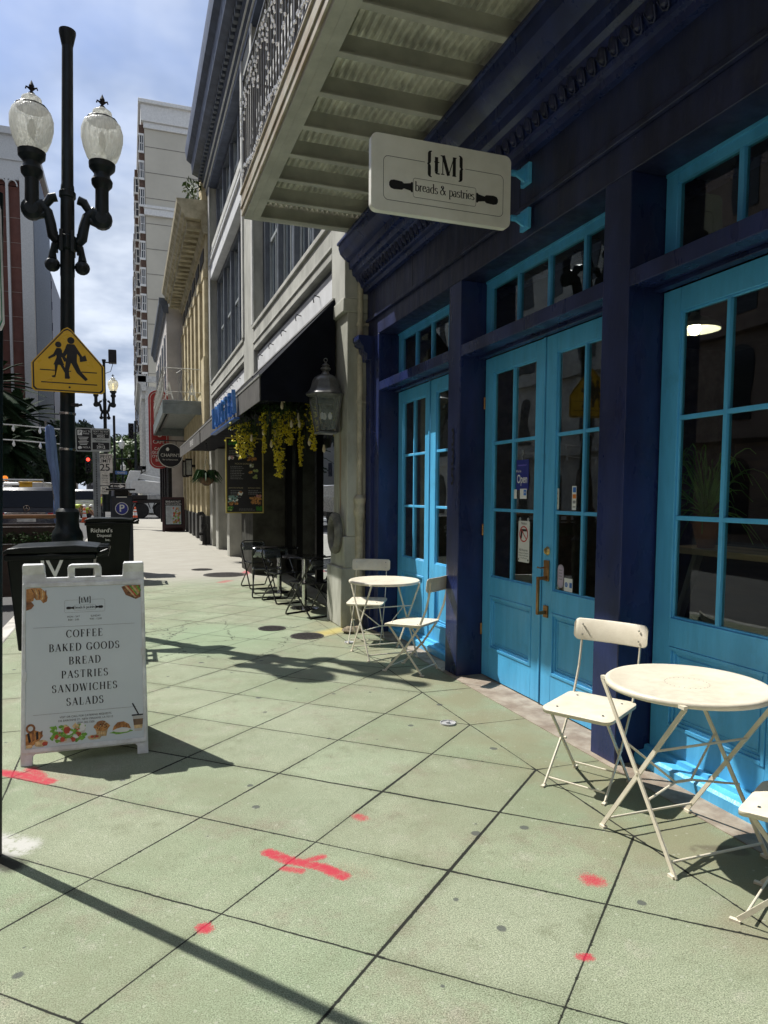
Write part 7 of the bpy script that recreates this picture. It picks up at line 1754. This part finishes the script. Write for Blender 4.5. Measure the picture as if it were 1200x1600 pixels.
def suv(lab, cx, y0, paint, name='parked_suv', W=1.96, H=1.78, L=4.7, rails=True, plate=''):
    t = thing(name, lab, 'car', (cx, y0+L/2, 0)); h = W/2; zb = .32; belt = H*.58
    def ring_(hw, z0, z1, r=.1): return [(cx-hw+r*.6, z0), (cx+hw-r*.6, z0), (cx+hw, z0+r), (cx+hw, z1-r), (cx+hw-r*.8, z1), (cx-hw+r*.8, z1), (cx-hw, z1-r), (cx-hw, z0+r)]
    mb = MB(); loft(mb, [(y0, ring_(h*.90, .45, belt*.93)), (y0+.08, ring_(h*.97, .38, belt)), (y0+.5, ring_(h, zb, belt+.02)), (y0+L*.6, ring_(h, zb, belt)), (y0+L*.75, ring_(h*.99, zb, belt-.02)), (y0+L*.93, ring_(h*.95, .36, belt-.14)), (y0+L, ring_(h*.84, .45, belt-.3))])
    b = mb.build('body', paint, t, smooth=50, bevel=.02)
    def cab(hb, ht, z1, r=.08): return [(cx-hb, belt-.02), (cx+hb, belt-.02), (cx+ht, z1-r), (cx+ht-r, z1), (cx-ht+r, z1), (cx-ht, z1-r)]
    mb = MB(); loft(mb, [(y0+.12, cab(h*.93, h*.90, belt+.1)), (y0+.40, cab(h*.95, h*.80, H-.03)), (y0+.65, cab(h*.96, h*.80, H)), (y0+L*.48, cab(h*.96, h*.80, H)), (y0+L*.60, cab(h*.95, h*.78, H-.12)), (y0+L*.74, cab(h*.92, h*.88, belt+.06))])
    mb.build('cabin', paint if paint.name.startswith('white') else mat('silver_roof', (.05, .055, .07), .45, var=.04, spec=.3), t, smooth=50)
    # rear window set on the sloping tail
    a, c = Vector((cx, y0+.115, belt+.13)), Vector((cx, y0+.375, H-.11)); v = (c-a); n = Vector((0, -v.z, v.y)).normalized()
    mb = MB(); e = n*.012; hb, ht = h*.84, h*.72
    mb.add([a+e+Vector((-hb, 0, 0)), a+e+Vector((hb, 0, 0)), c+e+Vector((ht, 0, 0)), c+e+Vector((-ht, 0, 0))], [(0, 1, 2, 3)]); mb.build('rear_window', mat('dark_rear_glass', (.003, .004, .008), .12, spec=.25), t, smooth=0)
    for s in (-1, 1):
        mb = MB(); z0, z1 = belt+.05, H-.12; X = lambda z: cx+s*(h*.96-(h*.16)*(z-belt)/(H-belt)+.012)
        mb.quad((X(z0), y0+.55, z0), (X(z0), y0+L*.66, z0), (X(z1), y0+L*.55, z1), (X(z1), y0+.62, z1)); mb.build('side_window', CARG, t, smooth=0)
        mb = MB(); mb.box(cx+s*h*.60, cx+s*h*.95, y0+.0, y0+.10, belt-.16, belt-.03); mb.build('tail_light', REDL, t, bevel=.015)
        for yy in (y0+.85, y0+L-.9): wheel(t, cx+s*(h-.10), yy, .37, .24, s)
        if rails: mb = MB(); mb.tube([(cx+s*h*.70, y0+.6, H), (cx+s*h*.72, y0+.7, H+.06), (cx+s*h*.72, y0+L*.46, H+.06), (cx+s*h*.7, y0+L*.5, H)], .018, 6); mb.build('roof_rail', STEEL, t)
        mb = MB(); mb.box(cx+s*h, cx+s*(h+.18), y0+L*.62, y0+L*.62+.08, belt+.02, belt+.16); mb.build('mirror', paint, t, bevel=.02)
    mb = MB(); mb.box(cx-h*.55, cx+h*.55, y0+.0, y0+.06, belt-.05, belt-.02); mb.box(cx-h*.8, cx+h*.8, y0-.04, y0+.2, .42, .62); mb.build('trim', mat('chrome_trim', (.6, .6, .6), .2, 1.0), t)
    mb = MB(); mb.box(cx-.26, cx+.26, y0-.012, y0+.05, belt-.30, belt-.16); mb.build('number_plate', mat('plate_white', (.6, .6, .58), .5), t)
    return t, b, belt
t, b, belt = suv('dark navy suv parked at the kerb seen from behind', -2.95, 23.5, mat('navy_car', (.030, .036, .055), .25, var=.05, coat=.5, spec=.5))
mb = MB(); mb.tube([(-2.95+.085*math.cos(a*PI/8), 23.60, 1.14+.085*math.sin(a*PI/8)) for a in range(16)], .010, 5, closed=True)
for a in (90, 210, 330): mb.bar((-2.95, 23.60, 1.14), (-2.95+.08*math.cos(R(a)), 23.60, 1.14+.08*math.sin(R(a))), .014, .01)
mb.build('emblem', CHROME, t)
CARW = mat('white_car', (.62, .62, .60), .25, var=.03, coat=.6)
suv('white suv seen from behind at the far junction', -2.55, 46.5, CARW, W=1.95, H=1.85, rails=False)
suv('white suv further left, mostly hidden beyond the navy suv', -6.9, 40, CARW, W=1.9, H=1.7, rails=False)
def service_truck():
    t = thing('service_truck', 'white utility truck with amber beacon and yellow tool chest beyond the navy suv', 'truck', (-4.4, 35, 0)); x0, x1, y = -5.6, -3.3, 32.5; W = MATS['white_car']
    mb = MB(); mb.box(x0, x1, y, y+3.4, .75, 1.55); mb.box(x0+.5, x1-.5, y, y+3.4, 1.3, 1.4); mb.build('service_body', W, t, bevel=.03)
    for xx in (x0+.02, x1-.52): mb = MB(); mb.box(xx, xx+.5, y+.02, y+3.3, 1.55, 2.05); mb.build('side_locker', W, t, bevel=.02)
    mb = MB(); mb.box(x0+.1, x1-.1, y+3.5, y+5.2, .6, 2.1); mb.box(x0+.15, x1-.15, y+5.2, y+6.4, .6, 1.35); mb.build('cab', W, t, bevel=.12)
    mb = MB(); mb.box(x0+.3, x1-.3, y+3.47, y+3.5, 1.45, 1.95); mb.build('rear_window', CARG, t)
    mb = MB(); mb.box(x0+.3, x1-.3, y+.2, y+6.2, .45, .75); mb.build('chassis', BLACKM, t)
    for xx, s in ((x0+.15, -1), (x1-.15, 1)):
        for yy in (y+1.2, y+5.4): wheel(t, xx, yy, .42, .28, s)
    mb = MB(); mb.lathe([(.11, 0), (.11, .12), (.07, .19), (0, .2)], (-4.9, y+.5, 2.12), 12); mb.build('beacon', mat('amber', (.8, .22, .02), .25, emit=(1, .3, .03), es=.6), t)
    mb = MB(); mb.tube([(x0+.1, y, 1.55), (x0+.1, y, 2.15), (x1-.1, y, 2.15), (x1-.1, y, 1.55)], .04, 6); mb.tube([(x0+.1, y, 2.15), (x0+.1, y+3.2, 2.15)], .04, 6); mb.build('ladder_rack', W, t)
    mb = MB(); mb.box(-4.35, -3.55, y+.3, y+.9, 1.56, 2.0); mb.box(-4.38, -3.52, y+.27, y+.93, 2.0, 2.08); mb.build('tool_chest', mat('chest_yellow', (.62, .34, .02), .45), t, bevel=.02)
service_truck()
def crane_truck():
    t = thing('crane_truck', 'white and black crane truck crossing the junction at the end of the street', 'truck', (3, 53, 0)); W = mat('crane_white', (.52, .53, .52), .45, var=.05)
    mb = MB(); mb.box(-.1, 9.0, 52, 54.3, .95, 1.2); mb.box(.1, 1.2, 51.9, 54.3, 1.2, 1.5); mb.build('chassis', BLACKM, t, bevel=.03)
    for x in (.75, 2.15, 5.6, 7.0):
        for y, s in ((52.1, -1), (54.1, 1)):
            o = MB(); o.lathe([(.3, -.16), (.5, -.16), (.54, -.1), (.54, .1), (.5, .16), (.3, .16)], (x, y, .42), 24, axis='y'); wh = o.build('wheel', TYRE, t)
            m = MB(); m.lathe([(.32, -.12), (.25, -.03), (.1, -.06), (0, -.09)], (x, y, .42), 16, axis='y'); m.build('rim', RIM, wh)
    mb = MB(); mb.box(-.1, .5, 51.86, 51.99, 1.0, 1.06); mb.build('reflector_strip', REDL, t)
    for x in (.75, 2.15): mb = MB(); mb.sweep([(-.65, .55), (-.5, .98), (.5, .98), (.65, .55), (.6, .55), (.45, .93), (-.45, .93), (-.6, .55)], lambda p, q, s: (x+p, s, q), 51.9, 52.5); mb.build('mudguard', BLACKM, t, smooth=0)
    mb = MB(); mb.box(1.3, 2.9, 51.9, 53.8, 1.2, 1.52); mb.build('deck_locker', mat('crane_grey', (.3, .31, .31), .5), t, bevel=.02)
    mb = MB(); mb.prism([(.0, 1.65), (3.2, 1.52), (3.2, 2.3), (.9, 2.55), (.1, 2.5)], lambda a, b, c: Vector((a, 52.2+c, b)), 1.4); mb.build('superstructure', W, t, bevel=.04)
    mb = MB(); mb.obox((-.45, 52.4, 1.75), (.75, 0, .0), (0, .9, 0), (.5, 0, 1.45)); mb.obox((.0, 52.5, 2.75), (2.8, 0, -.55), (0, .6, 0), (0, 0, .4)); mb.build('boom', W, t, bevel=.04)
    mb = MB(); mb.box(2.3, 2.55, 52.17, 52.2, 1.75, 2.1); mb.build('warning_plate', mat('orange_ink', (.7, .2, .03)), t)
    mb = MB(); mb.box(6.2, 8.8, 52, 54.2, 1.2, 2.9); mb.build('cab', W, t, bevel=.1)
crane_truck()
def cone(x, y, lab, first=None):
    if first: return dup(first, (x, y, -.135), 0, lab)
    t = thing('traffic_cone', lab, 'traffic cone'); OR = mat('cone_orange', (.75, .10, .015), .5, var=.08)
    mb = MB(); mb.box(-.22, .22, -.22, .22, 0, .05); mb.build('base', OR, t, bevel=.01); mb = MB(); mb.lathe([(.17, .05), (.05, .85), (.03, .87), (0, .87)], n=18); mb.build('body', OR, t)
    mb = MB(); mb.lathe([(.131, .32), (.102, .52)], n=18); mb.lathe([(.092, .60), (.076, .71)], n=18); mb.build('reflective_band', WHITEI, t); t['group'] = 'orange traffic cones'; t.location = (x, y, -.135); return t
c1 = cone(-2.55, 45.2, 'orange traffic cone in front of the crouching workers'); cone(.33, 48.5, 'orange traffic cone beside the crane truck wheel', c1); cone(-2.45, 46.35, 'orange traffic cone on the road right behind the white suv', c1)

# ------------------------------------------------------------------ people: three road workers
def skin(name, V, E, rad, m, par, sub=2, root=0):
    me = bpy.data.meshes.new(name); me.from_pydata(V, E, []); me.materials.append(m)
    o = bpy.data.objects.new(name, me); COL.objects.link(o)
    if par: o.parent = par
    sk = o.modifiers.new('skin', 'SKIN'); sk.use_smooth_shade = True
    for i, r in enumerate(rad): me.skin_vertices[0].data[i].radius = (r, r) if not isinstance(r, tuple) else r
    me.skin_vertices[0].data[root].use_root = True
    s = o.modifiers.new('sub', 'SUBSURF'); s.levels = sub; s.render_levels = sub
    return o
SKIN_ = mat('skin', (.30, .16, .10), .5, var=.05); LIME = mat('hi_vis_lime', (.50, .62, .06), .6, var=.06); TROU = mat('work_trousers', (.02, .022, .03), .8); HELM = mat('helmet_white', (.65, .65, .62), .35)
def worker(lab, x, y, rz, pose):
    t = thing('person', lab, 'person', (0, 0, 0), None)
    if pose == 'stand':
        J = dict(pel=(0, 0, .95), ch=(0, -.02, 1.32), nk=(0, -.03, 1.50), hd=(0, -.06, 1.66), top=(0, -.05, 1.76), ls=(-.19, -.02, 1.43), le=(-.25, -.02, 1.15), lh=(-.20, -.20, 1.0), rs=(.19, -.02, 1.43), re=(.25, -.04, 1.15), rh=(.18, -.25, 1.05), lk=(-.11, -.03, .5), la=(-.12, 0, .08), rk=(.11, -.03, .5), ra=(.12, 0, .08), lt=(-.13, -.17, .04), rt=(.13, -.17, .04), lp=(-.1, 0, .9), rp=(.1, 0, .9))
    elif pose == 'bend':
        J = dict(pel=(0, .1, .86), ch=(0, -.28, 1.0), nk=(0, -.44, .98), hd=(0, -.58, .92), top=(0, -.66, .95), ls=(-.19, -.36, .98), le=(-.24, -.42, .7), lh=(-.18, -.5, .45), rs=(.19, -.36, .98), re=(.24, -.42, .7), rh=(.16, -.52, .45), lk=(-.13, -.02, .46), la=(-.13, .1, .08), rk=(.13, -.02, .46), ra=(.13, .1, .08), lt=(-.14, -.08, .04), rt=(.14, -.08, .04), lp=(-.1, .09, .83), rp=(.1, .09, .83))
    else:
        J = dict(pel=(0, .12, .42), ch=(0, -.12, .74), nk=(0, -.24, .86), hd=(0, -.36, .92), top=(0, -.40, 1.0), ls=(-.19, -.16, .80), le=(-.26, -.36, .58), lh=(-.16, -.52, .40), rs=(.19, -.16, .80), re=(.26, -.36, .58), rh=(.16, -.52, .40), lk=(-.17, -.34, .48), la=(-.15, -.05, .08), rk=(.17, -.34, .48), ra=(.15, -.05, .08), lt=(-.16, -.22, .04), rt=(.16, -.22, .04), lp=(-.1, .1, .40), rp=(.1, .1, .40))
    K = ['pel', 'ch', 'nk', 'hd', 'top', 'ls', 'le', 'lh', 'rs', 're', 'rh', 'lp', 'lk', 'la', 'lt', 'rp', 'rk', 'ra', 'rt']; I = {k: i for i, k in enumerate(K)}
    rad = dict(pel=.13, ch=.15, nk=.06, hd=.10, top=.075, ls=.075, le=.05, lh=.038, rs=.075, re=.05, rh=.038, lp=.095, lk=.065, la=.05, lt=.045, rp=.095, rk=.065, ra=.05, rt=.045)
    E = [('pel', 'ch'), ('ch', 'nk'), ('nk', 'hd'), ('hd', 'top'), ('ch', 'ls'), ('ls', 'le'), ('le', 'lh'), ('ch', 'rs'), ('rs', 're'), ('re', 'rh'), ('pel', 'lp'), ('lp', 'lk'), ('lk', 'la'), ('la', 'lt'), ('pel', 'rp'), ('rp', 'rk'), ('rk', 'ra'), ('ra', 'rt')]
    V = [J[k] for k in K]; Rr = [rad[k] for k in K]
    # fingers
    Ei = [(I[a], I[b]) for a, b in E]
    for s in ('l', 'r'):
        h = Vector(J[s+'h']); d = (h-Vector(J[s+'e'])).normalized(); sd = Vector((1, 0, 0))
        for k in range(4):
            b0 = len(V); V += [tuple(h+d*.05+sd*(k-1.5)*.02), tuple(h+d*(.10+.01*(1 if k in (1, 2) else 0))+sd*(k-1.5)*.02+Vector((0, -.01, -.01)))]; Rr += [.011, .009]; Ei += [(I[s+'h'], b0), (b0, b0+1)]
        b0 = len(V); V += [tuple(h+d*.03+sd*(.045 if s == 'l' else -.045))]; Rr += [.011]; Ei += [(I[s+'h'], b0)]
    skin('body', V, Ei, Rr, SKIN_, t)
    kk = ['pel', 'lp', 'lk', 'la', 'rp', 'rk', 'ra']; ii = {k: i for i, k in enumerate(kk)}
    skin('trousers', [J[k] for k in kk], [(0, 1), (1, 2), (2, 3), (0, 4), (4, 5), (5, 6)], [.15, .115, .085, .07, .115, .085, .07], TROU, t)
    kk = ['pel', 'ch', 'ls', 'le', 'rs', 're', 'nk']
    vv = [Vector(J[k]) for k in kk]; vv[3] = vv[2].lerp(vv[3], .55); vv[5] = vv[4].lerp(vv[5], .55); vv[0] = vv[0].lerp(vv[1], .12); vv[6] = vv[1].lerp(vv[6], .6)
    skin('hi_vis_jacket', [tuple(v) for v in vv], [(0, 1), (1, 2), (2, 3), (1, 4), (4, 5), (1, 6)], [.165, .185, .10, .075, .10, .075, .09], LIME, t)
    hd, tp = Vector(J['hd']), Vector(J['top']); ax = (tp-hd).normalized(); e1 = ax.orthogonal().normalized(); e2 = ax.cross(e1)
    mb = MB(); prof = [(.155, .02), (.15, .035), (.125, .04), (.125, .08), (.10, .13), (.05, .16), (0, .165)]; n = 16; o = 0
    for r, z in prof:
        for j in range(n): a = 2*PI*j/n; mb.v.append(tuple(hd+ax*z+e1*r*math.cos(a)+e2*r*math.sin(a)))
    for i in range(len(prof)-1):
        for j in range(n): mb.f.append((i*n+j, i*n+(j+1) % n, (i+1)*n+(j+1) % n, (i+1)*n+j)); mb.m.append(0)
    h = mb.build('hard_hat', HELM, None); h.parent = t
    mb = MB(); f = Vector((0, -1, 0)); fc = hd+f*.095
    for dx in (-.035, .035): mb.lathe([(0, -.014), (.013, 0), (0, .014)], fc+Vector((dx, .004, .0)), 8)
    mb.lathe([(0, -.03), (.016, -.02), (.01, .01), (0, .03)], fc+Vector((0, -.012, -.03)), 8); mb.box(fc.x-.025, fc.x+.025, fc.y-.0, fc.y+.01, fc.z-.065, fc.z-.055); fo = mb.build('face_features', mat('face_dark', (.10, .05, .035), .6), None); fo.parent = t
    t.location = (x, y, -.135); t.rotation_euler = (0, 0, rz); t['group'] = 'road workers'
worker('road worker in lime jacket and white hard hat standing by the white suv', -1.72, 46.2, R(70), 'stand')
worker('road worker in lime jacket bending over left of the cone', -3.15, 45.6, R(75), 'bend')
worker('road worker in lime jacket crouching just behind the traffic cone', -2.55, 45.8, R(80), 'crouch')

# ------------------------------------------------------------------ trees, palms, signals
BARK = mat('bark', (.07, .05, .035), .9, var=.3, vs=8, bump=.4, bs=30)
LEAFA = mat('leaf_mid', (.055, .115, .025), .55, var=.3, vs=2); LEAFB = mat('leaf_light', (.11, .18, .04), .55, var=.25, vs=2); LEAFD = mat('leaf_shaded', (.022, .045, .016), .6, var=.3, vs=2)  # darkest leaf tone has the shade on the far trees painted in
def tree(lab, x, y, h, r, mats, seed, n=2600, ls=.22, z0=-.1):
    t = thing('street_tree', lab, 'tree', (x, y, z0), 'street trees beyond the junction'); rnd = random.Random(seed)
    tr = MB(); tr.tube([(x, y, z0), (x+.05, y, h*.25), (x-.08, y+.1, h*.5), (x, y, h*.75)], [.22, .17, .13, .06], 8); cl = []
    for i in range(14):
        a = rnd.uniform(0, 2*PI); z = h*rnd.uniform(.42, .95); rr = r*rnd.uniform(.25, .85)*(1-abs((z/h)-.65)*1.1)
        c = (x+rr*math.cos(a), y+rr*math.sin(a), z); tr.tube([(x, y, z*.72), ((x+c[0])/2, (y+c[1])/2, z*.88), c], [.07, .045, .02], 5); cl.append((*c, r*rnd.uniform(.28, .45)))
    tr.build('trunk', BARK, t); mb = MB(); leaf_cloud(mb, cl, n, ls, rnd, (0, 0, 1)); mb.build('crown', mats, t, fix=False, smooth=0)
tree('bright green street tree right of the distant sign posts', .0, 76, 7.6, 3.0, [LEAFA, LEAFB], 1)
tree('green street tree directly behind the white globe lamps', -1.6, 88, 8.2, 3.4, [LEAFA, LEAFB], 2)
tree('dark shaded tree behind the pay to park sign', -6.2, 92, 9.5, 4.2, [LEAFD, LEAFD], 3, 3200, .28)
tree('tallest dark shaded tree between the lamp post and the speed limit sign', -8.3, 112, 11.5, 5.5, [LEAFD, LEAFA], 4, 3200, .34)
tree('dark shaded tree nearest the navy suv roof, left of the lamp post', -9.3, 84, 7.5, 3.6, [LEAFD, LEAFD], 5, 2600, .26)
tree('dark low tree closing the end of the street', -4.0, 125, 10, 5.0, [LEAFD, LEAFA], 6, 3000, .34)
def palm(lab, x, y, h, seed, n=34, L=3.6):
    t = thing('palm_tree', lab, 'palm', (x, y, 0), 'palms on the far pavement'); rnd = random.Random(seed)
    mb = MB(); mb.tube([(x, y, 0), (x+.1, y, h*.4), (x, y, h)], [.32, .26, .30], 10); mb.build('trunk', BARK, t); mb = MB()
    for i in range(n):
        a = 2*PI*i*.381966+rnd.uniform(-.2, .2); el = R(80-150*(i/n)**.9); l = L*rnd.uniform(.85, 1.1); P = []
        for k in range(9):
            s = k/8; d = Vector((math.cos(a), math.sin(a), 0)); P.append(Vector((x, y, h))+d*l*s*math.cos(el)*.95+Vector((0, 0, l*s*math.sin(el)*.8-1.5*s*s*(1 if el > -.3 else .5))))
        mb.tube(P, [.035-.003*k for k in range(9)], 3)
        for k in range(1, 9):
            for m in (0, .2, .4, .6, .8):
                if k == 8 and m: continue
                p = P[k].lerp(P[min(k+1, 8)], m); d = (P[k]-P[k-1]).normalized(); sd = d.cross(Vector((0, 0, 1)))
                if sd.length < .01: continue
                sd.normalize(); ll = .75*math.sin(PI*min(1, .15+.8*k/8))
                for s in (-1, 1): q = p+sd*s*ll*.8+d*ll*.6-Vector((0, 0, .18*ll)); mb.add([p-d*.09, p+d*.09, q+d*.03, q-d*.03], [(0, 1, 2, 3)], 0)
    mb.build('crown', mat('palm_green', (.016, .034, .013), .8, var=.35, spec=.1), t, fix=False, smooth=0)
palm('palm with the highest crown at the far left edge', -11.6, 68, 10.6, 1, 60, 5.2); palm('palm nearest the lamp post with a wide crown', -11.2, 84, 9.6, 2, 64, 5.4); palm('shorter palm low behind the string lights', -11.2, 76, 6.4, 3, 50, 4.4)
def signals():
    t = thing('traffic_signal', 'dark traffic signal heads on a mast at the end of the street, one showing red', 'traffic light', (-.5, 62, 0)); y = 62
    mb = MB(); mb.lathe([(.2, 0), (.12, .6), (.09, 7.6)], (.55, y, 0), 10); mb.tube([(.55, y, 4.5), (-3.4, y, 4.35)], .05, 6); mb.build('mast', POLEM, t)
    for x, z, k in ((.22, 6.1, 0), (-3.1, 3.3, 1)):
        mb = MB(); mb.box(x-.22, x+.22, y-.5, y-.2, z, z+1.25)
        for i in range(3): mb.lathe([(.16, 0), (.17, -.22), (.15, -.22), (.14, 0)], (x, y-.5, z+.22+.4*i), 10, axis='y')
        mb.tube([(x, y-.3, z+.6), (x, y, z+.9)], .04, 5); mb.build('signal_head', BLACKM, t, bevel=.02)
        for i in range(3): mb = MB(); mb.lathe([(0, -.03), (.1, -.02), (.14, 0)], (x, y-.5, z+.22+.4*i), 12, axis='y'); mb.build('lens', mat('red_lens_lit', (.5, .02, .02), .3, emit=(1, .05, .03), es=3) if (i == 2 and k) else mat('dark_lens', (.02, .02, .02), .2), t)
signals()
def far_blocks():
    for x0, x1, y0, y1, h, c, lab in ((-40, -14.5, 178, 230, 22, (.30, .26, .22), 'distant brown block closing the left side of the street'), (2.2, 30, 155, 230, 24, (.35, .33, .30), 'distant pale block beyond the tower'), (-16, 4, 300, 320, 17, (.16, .15, .15), 'distant dark block at the very end of the street')):
        t = thing('distant_building', lab, 'building', ((x0+x1)/2, y0, 0)); mb = MB(); mb.box(x0, x1, y0, y1, 0, h); mb.build('wall', mat('far_'+lab[8:13].strip().replace(' ', '_'), c, .8), t); 
        for z in range(3, int(h)-2, 4): mb = MB(); mb.box(x0+.5, x1-.5, y0-.1, y0, z, z+1.8); mb.build('window_band', MATS['dark_pane'], t)
far_blocks()
